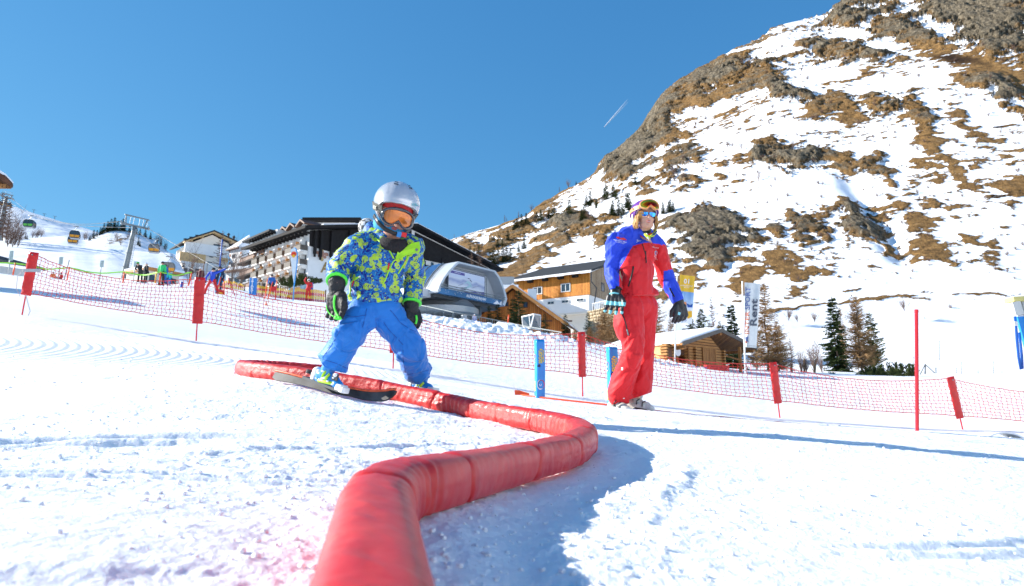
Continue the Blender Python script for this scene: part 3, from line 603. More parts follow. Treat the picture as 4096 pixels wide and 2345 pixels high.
# -- safety net fence
M_['net']=mat('red_net_cord',(.62,.045,.03),.6,var=.1)
M_['cord']=mat('dark_red_cord',(.30,.02,.03),.6,var=.1)
fence=thing('safety_net_fence','red plastic net fence on red sleeved poles crossing the slope behind the skiers','fence',tuple(P(1570,1475,10.5)))
POSTS=[((88,1260),(135,1009),10.5,.165,.31),((784,1368),(800,1110),10.5,.17,.28),((1572,1476),(1580,1235),10.5,.125,.26),((2331,1590),(2326,1328),10.55,.118,.31),((3120,1676),(3092,1450),10.6,.12,.27),((3852,1722),(3802,1508),10.6,.12,.22),((4640,1762),(4580,1560),10.7,.12,.2)]
PT=[]
for i,(b_,t_,D,wd,fr) in enumerate(POSTS):
 base=P(b_[0],b_[1],D);top=P(t_[0],t_[1],D+.05);g0=gsurf(base.x,base.y)
 ax=(top-base).normalized();base2=base+ax*((g0-.08-base.z)/ax.z)
 post=thing('post',None,None,tuple(base));del_=post;post.parent=fence;post.location=base-fence.location;WM[post.name]=Matrix.Translation(base)
 MB().tube([base2,base+ax*.05,top-ax*.02],[.011,.011,.010],8).build('rod',M_['redpole'],post,smooth=True)
 s0=base+(top-base)*fr;L=(top-s0).length;nx,nz=18,46;vs=[];fs=[]
 sx=Vector((1,0,0));sy=ax.cross(sx).normalized();sx=sy.cross(ax).normalized()
 for j in range(nz+1):
  for k in range(nx):
   a=2*math.pi*k/nx;ca,sa=math.cos(a),math.sin(a)
   u=j/nz
   bul=.022+.004*float(fbm(np.array([u*9+i*7]),np.array([ca*2]),3,400+i,.6,True))*3
   hw=wd/2*(1+.07*float(fbm(np.array([u*8+50*i]),np.array([(ca>0)*5.]),3,410)))
   if u>.97 or u<.02:bul*=.35
   vs.append(s0+ax*(L*u)+sx*hw*ca*(abs(ca)**-.25 if abs(ca)>.1 else 1)*.98+sy*(bul*sa+.022*float(fbm(np.array([u*12+i*3]),np.array([ca*3+4]),3,420+i,.6,True))))
 fs=[(j*nx+k,j*nx+(k+1)%nx,(j+1)*nx+(k+1)%nx,(j+1)*nx+k) for j in range(nz) for k in range(nx)]+[tuple(range(nx-1,-1,-1)),tuple(nz*nx+k for k in range(nx))]
 place_mesh('sleeve',newmesh('sleeve',vs,fs,M_['red']),post)
 mb=MB();ey=s0+ax*(L-.05)-Vector((-.01,.03,0));mb.lathe(ey,[(.011,0),(.011,.006),(.005,.008)],10,Vector((0,-1,0)));mb.build('eyelet',M_['steel'],post)
 PT.append((s0+ax*.0,top,ax,wd))
def net(i,a,b):
 (b0,t0,ax0,w0),(b1,t1,ax1,w1)=PT[a],PT[b]
 nc,nr=42,10;mb=MB();g={}
 sg=rng.uniform(.10,.2) if i else .19
 for c in range(nc+1):
  u=c/nc
  st=4*u*(1-u);edge=1-math.exp(-min(u,1-u)/.05)
  top=t0.lerp(t1,u)-Vector((0,0,sg*st*(1.15-.3*u)))-Vector((0,0,.02));bot=b0.lerp(b1,u)-Vector((0,0,.05*st))+Vector((0,0,.035*edge+.03))
  for r_ in range(nr+1):
   v=r_/nr
   p=bot.lerp(top,v)
   if 0<c<nc:
    p=p+Vector((.011*(1 if (r_%2) else -1)+rng.uniform(-.006,.006),rng.uniform(-.01,.01)+.03*math.sin(u*9+v*2)*st,rng.uniform(-.004,.004)))
   g[c,r_]=p
 for r_ in range(nr+1):
  edgec=r_ in (0,nr)
  if edgec:mb.tube([g[c,r_] for c in range(nc+1)],.0065,5)
  else:mb.tube([g[c,r_] for c in range(nc+1)],.0042,3)
 for c in range(nc+1):
  mb.tube([g[c,r_] for r_ in range(nr+1)],.0044,3)
 mb.build('net',M_['net'],fence)
for i in range(len(PT)-1):net(i,i,i+1)
p0,t0,ax0,w0=PT[0];q=p0+ax0*.38
mb=MB();mb.box(q+Vector((.06,-.045,0)),(.26,.02,.045));mb.build('strap',mat('grey_tape',(.45,.45,.45),.5),fence)
mb=MB();mb.tube([p0+Vector((.03,-.04,.0)),p0+Vector((.10,-.08,-.12)),p0+Vector((.17,-.1,-.26)),p0+Vector((.16,-.12,-.34))],.009,5,sq=(1,.25));mb.tube([q+Vector((-.08,-.05,0)),q+Vector((-.15,-.05,-.1)),q+Vector((-.15,-.04,-.28)),q+Vector((-.09,-.03,-.40))],.008,5,sq=(1,.3));mb.build('loose_strap',mat('white_webbing',(.6,.6,.58),.7),fence)
pb=P(3669,1708,8.6);pt=P(3666,1239,8.6);g0=gsurf(pb.x,pb.y)
sp=thing('slalom_pole','tall plain red slalom pole standing on the right in front of the net','pole',tuple(pb))
ax=(pt-pb).normalized();lo=pb-ax*.3;L=(pt-lo).length;MB().lathe(lo,[(.022,0),(.022,L-.04),(.024,L-.038),(.024,L),(.018,L+.004)],20,ax).build('shaft',M_['redpole'],sp,smooth=False,auto=40)
def rope(pxs,name,label,cat,r_,m):
 pts=[]
 for (px,py,D) in pxs:
  p=G(px,D);pts.append(Vector((p.x,p.y,gsurf(p.x,p.y)+r_*.8)))
 pts=catmull(pts,.08);pts=[Vector((p.x,p.y,gsurf(p.x,p.y)+r_*.9)) for p in pts]
 mb=MB();mb.tube(pts,r_,6,sq=(1.6,.7));o=mb.build(name,m,None,origin=tuple(pts[0]),smooth=True);tag(o,label,cat)
rope([(2090,0,6.9),(2180,0,6.62),(2440,0,6.35),(2500,0,6.3)],'marker_strap','thin red strap on the snow joining the two blue foam pillars','strap',.012,M_['orange'])
rope([(2610,0,6.3),(2900,0,6.4),(3200,0,6.6),(3420,0,6.8)],'cord','thin dark red cord on the snow running right behind the instructor','cord',.006,M_['cord'])
q=G(2070,6.95);mb=MB();mb.slab([q+Vector((-.03,0,.005)),q+Vector((.12,-.02,.0)),q+Vector((.12,-.02,.02)),q+Vector((.02,0,.05)),q+Vector((-.03,0,.055))],(0,.01,0))
tag(mb.build('marker_flap',M_['orange'],None,origin=tuple(q)),'small orange red flap upright at the left end of the strap','flap')
# -- printed foam pillars
def foam_pillar(cx_,topy,boty,D,label,rz,h):
 b=P(cx_,boty,D);g0=gsurf(b.x,b.y);w=.088
 o=thing('foam_pillar',label,'foam pillar',(b.x,b.y,g0),rz,'blue foam pillars of the ski school gate')
 n=20;vs=[];fs=[];ring=24
 for j in range(n+1):
  u=j/n;z=h*u-.01
  for k in range(ring):
   a=2*math.pi*(k+.5)/ring;ca,sa=math.cos(a),math.sin(a)
   e=.22;x=w/2*math.copysign(abs(ca)**e,ca)*(1.0 if abs(ca)>.02 else 0);y=w/2*math.copysign(abs(sa)**e,sa)
   sc=1-.07*(u>.985)+.02*math.sin(u*9+k)*.3
   vs.append(Vector((x*sc,y*sc,z))+Vector((.006*math.sin(u*3),0,0)))
 fs=[(j*ring+k,j*ring+(k+1)%ring,(j+1)*ring+(k+1)%ring,(j+1)*ring+k) for j in range(n) for k in range(ring)]+[tuple(range(ring-1,-1,-1)),tuple(n*ring+k for k in range(ring))]
 place_mesh('padding',newmesh('padding',vs,fs,M_['bluef']),o,local=True)
 Mw=WM[o.name];f=-w/2-.002
 def face(x,z,rot=90,side=0):
  if side==0:return Mw@Matrix.Translation((x,f,z))@Matrix.Rotation(R(90),4,'X')@Matrix.Rotation(R(rot),4,'Z')
  return Mw@Matrix.Translation((f,-x,z))@Matrix.Rotation(R(-90),4,'Z')@Matrix.Rotation(R(90),4,'X')@Matrix.Rotation(R(rot),4,'Z')
 text_obj("SIGGI's",.048,face(.000,h*.70),M_['yel'],o,bold=.0016,ext=.0006)
 text_obj("ALPIN CLUB",.021,face(.028,h*.70),M_['yel'],o,bold=.0006,ext=.0006)
 text_obj("SIGGI's",.034,face(-.005,h*.20,side=1),M_['yel'],o,bold=.001,ext=.0006)
 text_obj("ALPIN CLUB",.017,face(.018,h*.20,side=1),M_['yel'],o,bold=.0004,ext=.0006)
 Mf=face(-.018,h*.535,0)
 mb=MB();mb.M=Mf;mb.slab([(-.016,-.012,0),(.014,-.012,0),(.016,.004,0),(.008,.016,0),(-.006,.014,0),(-.012,.006,0),(-.020,.0,0)],(0,0,.001));mb.build('cap_emblem',M_['navy'],o)
 for (sd,zc,sc) in ((0,.22,1.0),(1,.66,.9)):
  Mf=face(0,h*zc,0,sd);mb=MB();mb.M=Mf
  def arc(r0,r1,a0,a1,w0,w1,cx0,cy0,lift,n=16):
   A=[];B=[]
   for k in range(n+1):
    t=k/n;a=R(a0+(a1-a0)*t);rr=(r0+(r1-r0)*t)*sc;ww=(w0+(w1-w0)*math.sin(t*math.pi))*sc
    A.append((cx0+(rr+ww)*math.cos(a),cy0+1.35*(rr+ww)*math.sin(a),lift));B.append((cx0+(rr-ww)*math.cos(a),cy0+1.35*(rr-ww)*math.sin(a),lift))
   for k in range(n):mb._add([A[k],A[k+1],B[k+1],B[k]],[(0,1,2,3)])
  arc(.036,.030,95,300,.0008,.006,0,0,.0006);mb.build('logo_arc',M_['whi'],o)
  mb=MB();mb.M=Mf;arc(.031,.030,80,250,.0005,.004,.001,0,.001);mb.build('logo_arc',M_['navy'],o)
  mb=MB();mb.M=Mf;arc(.030,.034,-60,110,.0005,.0035,.004,0,.0012);mb.build('logo_arc',M_['redp'],o)
  text_obj('C',.030*sc,Mf@Matrix.Translation((-.004,-.002,.0012))@Matrix.Rotation(R(90),4,'Z'),M_['whi'],o,bold=.001,ext=.0004)
 mb=MB();mb.tube([Mw@Vector((w/2-.004,f+.004,z)) for z in (0.02,h*.5,h-.02)],.002,5);mb.build('seam',M_['bluef'],o)
foam_pillar(2158,1335,1578,6.7,'bright blue foam pillar standing in full view left of the instructor',R(16),.585)
foam_pillar(2452,1365,1612,6.25,'bright blue foam pillar half hidden behind the red trouser leg of the instructor',R(14),.555)
q=P(3990,1752,6.9);mb=MB();n=14;vs=[];fs=[]
for k in range(n+1):
 a=math.pi*k/n
 for (rr,yy) in ((.15,-.12),(.17,-.12),(.17,.12),(.15,.12)):vs.append(q+Vector((rr*1.25*math.cos(a),yy,rr*.62*math.sin(a)-.045)))
fs=[(i*4+j,i*4+(j+1)%4,(i+1)*4+(j+1)%4,(i+1)*4+j) for i in range(n) for j in range(4)]
mb._add(vs,fs);tag(mb.build('plastic_arch',mat('white_plastic',(.72,.73,.74),.4),None,origin=tuple(q),smooth=False,auto=40),'white curved plastic arch half buried in snow at the right edge','arch')
# -- loose snow crumbs on the near snow
def crumbs(n,seed):
 r=np.random.RandomState(seed);t=(1+5**.5)/2
 ico=np.array([(-1,t,0),(1,t,0),(-1,-t,0),(1,-t,0),(0,-1,t),(0,1,t),(0,-1,-t),(0,1,-t),(t,0,-1),(t,0,1),(-t,0,-1),(-t,0,1)]);ico/=np.linalg.norm(ico[0])
 fc=np.array([(0,11,5),(0,5,1),(0,1,7),(0,7,10),(0,10,11),(1,5,9),(5,11,4),(11,10,2),(10,7,6),(7,1,8),(3,9,4),(3,4,2),(3,2,6),(3,6,8),(3,8,9),(4,9,5),(2,4,11),(6,2,10),(8,6,7),(9,8,1)])
 D=np.exp(r.uniform(math.log(.75),math.log(6.0),n));u=r.uniform(-.8,.8,n);x=u*D;y=D
 dens=fbm(x*1.3,y*1.3,3,71)+.5;keep=r.uniform(0,1,n)<np.clip(dens*1.5-.35,.05,1)*np.where(x<.2*y,1,.45)
 tx=np.array([(p.x,p.y) for p in TP]);dm=np.min(np.hypot(x[:,None]-tx[None,:,0],y[:,None]-tx[None,:,1]),1);keep&=dm>.075
 x,y,D=x[keep],y[keep],D[keep];rad=(.0012+.0055*r.uniform(0,1,len(x))**5)*(.55+.2*D)
 z=base_z(x,y)+snow_detail(x,y)+rad*.35;n=len(x)
 sc=rad[:,None,None]*(1+.35*r.uniform(-1,1,(n,12,1)))*np.array([1.15,1.15,.8]);V=ico[None]*sc+np.stack([x,y,z],-1)[:,None,:]
 Fc=(fc[None]+(np.arange(n)*12)[:,None,None]).reshape(-1,3);me=bpy.data.meshes.new('snow_crumbs');V=V.reshape(-1,3)
 me.vertices.add(len(V));me.vertices.foreach_set('co',V.astype(np.float32).ravel());me.loops.add(Fc.size);me.loops.foreach_set('vertex_index',Fc.astype(np.int32).ravel())
 me.polygons.add(len(Fc));me.polygons.foreach_set('loop_start',np.arange(0,Fc.size,3,dtype=np.int32));me.polygons.foreach_set('loop_total',np.full(len(Fc),3,np.int32));me.update(calc_edges=True);me.polygons.foreach_set('use_smooth',np.ones(len(Fc),bool))
 me.materials.append(M_['snow']);tag(place_mesh('snow_crumbs',me),'loose crumbs of snow scattered over the churned slope','snow',kind='stuff')
crumbs(12000,4)
# -- soft bodies: primitives fused by voxel remesh
from mathutils.bvhtree import BVHTree
def capsule(mb,a,b,ra,rb,n=14):
 a=Vector(a);b=Vector(b);ax=(b-a);L=ax.length
 if L<1e-5:return mb.ell(a,(ra,ra,ra))
 t=ax/L;pts=[];rr=[]
 for k in range(5):
  an=math.pi/2*(1-k/4);pts.append(a-t*ra*math.sin(an));rr.append(max(ra*math.cos(an),ra*.02))
 for k in range(1,6):
  an=math.pi/2*k/5;pts.append(b+t*rb*math.sin(an));rr.append(max(rb*math.cos(an),rb*.02))
 mb.tube(pts,rr,n)
def fuse(name,prims,voxel,m,parent,smooth=4,folds=None,inflate=0.0,fn=None):
 """prims: ('c',a,b,ra,rb) tapered capsules, ('e',centre,(rx,ry,rz),rotation) ellipsoids -> one continuous mesh.
    folds: list of (a,b,amp,freq,seed) cloth creases running round a limb"""
 mb=MB()
 for p in prims:
  if p[0]=='c':capsule(mb,p[1],p[2],p[3]+inflate,p[4]+inflate)
  else:mb.ell(p[1],tuple(q+inflate for q in p[2]),p[3] if len(p)>3 else None,20,12)
 me=newmesh('tmp',mb.v,mb.f,M_['white']);o=bpy.data.objects.new('tmp',me);COL.objects.link(o)
 md=o.modifiers.new('r','REMESH');md.mode='VOXEL';md.voxel_size=voxel;md.adaptivity=0
 if smooth:s_=o.modifiers.new('s','SMOOTH');s_.iterations=smooth;s_.factor=.6
 bpy.context.view_layer.update()
 me2=bpy.data.meshes.new_from_object(o.evaluated_get(bpy.context.evaluated_depsgraph_get()))
 bpy.data.objects.remove(o);me2.name=name;me2.materials.clear()
 for q in (m if isinstance(m,(list,tuple)) else [m]):me2.materials.append(q)
 nv=len(me2.vertices);co=np.empty(nv*3);me2.vertices.foreach_get('co',co);co=co.reshape(-1,3)
 no=np.empty(nv*3);me2.vertices.foreach_get('normal',no);no=no.reshape(-1,3)
 if folds:
  best=np.full(nv,1e9);disp=np.zeros(nv)
  for (a,b,amp,fr,sd) in folds:
   a=np.array(a);b=np.array(b);ab=b-a;L=np.linalg.norm(ab);t=np.clip(((co-a)@ab)/L**2,-.15,1.15)
   pr=a+t[:,None]*ab;dv=co-pr;dd=np.linalg.norm(dv,axis=1)
   u=ab/L;e1=np.cross(u,[0.3,.2,.9]);e1/=np.linalg.norm(e1);e2=np.cross(u,e1)
   th=np.arctan2(dv@e2,dv@e1);cs,sn=np.cos(th),np.sin(th)
   al=t*L
   n1=fbm(al*fr+.9*cs+sd*3.1,1.3*sn+.5*al*fr+sd,3,500+sd,.5,True)
   n2=fbm(al*fr*.45+sd,cs*1.2+sd,3,520+sd,.55)
   d_=amp*(n1*1.6+n2*1.0)
   m_=dd<best;disp[m_]=d_[m_];best=np.minimum(best,dd)
  co=co+no*disp[:,None]
 if fn is not None:co=fn(co,no)
 me2.vertices.foreach_set('co',co.ravel());me2.update()
 me2.polygons.foreach_set('use_smooth',np.ones(len(me2.polygons),bool))
 return place_mesh(name,me2,parent)
class Surf:
 def __init__(s,*objs):
  s.t=[]
  for o in objs:
   M=WM[o.name];s.t.append(BVHTree.FromPolygons([M@v.co for v in o.data.vertices],[tuple(p.vertices) for p in o.data.polygons]))
 def ray(s,org,d):
  best=None
  for t in s.t:
   h,n,i,dist=t.ray_cast(org,d)
   if h is not None and (best is None or dist<best[2]):best=(h,n,dist)
  return best
 def hit(s,px,py,lift=.002):
  d=P(px,py,1).normalized();b=s.ray(Vector((0,0,0)),d)
  return None if b is None else b[0]-d*lift
def ribbon_on(s,pts,wd,m,parent,name,lift=.003,sq=(1,.35),n=6,step=6):
 """a thin cord or tape lying on a garment, following the given seam"""
 q=[]
 for (a,b) in zip(pts,pts[1:]):
  k=max(1,int(math.hypot(b[0]-a[0],b[1]-a[1])/step))
  for j in range(k):q.append((a[0]+(b[0]-a[0])*j/k,a[1]+(b[1]-a[1])*j/k))
 q.append(pts[-1]);w_=[s.hit(x,y,lift) for x,y in q];w_=[p for p in w_ if p is not None]
 if len(w_)<2:return None
 for _ in range(2):w_=[w_[0]]+[(w_[i-1]+w_[i]*2+w_[i+1])/4 for i in range(1,len(w_)-1)]+[w_[-1]]
 mb=MB();mb.tube(w_,wd,n,up=Vector((0,-1,0)));return mb.build(name,m,parent,smooth=True)
def patch_on(s,poly,m,parent,name,lift=.003,grid=9):
 """a flat piece of cloth or print lying on a garment (poly: photo outline of the piece)"""
 cx=sum(p[0] for p in poly)/len(poly);cy=sum(p[1] for p in poly)/len(poly);n=len(poly)
 dense=[]
 for i in range(n):
  a,b=poly[i],poly[(i+1)%n];k=max(1,int(math.hypot(b[0]-a[0],b[1]-a[1])/6))
  dense+=[(a[0]+(b[0]-a[0])*j/k,a[1]+(b[1]-a[1])*j/k) for j in range(k)]
 R_=max(2,grid//2);vs=[];last=None;k=len(dense)
 for r_ in range(R_+1):
  f=r_/R_
  for (x,y) in dense:
   h=s.hit(cx+(x-cx)*f,cy+(y-cy)*f,lift)
   if h is None:h=last if last is not None else P(x,y,5)
   last=h;vs.append(h)
 fs=[(r_*k+i,r_*k+(i+1)%k,(r_+1)*k+(i+1)%k,(r_+1)*k+i) for r_ in range(R_) for i in range(k)]
 mb=MB();mb._add(vs,fs);return mb.build(name,m,parent,smooth=True)
def print_on(s,body,cx,cy,size,rot,m,parent,D,lift=.0025,bold=0,xs=1.0,name='lettering',tilt=0):
 """printed words on a garment; size in photo pixels"""
 cu=bpy.data.curves.new('l','FONT');cu.body=body;cu.size=size;cu.offset=bold;cu.align_x='CENTER';cu.align_y='CENTER';cu.resolution_u=2;cu.shear=tilt
 to=bpy.data.objects.new('tmp',cu);COL.objects.link(to);bpy.context.view_layer.update()
 me=bpy.data.meshes.new_from_object(to.evaluated_get(bpy.context.evaluated_depsgraph_get()));bpy.data.objects.remove(to)
 c,sn=math.cos(R(rot)),math.sin(R(rot));last=None
 for v in me.vertices:
  x,y=v.co.x*xs,-v.co.y;X_,Y_=cx+x*c-y*sn,cy+x*sn+y*c
  h=s.hit(X_,Y_,lift)
  if h is None:h=P(X_,Y_,D)
  v.co=h
 me.materials.clear();me.materials.append(m);return place_mesh(name,me,parent)
def head_frame(c,f,up):
 f=Vector(f).normalized();up=Vector(up);up=(up-f*up.dot(f)).normalized();y=-f;x=y.cross(up)
 M=Matrix((x,y,up)).transposed().to_4x4();M.translation=c;return M
M_['skin']=mat('skin',(.62,.33,.23),.5,spec=.4,var=.06,vscale=30,sub=.15)
M_['lips']=mat('lips',(.50,.12,.11),.4)
M_['hair']=mat('blond_hair',(.50,.27,.09),.55,var=.35,vscale=60)
def shell(M,r,rim,name,m,parent,thick=.9,fn=None,nu=64,nv=26):
 """helmet: dome over a rim whose height changes round the head. r radii, rim(az)-> z"""
 vs=[];fs=[]
 for s_,sc in ((0,1.0),(1,thick)):
  for j in range(nv+1):
   for i in range(nu):
    az=2*math.pi*i/nu;zr=rim(az);e0=math.asin(max(-.95,min(.95,zr/r[2])));e=e0+(math.pi/2-e0)*(j/nv)
    ce=math.cos(e);p=Vector((r[0]*ce*math.sin(az),-r[1]*ce*math.cos(az),r[2]*math.sin(e)))
    if fn is not None and s_==0:p*=1+fn(az,e,j/nv)
    if s_==1:p=Vector((p.x*sc,p.y*sc,zr+(p.z-zr)*sc))
    vs.append(M@p)
 b=(nv+1)*nu
 for j in range(nv):
  for i in range(nu):
   q=(j*nu+i,j*nu+(i+1)%nu,(j+1)*nu+(i+1)%nu,(j+1)*nu+i)
   fs.append(q);fs.append(tuple(b+k for k in reversed(q)))
 for i in range(nu):fs.append((i,b+i,b+(i+1)%nu,(i+1)%nu))
 me=newmesh(name,vs,fs,m);me.set_sharp_from_angle(angle=R(50));return place_mesh(name,me,parent)
def goggle_outline(w,h,notch,n=72):
 pts=[]
 for k in range(n):
  a=2*math.pi*k/n;c,s=math.cos(a),math.sin(a)
  x=w*math.copysign(abs(c)**.62,c);z=h*math.copysign(abs(s)**.72,s)
  if s<0:z=z*(1-notch*math.exp(-(x/(w*.24))**2))*(1+.12*math.exp(-((abs(x)-w*.5)/(w*.25))**2))
  else:z*=.92+.08*math.cos(x/w*math.pi)
  pts.append((x,z))
 return pts
def goggles(M,w,h,rad,m_frame,m_lens,parent,notch=.62,fr=.0085,bulge=.004,name='goggles'):
 """curved goggles: frame ring and lens; M puts the goggle centre, -Y forward"""
 ol=goggle_outline(w,h,notch)
 def cur(x,z,off=0):a=x/rad;return M@Vector((rad*math.sin(a)*(1+off/rad),rad*(1-math.cos(a))-off*math.cos(a),z))
 vs=[];fs=[];n=len(ol);k=8
 for i,(x,z) in enumerate(ol):
  L=math.hypot(x,z);dx,dz=x/L,z/L
  for j in range(k):
   a=2*math.pi*j/k;vs.append(cur(x+dx*fr*math.cos(a),z+dz*fr*math.cos(a),fr*.95*math.sin(a)))
 fs=[(i*k+j,((i+1)%n)*k+j,((i+1)%n)*k+(j+1)%k,i*k+(j+1)%k) for i in range(n) for j in range(k)]
 g=place_mesh(name,newmesh(name,vs,fs,m_frame),parent)
 vs=[];
 for (sc,off) in ((1.0,0),(1.02,-.022)):
  for (x,z) in ol:vs.append(cur(x*sc,z*sc,off))
 place_mesh('foam',newmesh('foam',vs,[(i,(i+1)%n,n+(i+1)%n,n+i) for i in range(n)],m_frame),g)
 vs=[];Rn=8
 for r_ in range(Rn+1):
  f=r_/Rn
  for (x,z) in ol:vs.append(cur(x*f,z*f,bulge*(1-f*f)))
 fs=[(r_*n+i,(r_+1)*n+i,(r_+1)*n+(i+1)%n,r_*n+(i+1)%n) for r_ in range(Rn) for i in range(n)]
 ln=place_mesh('lens',newmesh('lens',vs,fs,m_lens),g)
 return g,cur
def strap_round(M,r,z0,h,a0,a1,m,parent,name='strap',tiltz=0.0,n=30,thick=.004):
 vs=[]
 for i in range(n+1):
  az=a0+(a1-a0)*i/n;zc=z0+tiltz*(1-abs(math.sin(az/2)))
  for (dz,o) in ((-h/2,0),(h/2,0),(h/2,-.5*thick),(-h/2,-.5*thick)):
   z=zc+dz;e=math.sqrt(max(.05,1-min(.98,(z/r[2])**2)))
   vs.append(M@Vector(((r[0]+thick+o)*e*math.sin(az),-(r[1]+thick+o)*e*math.cos(az),z)))
 fs=[(i*4+j,i*4+(j+1)%4,(i+1)*4+(j+1)%4,(i+1)*4+j) for i in range(n) for j in range(4)]
 return place_mesh(name,newmesh(name,vs,fs,m,smooth=False),parent)
def lens_mat(name,stops,rough=.06,metal=.7):
 m=bpy.data.materials.new(name);m.use_nodes=True;t=m.node_tree;b=t.nodes['Principled BSDF']
 b.inputs['Roughness'].default_value=rough;b.inputs['Metallic'].default_value=metal;b.inputs['Coat Weight'].default_value=.6
 tc=N(t,'ShaderNodeTexCoord');n=N(t,'ShaderNodeTexNoise',i_Scale=9.0,i_Detail=2.0,i_Distortion=1.2);t.links.new(tc.outputs['Object'],n.inputs['Vector'])
 t.links.new(ramp(t,n.outputs[0],stops),b.inputs['Base Color']);return m
def hand(wrist,d,across,size,m,parent,thumb=1,curl=.5,voxel=.0045,name='glove',spread=.12,thick=1.0):
 """gloved hand with palm, four separate bent fingers and a side thumb. d: finger direction, across: towards the thumb side"""
 d=Vector(d).normalized();x=Vector(across);x=(x-d*x.dot(d)).normalized();nrm=d.cross(x)
 pr=[];pw=.42*size;L=size
 for k in (-1,-.33,.33,1):pr.append(('c',wrist+d*L*.08+x*k*pw*.55,wrist+d*L*.50+x*k*pw*.78,.155*L*thick,.135*L*thick))
 tips=[]
 for i,k in enumerate((1,.36,-.30,-.95)):
  ln=(.40,.46,.43,.34)[i]*L;b0=wrist+d*L*.50+x*k*pw*.82;c1=curl*(.8+.15*i)
  d1=(d*math.cos(c1*.6)+nrm*math.sin(c1*.6)+x*k*spread).normalized();d2=(d*math.cos(c1*1.5)+nrm*math.sin(c1*1.5)+x*k*spread*.6).normalized()
  m1=b0+d1*ln*.55;e1=m1+d2*ln*.5;r0=.088*L*thick
  pr+=[('c',b0,m1,r0,r0*.95),('c',m1,e1,r0*.95,r0*.82)];tips.append((b0,m1,e1,r0))
 t0=wrist+d*L*.16+x*pw*.75;t1=t0+(d*.75+x*.55+nrm*.35).normalized()*L*.26;t2=t1+(d*.95+x*.08+nrm*.35).normalized()*L*.22
 pr+=[('c',t0,t1,.12*L*thick,.10*L*thick),('c',t1,t2,.10*L*thick,.08*L*thick)]
 return fuse(name,pr,voxel,m,parent,smooth=1),tips
def boot(ank,toe_dir,up,size,m,parent,voxel=.007,name='ski_boot'):
 """hard-shell boot: sole, foot shell, toe box, upright cuff"""
 f=Vector(toe_dir).normalized();u=Vector(up).normalized();u=(u-f*u.dot(f)).normalized();s=f.cross(u);L=size
 Mr=Matrix((f,s,u)).transposed()
 sole=ank-u*L*.34
 pr=[('c',sole-f*L*.22,sole+f*L*.50,L*.14,L*.12),('c',sole-f*L*.18+u*L*.12,sole+f*L*.34+u*L*.07,L*.17,L*.14),('c',sole+u*L*.15-f*.05*L,ank+u*L*.30+f*L*.06,L*.185,L*.20),('e',sole+f*L*.46,(L*.16,L*.15,L*.12),Mr)]
 return fuse(name,pr,voxel,m,parent,smooth=2),(f,s,u,sole)
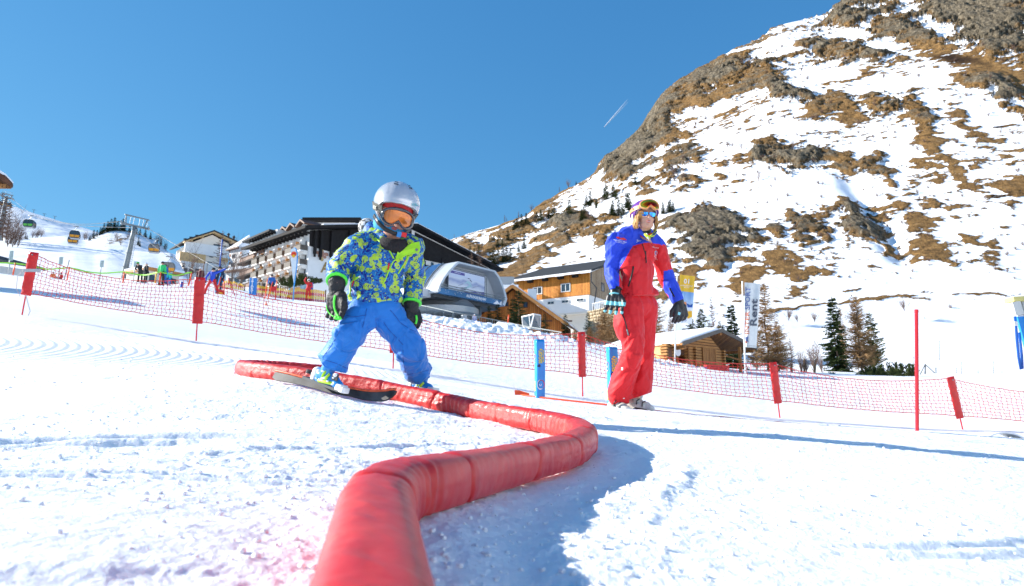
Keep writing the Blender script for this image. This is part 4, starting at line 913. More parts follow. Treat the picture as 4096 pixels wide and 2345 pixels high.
# == the child
kid=thing('person','small child in silver helmet, patterned jacket and blue trousers skiing astride the red tube','person',tuple(G(1480,3.65)))
def monster_print():
 m=bpy.data.materials.new('patterned_shell_fabric');m.use_nodes=True;t=m.node_tree;b=t.nodes['Principled BSDF'];b.inputs['Roughness'].default_value=.55;b.inputs['Specular IOR Level'].default_value=.35
 tc=N(t,'ShaderNodeTexCoord');dn=N(t,'ShaderNodeTexNoise',i_Scale=9.0,i_Detail=2.0);t.links.new(tc.outputs['Object'],dn.inputs['Vector'])
 ad=N(t,'ShaderNodeVectorMath',operation='MULTIPLY_ADD');ad.inputs[1].default_value=(.075,.075,.075);t.links.new(dn.outputs['Color'],ad.inputs[0]);t.links.new(tc.outputs['Object'],ad.inputs[2])
 v1=N(t,'ShaderNodeTexVoronoi',i_Scale=23.0);t.links.new(ad.outputs[0],v1.inputs['Vector'])
 v2=N(t,'ShaderNodeTexVoronoi',i_Scale=60.0);t.links.new(ad.outputs[0],v2.inputs['Vector'])
 n1=N(t,'ShaderNodeTexNoise',i_Scale=34.0,i_Detail=1.5,i_Distortion=1.6);t.links.new(tc.outputs['Object'],n1.inputs['Vector'])
 lime=(.42,.62,.02);mid=(.010,.12,.42);navy=(.010,.016,.20);cy=(.02,.32,.50)
 base=ramp(t,n1.outputs[0],[(0,navy),(.40,mid),(.50,cy),(.525,mid),(.60,navy)],'CONSTANT')
 spc=N(t,'ShaderNodeSeparateColor');t.links.new(v1.outputs['Color'],spc.inputs[0])
 head=N(t,'ShaderNodeMath',operation='LESS_THAN',i_1=.47);t.links.new(v1.outputs['Distance'],head.inputs[0])
 isl=N(t,'ShaderNodeMath',operation='GREATER_THAN',i_1=.08);t.links.new(spc.outputs[0],isl.inputs[0])
 hm=N(t,'ShaderNodeMath',operation='MULTIPLY');t.links.new(head.outputs[0],hm.inputs[0]);t.links.new(isl.outputs[0],hm.inputs[1])
 eat=ramp(t,n1.outputs[0],[(0,(0,0,0)),(.34,(1,1,1)),(.46,(0,0,0)),(.485,(1,1,1)),(.64,(0,0,0))],'CONSTANT')
 h2=N(t,'ShaderNodeMath',operation='MULTIPLY');t.links.new(hm.outputs[0],h2.inputs[0]);t.links.new(eat,h2.inputs[1])
 m1=N(t,'ShaderNodeMix',data_type='RGBA');t.links.new(h2.outputs[0],m1.inputs[0]);t.links.new(base,m1.inputs[6]);m1.inputs[7].default_value=(*lime,1)
 ring=ramp(t,v2.outputs['Distance'],[(0,(1,1,1)),(.10,(0,0,0)),(.17,(1,1,1)),(.30,(0,0,0))],'CONSTANT')
 sp2=N(t,'ShaderNodeSeparateColor');t.links.new(v2.outputs['Color'],sp2.inputs[0])
 g2=N(t,'ShaderNodeMath',operation='GREATER_THAN',i_1=.55);t.links.new(sp2.outputs[1],g2.inputs[0]);rm=N(t,'ShaderNodeMath',operation='MULTIPLY');t.links.new(ring,rm.inputs[0]);t.links.new(g2.outputs[0],rm.inputs[1])
 inv=N(t,'ShaderNodeMix',data_type='RGBA');inv.inputs[6].default_value=(*lime,1);inv.inputs[7].default_value=(*navy,1);t.links.new(h2.outputs[0],inv.inputs[0])
 m2=N(t,'ShaderNodeMix',data_type='RGBA');t.links.new(rm.outputs[0],m2.inputs[0]);t.links.new(m1.outputs[2],m2.inputs[6]);t.links.new(inv.outputs[2],m2.inputs[7])
 t.links.new(m2.outputs[2],b.inputs['Base Color'])
 nb=N(t,'ShaderNodeTexNoise',i_Scale=45.0,i_Detail=4.0);t.links.new(tc.outputs['Object'],nb.inputs['Vector'])
 bp=N(t,'ShaderNodeBump',i_Strength=.35,i_Distance=.006);t.links.new(nb.outputs[0],bp.inputs['Height']);t.links.new(bp.outputs[0],b.inputs['Normal']);return m
M_['print']=monster_print()
M_['kidpants']=mat('blue_ski_fabric',(.008,.165,.56),.55,spec=.3,bump=.35,bscale=26,var=.07,vscale=9,sheen=.2)
M_['lime']=mat('lime_trim',(.36,.72,.03),.5);M_['limeg']=mat('neon_green_trim',(.10,.82,.06),.5)
M_['glove']=mat('black_glove_fabric',(.018,.018,.02),.6,bump=.4,bscale=60,var=.3)
M_['bootb']=mat('blue_boot_shell',(.02,.22,.58),.3,spec=.6,bump=.15,bscale=30,var=.1)
M_['limeb']=mat('lime_boot_plastic',(.45,.72,.04),.35)
K=lambda x,y,D=3.62:P(x,y,D)
hipL,hipR=K(1452,1262,3.62),K(1556,1268,3.68)
kneeL,ankL=K(1398,1345,3.53),K(1325,1462,3.58)
kneeR,ankR=K(1636,1385,3.68),K(1674,1500,3.86)
shL,shR=K(1425,990,3.62),K(1642,990,3.68)
elL,wrL=K(1358,1068,3.62),K(1348,1130,3.52)
elR,wrR=K(1657,1105,3.80),K(1645,1215,3.72)
chest=K(1530,1050,3.66);pel=K(1500,1225,3.66);neck=K(1568,945,3.68)
head_c=K(1587,815,3.62)
HM=head_frame(head_c,(.34,-.86,-.36),(.25,-.22,.95))
hl=lambda x,y,z:HM@Vector((x,y,z))
HR=HM.to_3x3()
pr=[('e',hl(0,.01,-.01),(.088,.105,.10),HR),('c',hl(0,-.035,-.095),hl(0,-.045,-.105),.058,.050),('c',hl(0,-.055,-.135),hl(0,-.052,-.125),.034,.05),('c',hl(0,-.108,-.080),hl(0,-.117,-.102),.010,.0125),('e',hl(.034,-.075,-.105),(.024,.02,.024),HR),('e',hl(-.034,-.075,-.105),(.024,.02,.024),HR),('c',hl(0,.0,-.10),neck-Vector((0,0,.03)),.045,.05),('c',neck-Vector((0,0,.05)),pel,.07,.09),('c',shL,elL,.035,.03),('c',elL,wrL,.03,.025),('c',shR,elR,.035,.03),('c',elR,wrR,.03,.025),('c',neck-Vector((0,-.03,.07)),shL,.035,.03),('c',neck-Vector((0,-.03,.07)),shR,.035,.03),('c',pel,hipL,.08,.06),('c',pel,hipR,.08,.06),('c',hipL,kneeL,.055,.045),('c',kneeL,ankL,.045,.035),('c',hipR,kneeR,.055,.045),('c',kneeR,ankR,.045,.035)]
fuse('body',pr,.0065,M_['skin'],kid,smooth=3)
mb=MB();mb.tube([hl(-.017,-.099,-.1215),hl(-.006,-.105,-.119),hl(0,-.1055,-.1205),hl(.006,-.105,-.119),hl(.017,-.099,-.1215)],[.002,.0038,.0032,.0038,.002],8);mb.tube([hl(-.014,-.099,-.127),hl(0,-.104,-.1285),hl(.014,-.099,-.127)],[.002,.0048,.002],8);mb.build('lips',M_['lips'],kid,smooth=True)
tr=[('e',K(1500,1238,3.66),(.142,.11,.085)),('c',hipL,kneeL,.094,.074),('c',kneeL,ankL,.074,.077),('c',hipR,kneeR,.092,.074),('c',kneeR,ankR,.076,.073),('e',K(1382,1334,3.50),(.066,.065,.05)),('c',K(1300,1444,3.57),K(1356,1466,3.57),.048,.048),('c',K(1655,1498,3.85),K(1694,1488,3.85),.044,.044)]
def cut_below(planes):
 def fn(co,no):
  for (p,n,rad) in planes:
   p=np.array(p);n=np.array(Vector(n).normalized());d_=(co-p)@n;near_=np.linalg.norm(co-p,axis=1)<rad
   k=near_&(d_>0);co[k]=co[k]-np.outer(d_[k]*.92,n)
  return co
 return fn
axL=(ankL-kneeL).normalized();axR=(ankR-kneeR).normalized()
folds=[(hipL,kneeL,.016,8,1),(kneeL,ankL,.014,8,2),(hipR,kneeR,.016,8,3),(kneeR,ankR,.018,11,4),(pel+Vector((-.1,0,0)),pel+Vector((.1,0,0)),.010,7,5)]
ktr=fuse('trousers',tr,.0065,M_['kidpants'],kid,smooth=5,folds=folds,fn=cut_below([(tuple(ankL-axL*.018),tuple(axL),.17),(tuple(ankR-axR*.022),tuple(axR),.16)]))
STK=Surf(ktr);M_['seam']=mat('dark_blue_seam',(.006,.06,.30),.6)
for q in ([(1385,1262),(1420,1268),(1466,1260)],[(1466,1235),(1460,1270),(1450,1310)],[(1560,1240),(1580,1262),(1600,1290)],[(1600,1290),(1640,1318),(1662,1326)],[(1366,1310),(1350,1340),(1320,1390),(1290,1430)],[(1535,1290),(1555,1320),(1585,1350),(1612,1380)],[(1612,1400),(1612,1440),(1622,1490)],[(1264,1430),(1300,1440),(1350,1456),(1388,1474)],[(1622,1500),(1660,1494),(1712,1482)]):
 ribbon_on(STK,q,.0016,M_['seam'],ktr,'seam',lift=.0005)
jk=[('e',K(1499,1190,3.67),(.150,.118,.085)),('e',K(1508,1120,3.67),(.140,.115,.11)),('e',K(1528,1040,3.67),(.152,.118,.11)),('c',K(1450,985,3.68),K(1615,985,3.70),.078,.078),('c',K(1545,965,3.70),K(1560,940,3.71),.085,.070),('c',K(1500,960,3.72),K(1490,925,3.76),.06,.052),('c',K(1630,975,3.72),K(1660,985,3.72),.06,.05)]
arL=[('c',shL,elL,.066,.062),('c',elL,K(1347,1112,3.55),.062,.053)]
arR=[('c',shR,elR,.062,.058),('c',elR,K(1648,1200,3.74),.058,.051)]
jf=[(K(1560,950,3.67),K(1500,1230,3.67),.013,9,11),(shL,elL,.013,14,12),(elL,wrL,.012,16,13),(shR,elR,.013,13,14),(elR,wrR,.012,13,15)]
aw=(wrL-elL).normalized();aw2=(wrR-elR).normalized()
kj=fuse('jacket',jk+arL+arR,.0065,M_['print'],kid,smooth=3,folds=jf,fn=cut_below([(tuple(K(1346,1124,3.54)),tuple(aw),.085),(tuple(K(1647,1214,3.73)),tuple(aw2),.08),(tuple(K(1497,1236,3.66)),(.02,0,-1),.20)]))
SJ=Surf(kj)
ribbon_on(SJ,[(1588,1035),(1573,1045),(1556,1080),(1543,1115),(1530,1140)],.0035,M_['lime'],kj,'zip')
ribbon_on(SJ,[(1500,952),(1530,975),(1556,1000),(1575,1035)],.0045,M_['lime'],kj,'zip')
ribbon_on(SJ,[(1556,1052),(1552,1078)],.004,M_['redp'],kj,'zip_pull')
ribbon_on(SJ,[(1435,1108),(1407,1126),(1398,1148),(1404,1170),(1396,1185)],.0055,M_['lime'],kj,'pocket_zip')
ribbon_on(SJ,[(1415,1122),(1408,1146)],.0042,M_['redp'],kj,'zip_pull');ribbon_on(SJ,[(1441,1105),(1425,1113)],.004,M_['whi'],kj,'zip_pull')
ribbon_on(SJ,[(1634,1022),(1610,1068),(1592,1095)],.004,M_['lime'],kj,'pocket_zip');ribbon_on(SJ,[(1622,1040),(1616,1062)],.0035,mat('orange_toggle',(.7,.2,.04),.5),kj,'zip_pull')
ribbon_on(SJ,[(1385,1221),(1440,1228),(1500,1236),(1560,1243),(1604,1244)],.0035,M_['lime'],kj,'hem_trim')
for (c_,ax_,r_) in ((K(1347,1124,3.54),aw,.056),(K(1647,1212,3.73),aw2,.054)):
 mb=MB();mb.lathe(c_,[(r_*.9,-.007),(r_*.99,-.006),(r_*1.0,0),(r_*.98,.004),(r_*.8,.005)],22,ax_);mb.build('cuff_trim',M_['limeg'],kj,smooth=True)
fl=[(1583,1036),(1590,1008),(1612,990),(1640,976),(1676,966),(1679,985),(1678,1004),(1655,1014),(1625,1020),(1600,1034)]
mb=MB();pts=[]
for x,y in fl:
 h=SJ.hit(min(x,1655),y,.012);D_=PX(h)[2] if h is not None else 3.55
 pts.append(P(x,y,D_-.004-max(0,(x-1640))*.0002))
mb.slab(pts,(0.002,.008,0));mb.build('collar_flap',M_['lime'],kj)
cpt_=pts[6]+Vector((-.014,-.006,.004));mb=MB();mb.lathe(cpt_,[(.0075,0),(.0075,.003),(.003,.004)],14,Vector((0,-1,0)));mb.build('press_stud',M_['steel'],kj)
mb=MB();ax_=(hl(0,-.02,-.13)-neck).normalized()
def soft_ring(c,ax,prof,sc=(1,1),seed=0,n=36,amp=.005):
 x,y,z=frame_from(ax,Vector((0,1,0)));vs=[]
 for (r_,h_) in prof:
  for k in range(n):
   a=2*math.pi*k/n;rr=r_+amp*float(fbm(np.array([math.cos(a)*2+seed]),np.array([math.sin(a)*2+h_*50]),3,600+seed,.6,True))
   vs.append(Vector(c)+x*rr*sc[0]*math.cos(a)+y*rr*sc[1]*math.sin(a)+z*h_)
 m_=len(prof);return vs,[(i*n+k,i*n+(k+1)%n,(i+1)*n+(k+1)%n,(i+1)*n+k) for i in range(m_-1) for k in range(n)]
vs,fs=soft_ring(K(1575,985,3.63),Vector((.12,-.3,1)),[(.03,-.045),(.056,-.04),(.072,-.02),(.078,0),(.077,.018),(.070,.032),(.060,.042),(.048,.043)],(1.02,1),3)
mb._add(vs,fs);mb.build('neck_warmer',mat('black_fleece',(.02,.018,.02),.95,bump=.5,bscale=120),kid,smooth=True)
mb=MB();vs,fs=soft_ring(hl(0,.005,-.135),HM.to_3x3()@Vector((0,0,1)),[(.055,-.02),(.082,-.018),(.092,.0),(.092,.02),(.086,.03),(.07,.032)],(1,1.05),5,amp=.008)
mb._add(vs,fs);mb.build('scarf',mat('cyan_scarf',(.04,.32,.62),.8,var=.3,vscale=40),kid,smooth=True)
M_['silver']=mat('silver_helmet_shell',(.52,.54,.57),.24,.35,.6,var=.05,vscale=3,coat=.7)
HRr=(.121,.138,.118)
def krim(az):
 a=abs((az+math.pi)%(2*math.pi)-math.pi)
 return float(np.interp(a,[0,.5,.9,1.15,1.35,1.75,2.0,2.4,3.2],[.012,.006,-.008,-.045,-.095,-.098,-.075,-.062,-.06]))
def kfn(az,e,t):
 a=(az+math.pi)%(2*math.pi)-math.pi;x=math.cos(e)*math.sin(a);y=math.cos(e)*math.cos(a);g=0
 if y>-.35 and e>.2:
  for s_ in (-1,1):
   cx_=s_*(.36+.10*max(0,y));g-=.014*math.exp(-((abs(x-cx_)-.17)/.028)**2)*(e>.38)*(1 if e<1.35 else .3);g-=.012*(abs(x-cx_)<.15)*(.55 if e>.42 else 0)
 g+=.010*math.exp(-(x/.10)**2)*(e>.5)+.02*math.exp(-(t/.05)**2)
 return g
hel=shell(HM,HRr,krim,'helmet',M_['silver'],kid,.9,kfn,96,40)
def on_dome(M,r,az,el,off=0):ce=math.cos(el);return M@Vector(((r[0]+off)*ce*math.sin(az),-(r[1]+off)*ce*math.cos(az),(r[2]+off)*math.sin(el)))
vent_m=mat('dark_vent',(.10,.11,.13),.3,.3)
for s_ in (-1,1):
 for (el0,el1,wd_) in ((.95,1.05,.13),(1.14,1.24,.12)):
  mb=MB();q=[]
  for (u,v) in ((-1,0),(1,0),(1,1),(-1,1)):
   el=el0+(el1-el0)*v;az=math.atan2(s_*.36+u*.10,math.cos(el));q.append(on_dome(HM,HRr,s_*.62/max(.5,math.cos(el)*1.7)+u*wd_/math.cos(el)*.8,el,.0012))
  mb.poly(q if s_>0 else q[::-1]);mb.build('vent',vent_m,hel)
text_obj('ALPINA',.017,basis(on_dome(HM,HRr,.62,.19,.0035),HR@Vector((math.cos(.62),math.sin(.62),0)),HR@Vector((0,0,1))),mat('teal_print',(.05,.35,.42),.4),hel,ext=.0005,tilt=.2)
shell(HM,(.112,.128,.108),lambda az:krim(az)-.004,'liner',mat('grey_liner',(.35,.34,.33),.9),hel,.93,None,48,12)
strap_round(HM,(.094,.112,.13),-.006,.045,-1.1,1.1,M_['redp'],kid,'headband')
GM=HM@Matrix.Translation((.002,-.137,-.062))@Matrix.Rotation(R(-8),4,'X')
m_of=lens_mat('orange_lens',[(.3,(.40,.08,.004)),(.5,(.66,.17,.008)),(.7,(.32,.10,.02))],.08,.25)
gf,cur=goggles(GM,.087,.043,.12,mat('gloss_black_frame',(.012,.014,.02),.12,spec=.8,coat=.8),m_of,kid,.55,.0098)
m_strap=mat('dark_grey_webbing',(.10,.10,.085),.8,bump=.4,bscale=150)
for s_ in (-1,1):strap_round(HM,(.123,.140,.13),-.040,.038,s_*.82,s_*2.2,m_strap,gf,'strap',tiltz=-.01)
strap_round(HM,(.123,.140,.13),-.040,.038,2.2,2*math.pi-2.2,m_strap,gf,'strap',tiltz=-.01)
_a=-1.22;text_obj('ex',.034,basis(HM@Vector((.129*math.sin(_a)*.96,-.146*math.cos(_a)*.96,-.043)),HR@Vector((math.cos(_a),math.sin(_a),0)),HR@Vector((0,0,1))),mat('grey_print',(.28,.29,.24),.6),gf,bold=.001,ext=.0006,tilt=-.15)
mb=MB();mb.tube([hl(-.105,-.02,-.09),hl(-.085,-.075,-.118),hl(-.045,-.108,-.139),hl(0,-.118,-.148),hl(.05,-.105,-.142),hl(.095,-.05,-.11)],.0115,8,sq=(.30,1),up=Vector((0,0,1)));cs_o=mb.build('chin_strap',M_['black'],hel,smooth=True)
mb=MB();mb.box(hl(.052,-.116,-.142),(.028,.012,.024),HR);mb.build('buckle',M_['redp'],hel);mb=MB();mb.box(hl(.027,-.121,-.146),(.022,.012,.028),HR);mb.build('buckle',mat('blue_buckle',(.02,.2,.5),.4),hel)
vs,fs=soft_ring(K(1470,905,3.78),Vector((0,0,1)),[(.01,-.05),(.035,-.045),(.045,-.02),(.046,.0),(.04,.025),(.02,.04),(.004,.042)],(1.1,1),7,amp=.004)
ck=bpy.data.materials.new('chequered_fleece');ck.use_nodes=True;t_=ck.node_tree;cb=N(t_,'ShaderNodeTexChecker',i_Scale=45.0);cb.inputs[1].default_value=(.7,.7,.7,1);cb.inputs[2].default_value=(.15,.14,.14,1);tc_=N(t_,'ShaderNodeTexCoord');t_.links.new(tc_.outputs['Object'],cb.inputs[0]);t_.links.new(cb.outputs[0],t_.nodes['Principled BSDF'].inputs['Base Color']);t_.nodes['Principled BSDF'].inputs['Roughness'].default_value=.9
mb=MB();mb._add(vs,fs);mb.build('hood',ck,kj,smooth=True)
gd=K(1352,1290,3.52)-K(1346,1125,3.54)
g1,tp=hand(K(1346,1178,3.52),gd,(.85,-.55,0),.136,M_['glove'],kid,curl=.4,spread=-.05,thick=1.45)
pr=[('c',K(1347,1130,3.54),K(1346,1182,3.525),.046,.034)];fuse('glove_cuff',pr,.005,M_['glove'],g1,smooth=2,folds=[(K(1347,1120,3.53),K(1346,1190,3.52),.003,40,31)])
SG=Surf(g1)
ribbon_on(SG,[(1342,1182),(1336,1205),(1339,1235),(1348,1258),(1358,1272)],.0065,M_['limeg'],g1,'green_panel',lift=.0005);ribbon_on(SG,[(1340,1268),(1352,1276),(1364,1272)],.010,M_['limeg'],g1,'green_panel',lift=.002);ribbon_on(SG,[(1304,1215),(1308,1240),(1320,1258),(1336,1268)],.003,M_['limeg'],g1,'green_piping',lift=.001)
ribbon_on(Surf(g1,kj),[(1312,1152),(1306,1180)],.003,M_['limeg'],g1,'pull_cord')
g2,_=hand(K(1648,1240,3.72),K(1656,1300,3.66)-K(1646,1215,3.72),(-.8,-.6,0),.118,M_['glove'],kid,curl=.6,spread=-.02,thick=1.2)
fuse('glove_cuff',[('c',K(1645,1216,3.73),K(1648,1243,3.72),.043,.036)],.005,M_['glove'],g2,smooth=2)
SG2=Surf(g2);ribbon_on(SG2,[(1664,1262),(1668,1280),(1662,1296)],.006,M_['limeg'],g2,'green_panel')
M_['skib']=mat('ski_base',(.055,.055,.055),.6,spec=.25,var=.8,vscale=9);M_['skit']=mat('orange_ski_top',(.75,.10,.03),.3,var=.25,vscale=40)
def ski(pts,cross,name,label,wid=.074,away=False):
 o=thing(name,label,'ski',tuple(pts[0]),group=None);c=Vector(cross).normalized();n=len(pts)
 s=[0];
 for a,b in zip(pts,pts[1:]):s.append(s[-1]+(b-a).length)
 L=s[-1];up=None
 for nm,m,lo,hi,wsc in (('base',M_['skib'],0,.011,1.0),('top_sheet',M_['skit'],.0112,.015,.93)):
  vs=[]
  for i,p in enumerate(pts):
   t=(pts[min(i+1,n-1)]-pts[max(i-1,0)]).normalized();cc=(c-t*c.dot(t)).normalized();u=cc.cross(t)
   if (u.y<0) if away else (u.z<0):u=-u
   q=s[i]/L;w2=wid/2*(1.05-.30*math.sin(math.pi*min(1,q*1.1))**1+.0)*wsc*(math.sqrt(max(.02,1-((q-.90)/.10)**2)) if q>.90 else 1)*(min(1,.55+q*12) if q<.05 else 1)
   for (a_,b_) in ((-1,lo),(1,lo),(1,hi),(-1,hi)):vs.append(p+cc*w2*a_+u*b_)
  fs=[(i*4+j,i*4+(j+1)%4,(i+1)*4+(j+1)%4,(i+1)*4+j) for i in range(n-1) for j in range(4)]+[(3,2,1,0),tuple((n-1)*4+j for j in range(4))]
  me=newmesh(nm,vs,fs,m);me.set_sharp_from_angle(angle=R(40));place_mesh(nm,me,o)
 if away:
  vs=[p+c*wid/2*(1.05-.30*math.sin(math.pi*min(1,s[i]/L*1.1)))*(math.sqrt(max(.02,1-((s[i]/L-.90)/.10)**2)) if s[i]/L>.9 else 1)+Vector((0,-.002,.001)) for i,p in enumerate(pts)]
  mb=MB();mb.tube(vs,.0065,6);mb.build('sidewall',M_['skit'],o,smooth=True)
 return o
def gp(px,D,off):g=G(px,D);return Vector((g.x,g.y,gsurf(g.x,g.y)+off))
sk=[gp(1092,3.86,.045),gp(1160,3.78,.038),gp(1240,3.70,.034),gp(1325,3.62,.032),gp(1400,3.56,.032),gp(1470,3.51,.034),gp(1530,3.47,.044),gp(1562,3.45,.062),gp(1580,3.44,.078)]
sk=catmull(sk,.012)
ski1=ski(sk,(.10,.38,.92),'ski','near child ski with orange top and worn black base, tip curling up beside the tube',.054,True)
b1=K(1325,1520,3.60)
upL=(kneeL-ankL).normalized();upL=(upL+Vector((.1,.1,.9))).normalized()
tdL=(K(1415,1548,3.50)-K(1255,1498,3.68)).normalized()
bo1,(f_,s_,u_,sole_)=boot(K(1316,1472,3.575),tdL,upL,.205,M_['bootb'],kid)
def boot_bits(bo,f_,u_,sole_,L,front=Vector((0,-1,0))):
 side=f_.cross(u_);side=side if side.dot(front)>0 else -side
 mb=MB();mb.tube([sole_-f_*L*.30+u_*L*.0,sole_-f_*L*.1+side*L*.13+u_*L*-.02,sole_+f_*L*.3+side*L*.13,sole_+f_*L*.6],.010,6,sq=(1,1));mb.build('sole',M_['limeb'],bo,smooth=True)
 for (a,b) in ((.06,.16),(.20,.12)):
  q=sole_+f_*L*a+u_*L*b+side*L*.17
  mb=MB();mb.tube([q-f_*L*.02-u_*L*.07,q+side*.003,q+u_*L*.09+f_*L*.02-side*.01],.006,6,sq=(1.4,.5));mb.build('buckle',M_['limeb'],bo,smooth=True)
 q=sole_+u_*L*.58+f_*L*.12+side*L*.12;mb=MB();mb.tube([q-f_*L*.15,q+side*.006,q+f_*L*.14-side*.01-u_*L*.03],.010,8,sq=(.5,1.3));mb.build('cuff_strap',M_['limeb'],bo,smooth=True)
 sn=MB()
 for k in range(9):
  q=sole_+f_*L*rng.uniform(-.2,.5)+u_*L*rng.uniform(-.02,.28)+side*L*rng.uniform(.14,.19);r_=rng.uniform(.003,.011);sn.ell(q,(r_*1.6,r_*.7,r_),None,7,5)
 sn.build('stuck_snow',M_['snow_cap'],bo,smooth=True)['kind']='stuff'
boot_bits(bo1,f_,u_,sole_,.205)
mb=MB();q=sole_+f_*.115-u_*.004;mb.rbox(q+f_*.01-u_*.006,(.055,.052,.034),.012,Matrix((f_,f_.cross(u_),u_)).transposed());mb.rbox(q+f_*.03-u_*.012,(.05,.05,.03),.012,Matrix((f_,f_.cross(u_),u_)).transposed());mb.build('toe_binding',M_['frame_w'],ski1,auto=40)
mb=MB();q2=sole_-f_*.085+u_*.005;Mr=Matrix((f_,f_.cross(u_),u_)).transposed();mb.rbox(q2,(.036,.045,.045),.012,Mr);mb.ell(q2+u_*.03+f_*.01,(.028,.03,.026),Mr);mb.build('heel_binding',M_['frame_w'],ski1,auto=40)
mb=MB();mb.bar(q2-f_*.07-u_*.02,q+f_*.02-u_*.022,.05,.014,u_);mb.bar(q2-f_*.06+u_*.012,q2+u_*.0,.012,.010,u_);mb.rbox(q2-f_*.06+u_*.016,(.018,.03,.02),.005,Mr);mb.build('binding_plate',M_['metal_d'],ski1)
mb=MB();mb.rbox(sole_+f_*.075+u_*.035-f_.cross(u_)*.0+Vector((0,-.034,0)),(.045,.006,.036),.004,Mr);br=mb.build('binding_wing',M_['black'],ski1)
tdR=(K(1765,1562,3.74)-K(1640,1545,3.92)).normalized()
bo2,(f2,s2,u2,so2)=boot(K(1690,1512,3.865),tdR,Vector((.0,.1,1)),.19,M_['bootb'],kid);boot_bits(bo2,f2,u2,so2,.19)
sk2=[gp(1500,4.1,.02),gp(1570,4.02,.018),gp(1650,3.93,.018),gp(1730,3.85,.018),gp(1800,3.79,.02),gp(1850,3.75,.035),gp(1872,3.73,.055)]
sk2=catmull(sk2,.012);ski2=ski(sk2,(.3,.9,.1),'ski','far child ski with only its binding showing behind the red tube',.064)
Mr=Matrix((f2,f2.cross(u2),u2)).transposed();mb=MB();mb.rbox(so2+f2*.105,(.055,.055,.04),.012,Mr);mb.build('toe_binding',M_['frame_w'],ski2,auto=40);mb=MB();mb.rbox(so2-f2*.075+u2*.02,(.04,.05,.07),.012,Mr);mb.build('heel_binding',M_['metal'],ski2,auto=40)
# == the instructor
W=lambda x,y,D=5.8:P(x,y,D)
lady=thing('person','blond ski instructor in purple helmet, red and blue jacket and red trousers, walking','person',tuple(G(2530,5.85)))
def blockfab(name,polys,c_in,c_out):
 m=bpy.data.materials.new(name);m.use_nodes=True;t=m.node_tree;b=t.nodes['Principled BSDF'];b.inputs['Roughness'].default_value=.6;b.inputs['Specular IOR Level'].default_value=.3;b.inputs['Sheen Weight'].default_value=.15
 at=N(t,'ShaderNodeAttribute',attribute_name='panel');st=N(t,'ShaderNodeMath',operation='GREATER_THAN',i_1=.5);t.links.new(at.outputs['Fac'],st.inputs[0])
 mx=N(t,'ShaderNodeMix',data_type='RGBA');mx.inputs[6].default_value=(*c_out,1);mx.inputs[7].default_value=(*c_in,1);t.links.new(st.outputs[0],mx.inputs[0]);t.links.new(mx.outputs[2],b.inputs['Base Color'])
 tc=N(t,'ShaderNodeTexCoord');nb=N(t,'ShaderNodeTexNoise',i_Scale=30.0,i_Detail=5.0);t.links.new(tc.outputs['Object'],nb.inputs['Vector'])
 bp=N(t,'ShaderNodeBump',i_Strength=.35,i_Distance=.008);t.links.new(nb.outputs[0],bp.inputs['Height']);t.links.new(bp.outputs[0],b.inputs['Normal']);return m
RED=(.66,.010,.016);BLUE=(.014,.055,.60)
M_['redfab']=mat('red_ski_fabric',RED,.6,spec=.3,bump=.35,bscale=22,var=.05,vscale=6,sheen=.15)
hip=W(2548,1222,5.85);hA,hB=W(2520,1225,5.80),W(2578,1225,5.92);kA,kB=W(2530,1412,5.70),W(2572,1408,5.92);aA,aB=W(2478,1590,5.80),W(2545,1578,5.86)
sA,sB=W(2462,965,5.80),W(2622,985,5.98);eA,wA=W(2449,1080,5.86),W(2460,1180,5.72);eB,wB=W(2668,1115,6.02),W(2716,1215,5.96)
nk=W(2574,935,5.88)
hc=W(2579,861,5.84)
LM=head_frame(hc,(.16,-.98,.02),(.02,0,1));LR=LM.to_3x3();ll=lambda x,y,z:LM@Vector((x,y,z))
pr=[('e',ll(0,.015,.02),(.080,.098,.095),LR),('e',ll(0,-.032,-.045),(.060,.060,.072),LR),('c',ll(0,-.062,-.112),ll(0,-.055,-.100),.024,.034),('c',ll(.02,-.045,-.095),ll(-.02,-.045,-.095),.038,.038),('c',ll(0,-.090,-.022),ll(0,-.104,-.050),.009,.0125),('c',ll(.009,-.094,-.054),ll(-.009,-.094,-.054),.008,.008),('e',ll(.036,-.062,-.056),(.022,.022,.022),LR),('e',ll(-.036,-.062,-.056),(.022,.022,.022),LR),('c',ll(-.012,-.086,-.081),ll(.012,-.086,-.081),.008,.008),('c',ll(0,.0,-.09),nk-Vector((0,0,.03)),.050,.055),('c',nk-Vector((0,-.02,.09)),hip+Vector((0,.02,0)),.075,.08),('c',nk-Vector((0,-.03,.09)),sA+Vector((0,.02,0)),.035,.035),('c',nk-Vector((0,-.03,.09)),sB+Vector((0,.02,0)),.035,.035),('c',sA,eA,.045,.04),('c',eA,wA,.04,.03),('c',sB,eB,.045,.04),('c',eB,wB,.04,.03),('c',hip,hA,.07,.07),('c',hip,hB,.07,.07),('c',hA,kA,.08,.06),('c',kA,aA,.055,.045),('c',hB,kB,.08,.06),('c',kB,aB,.055,.045)]
fuse('body',pr,.0075,M_['skin'],lady,smooth=2)
mb=MB();mb.tube([ll(-.021,-.089,-.0815),ll(-.008,-.0955,-.079),ll(0,-.0955,-.0805),ll(.008,-.0955,-.079),ll(.021,-.089,-.0815)],[.002,.004,.0034,.004,.002],8);mb.tube([ll(-.018,-.088,-.0875),ll(0,-.0945,-.0905),ll(.018,-.088,-.0875)],[.002,.005,.002],8);mb.build('lips',M_['lips'],lady,smooth=True)
mb=MB();mb.box(ll(0,-.0935,-.0845),(.022,.004,.004),LR);mb.build('teeth',M_['whi'],lady)
hb=MB();r2=random.Random(3)
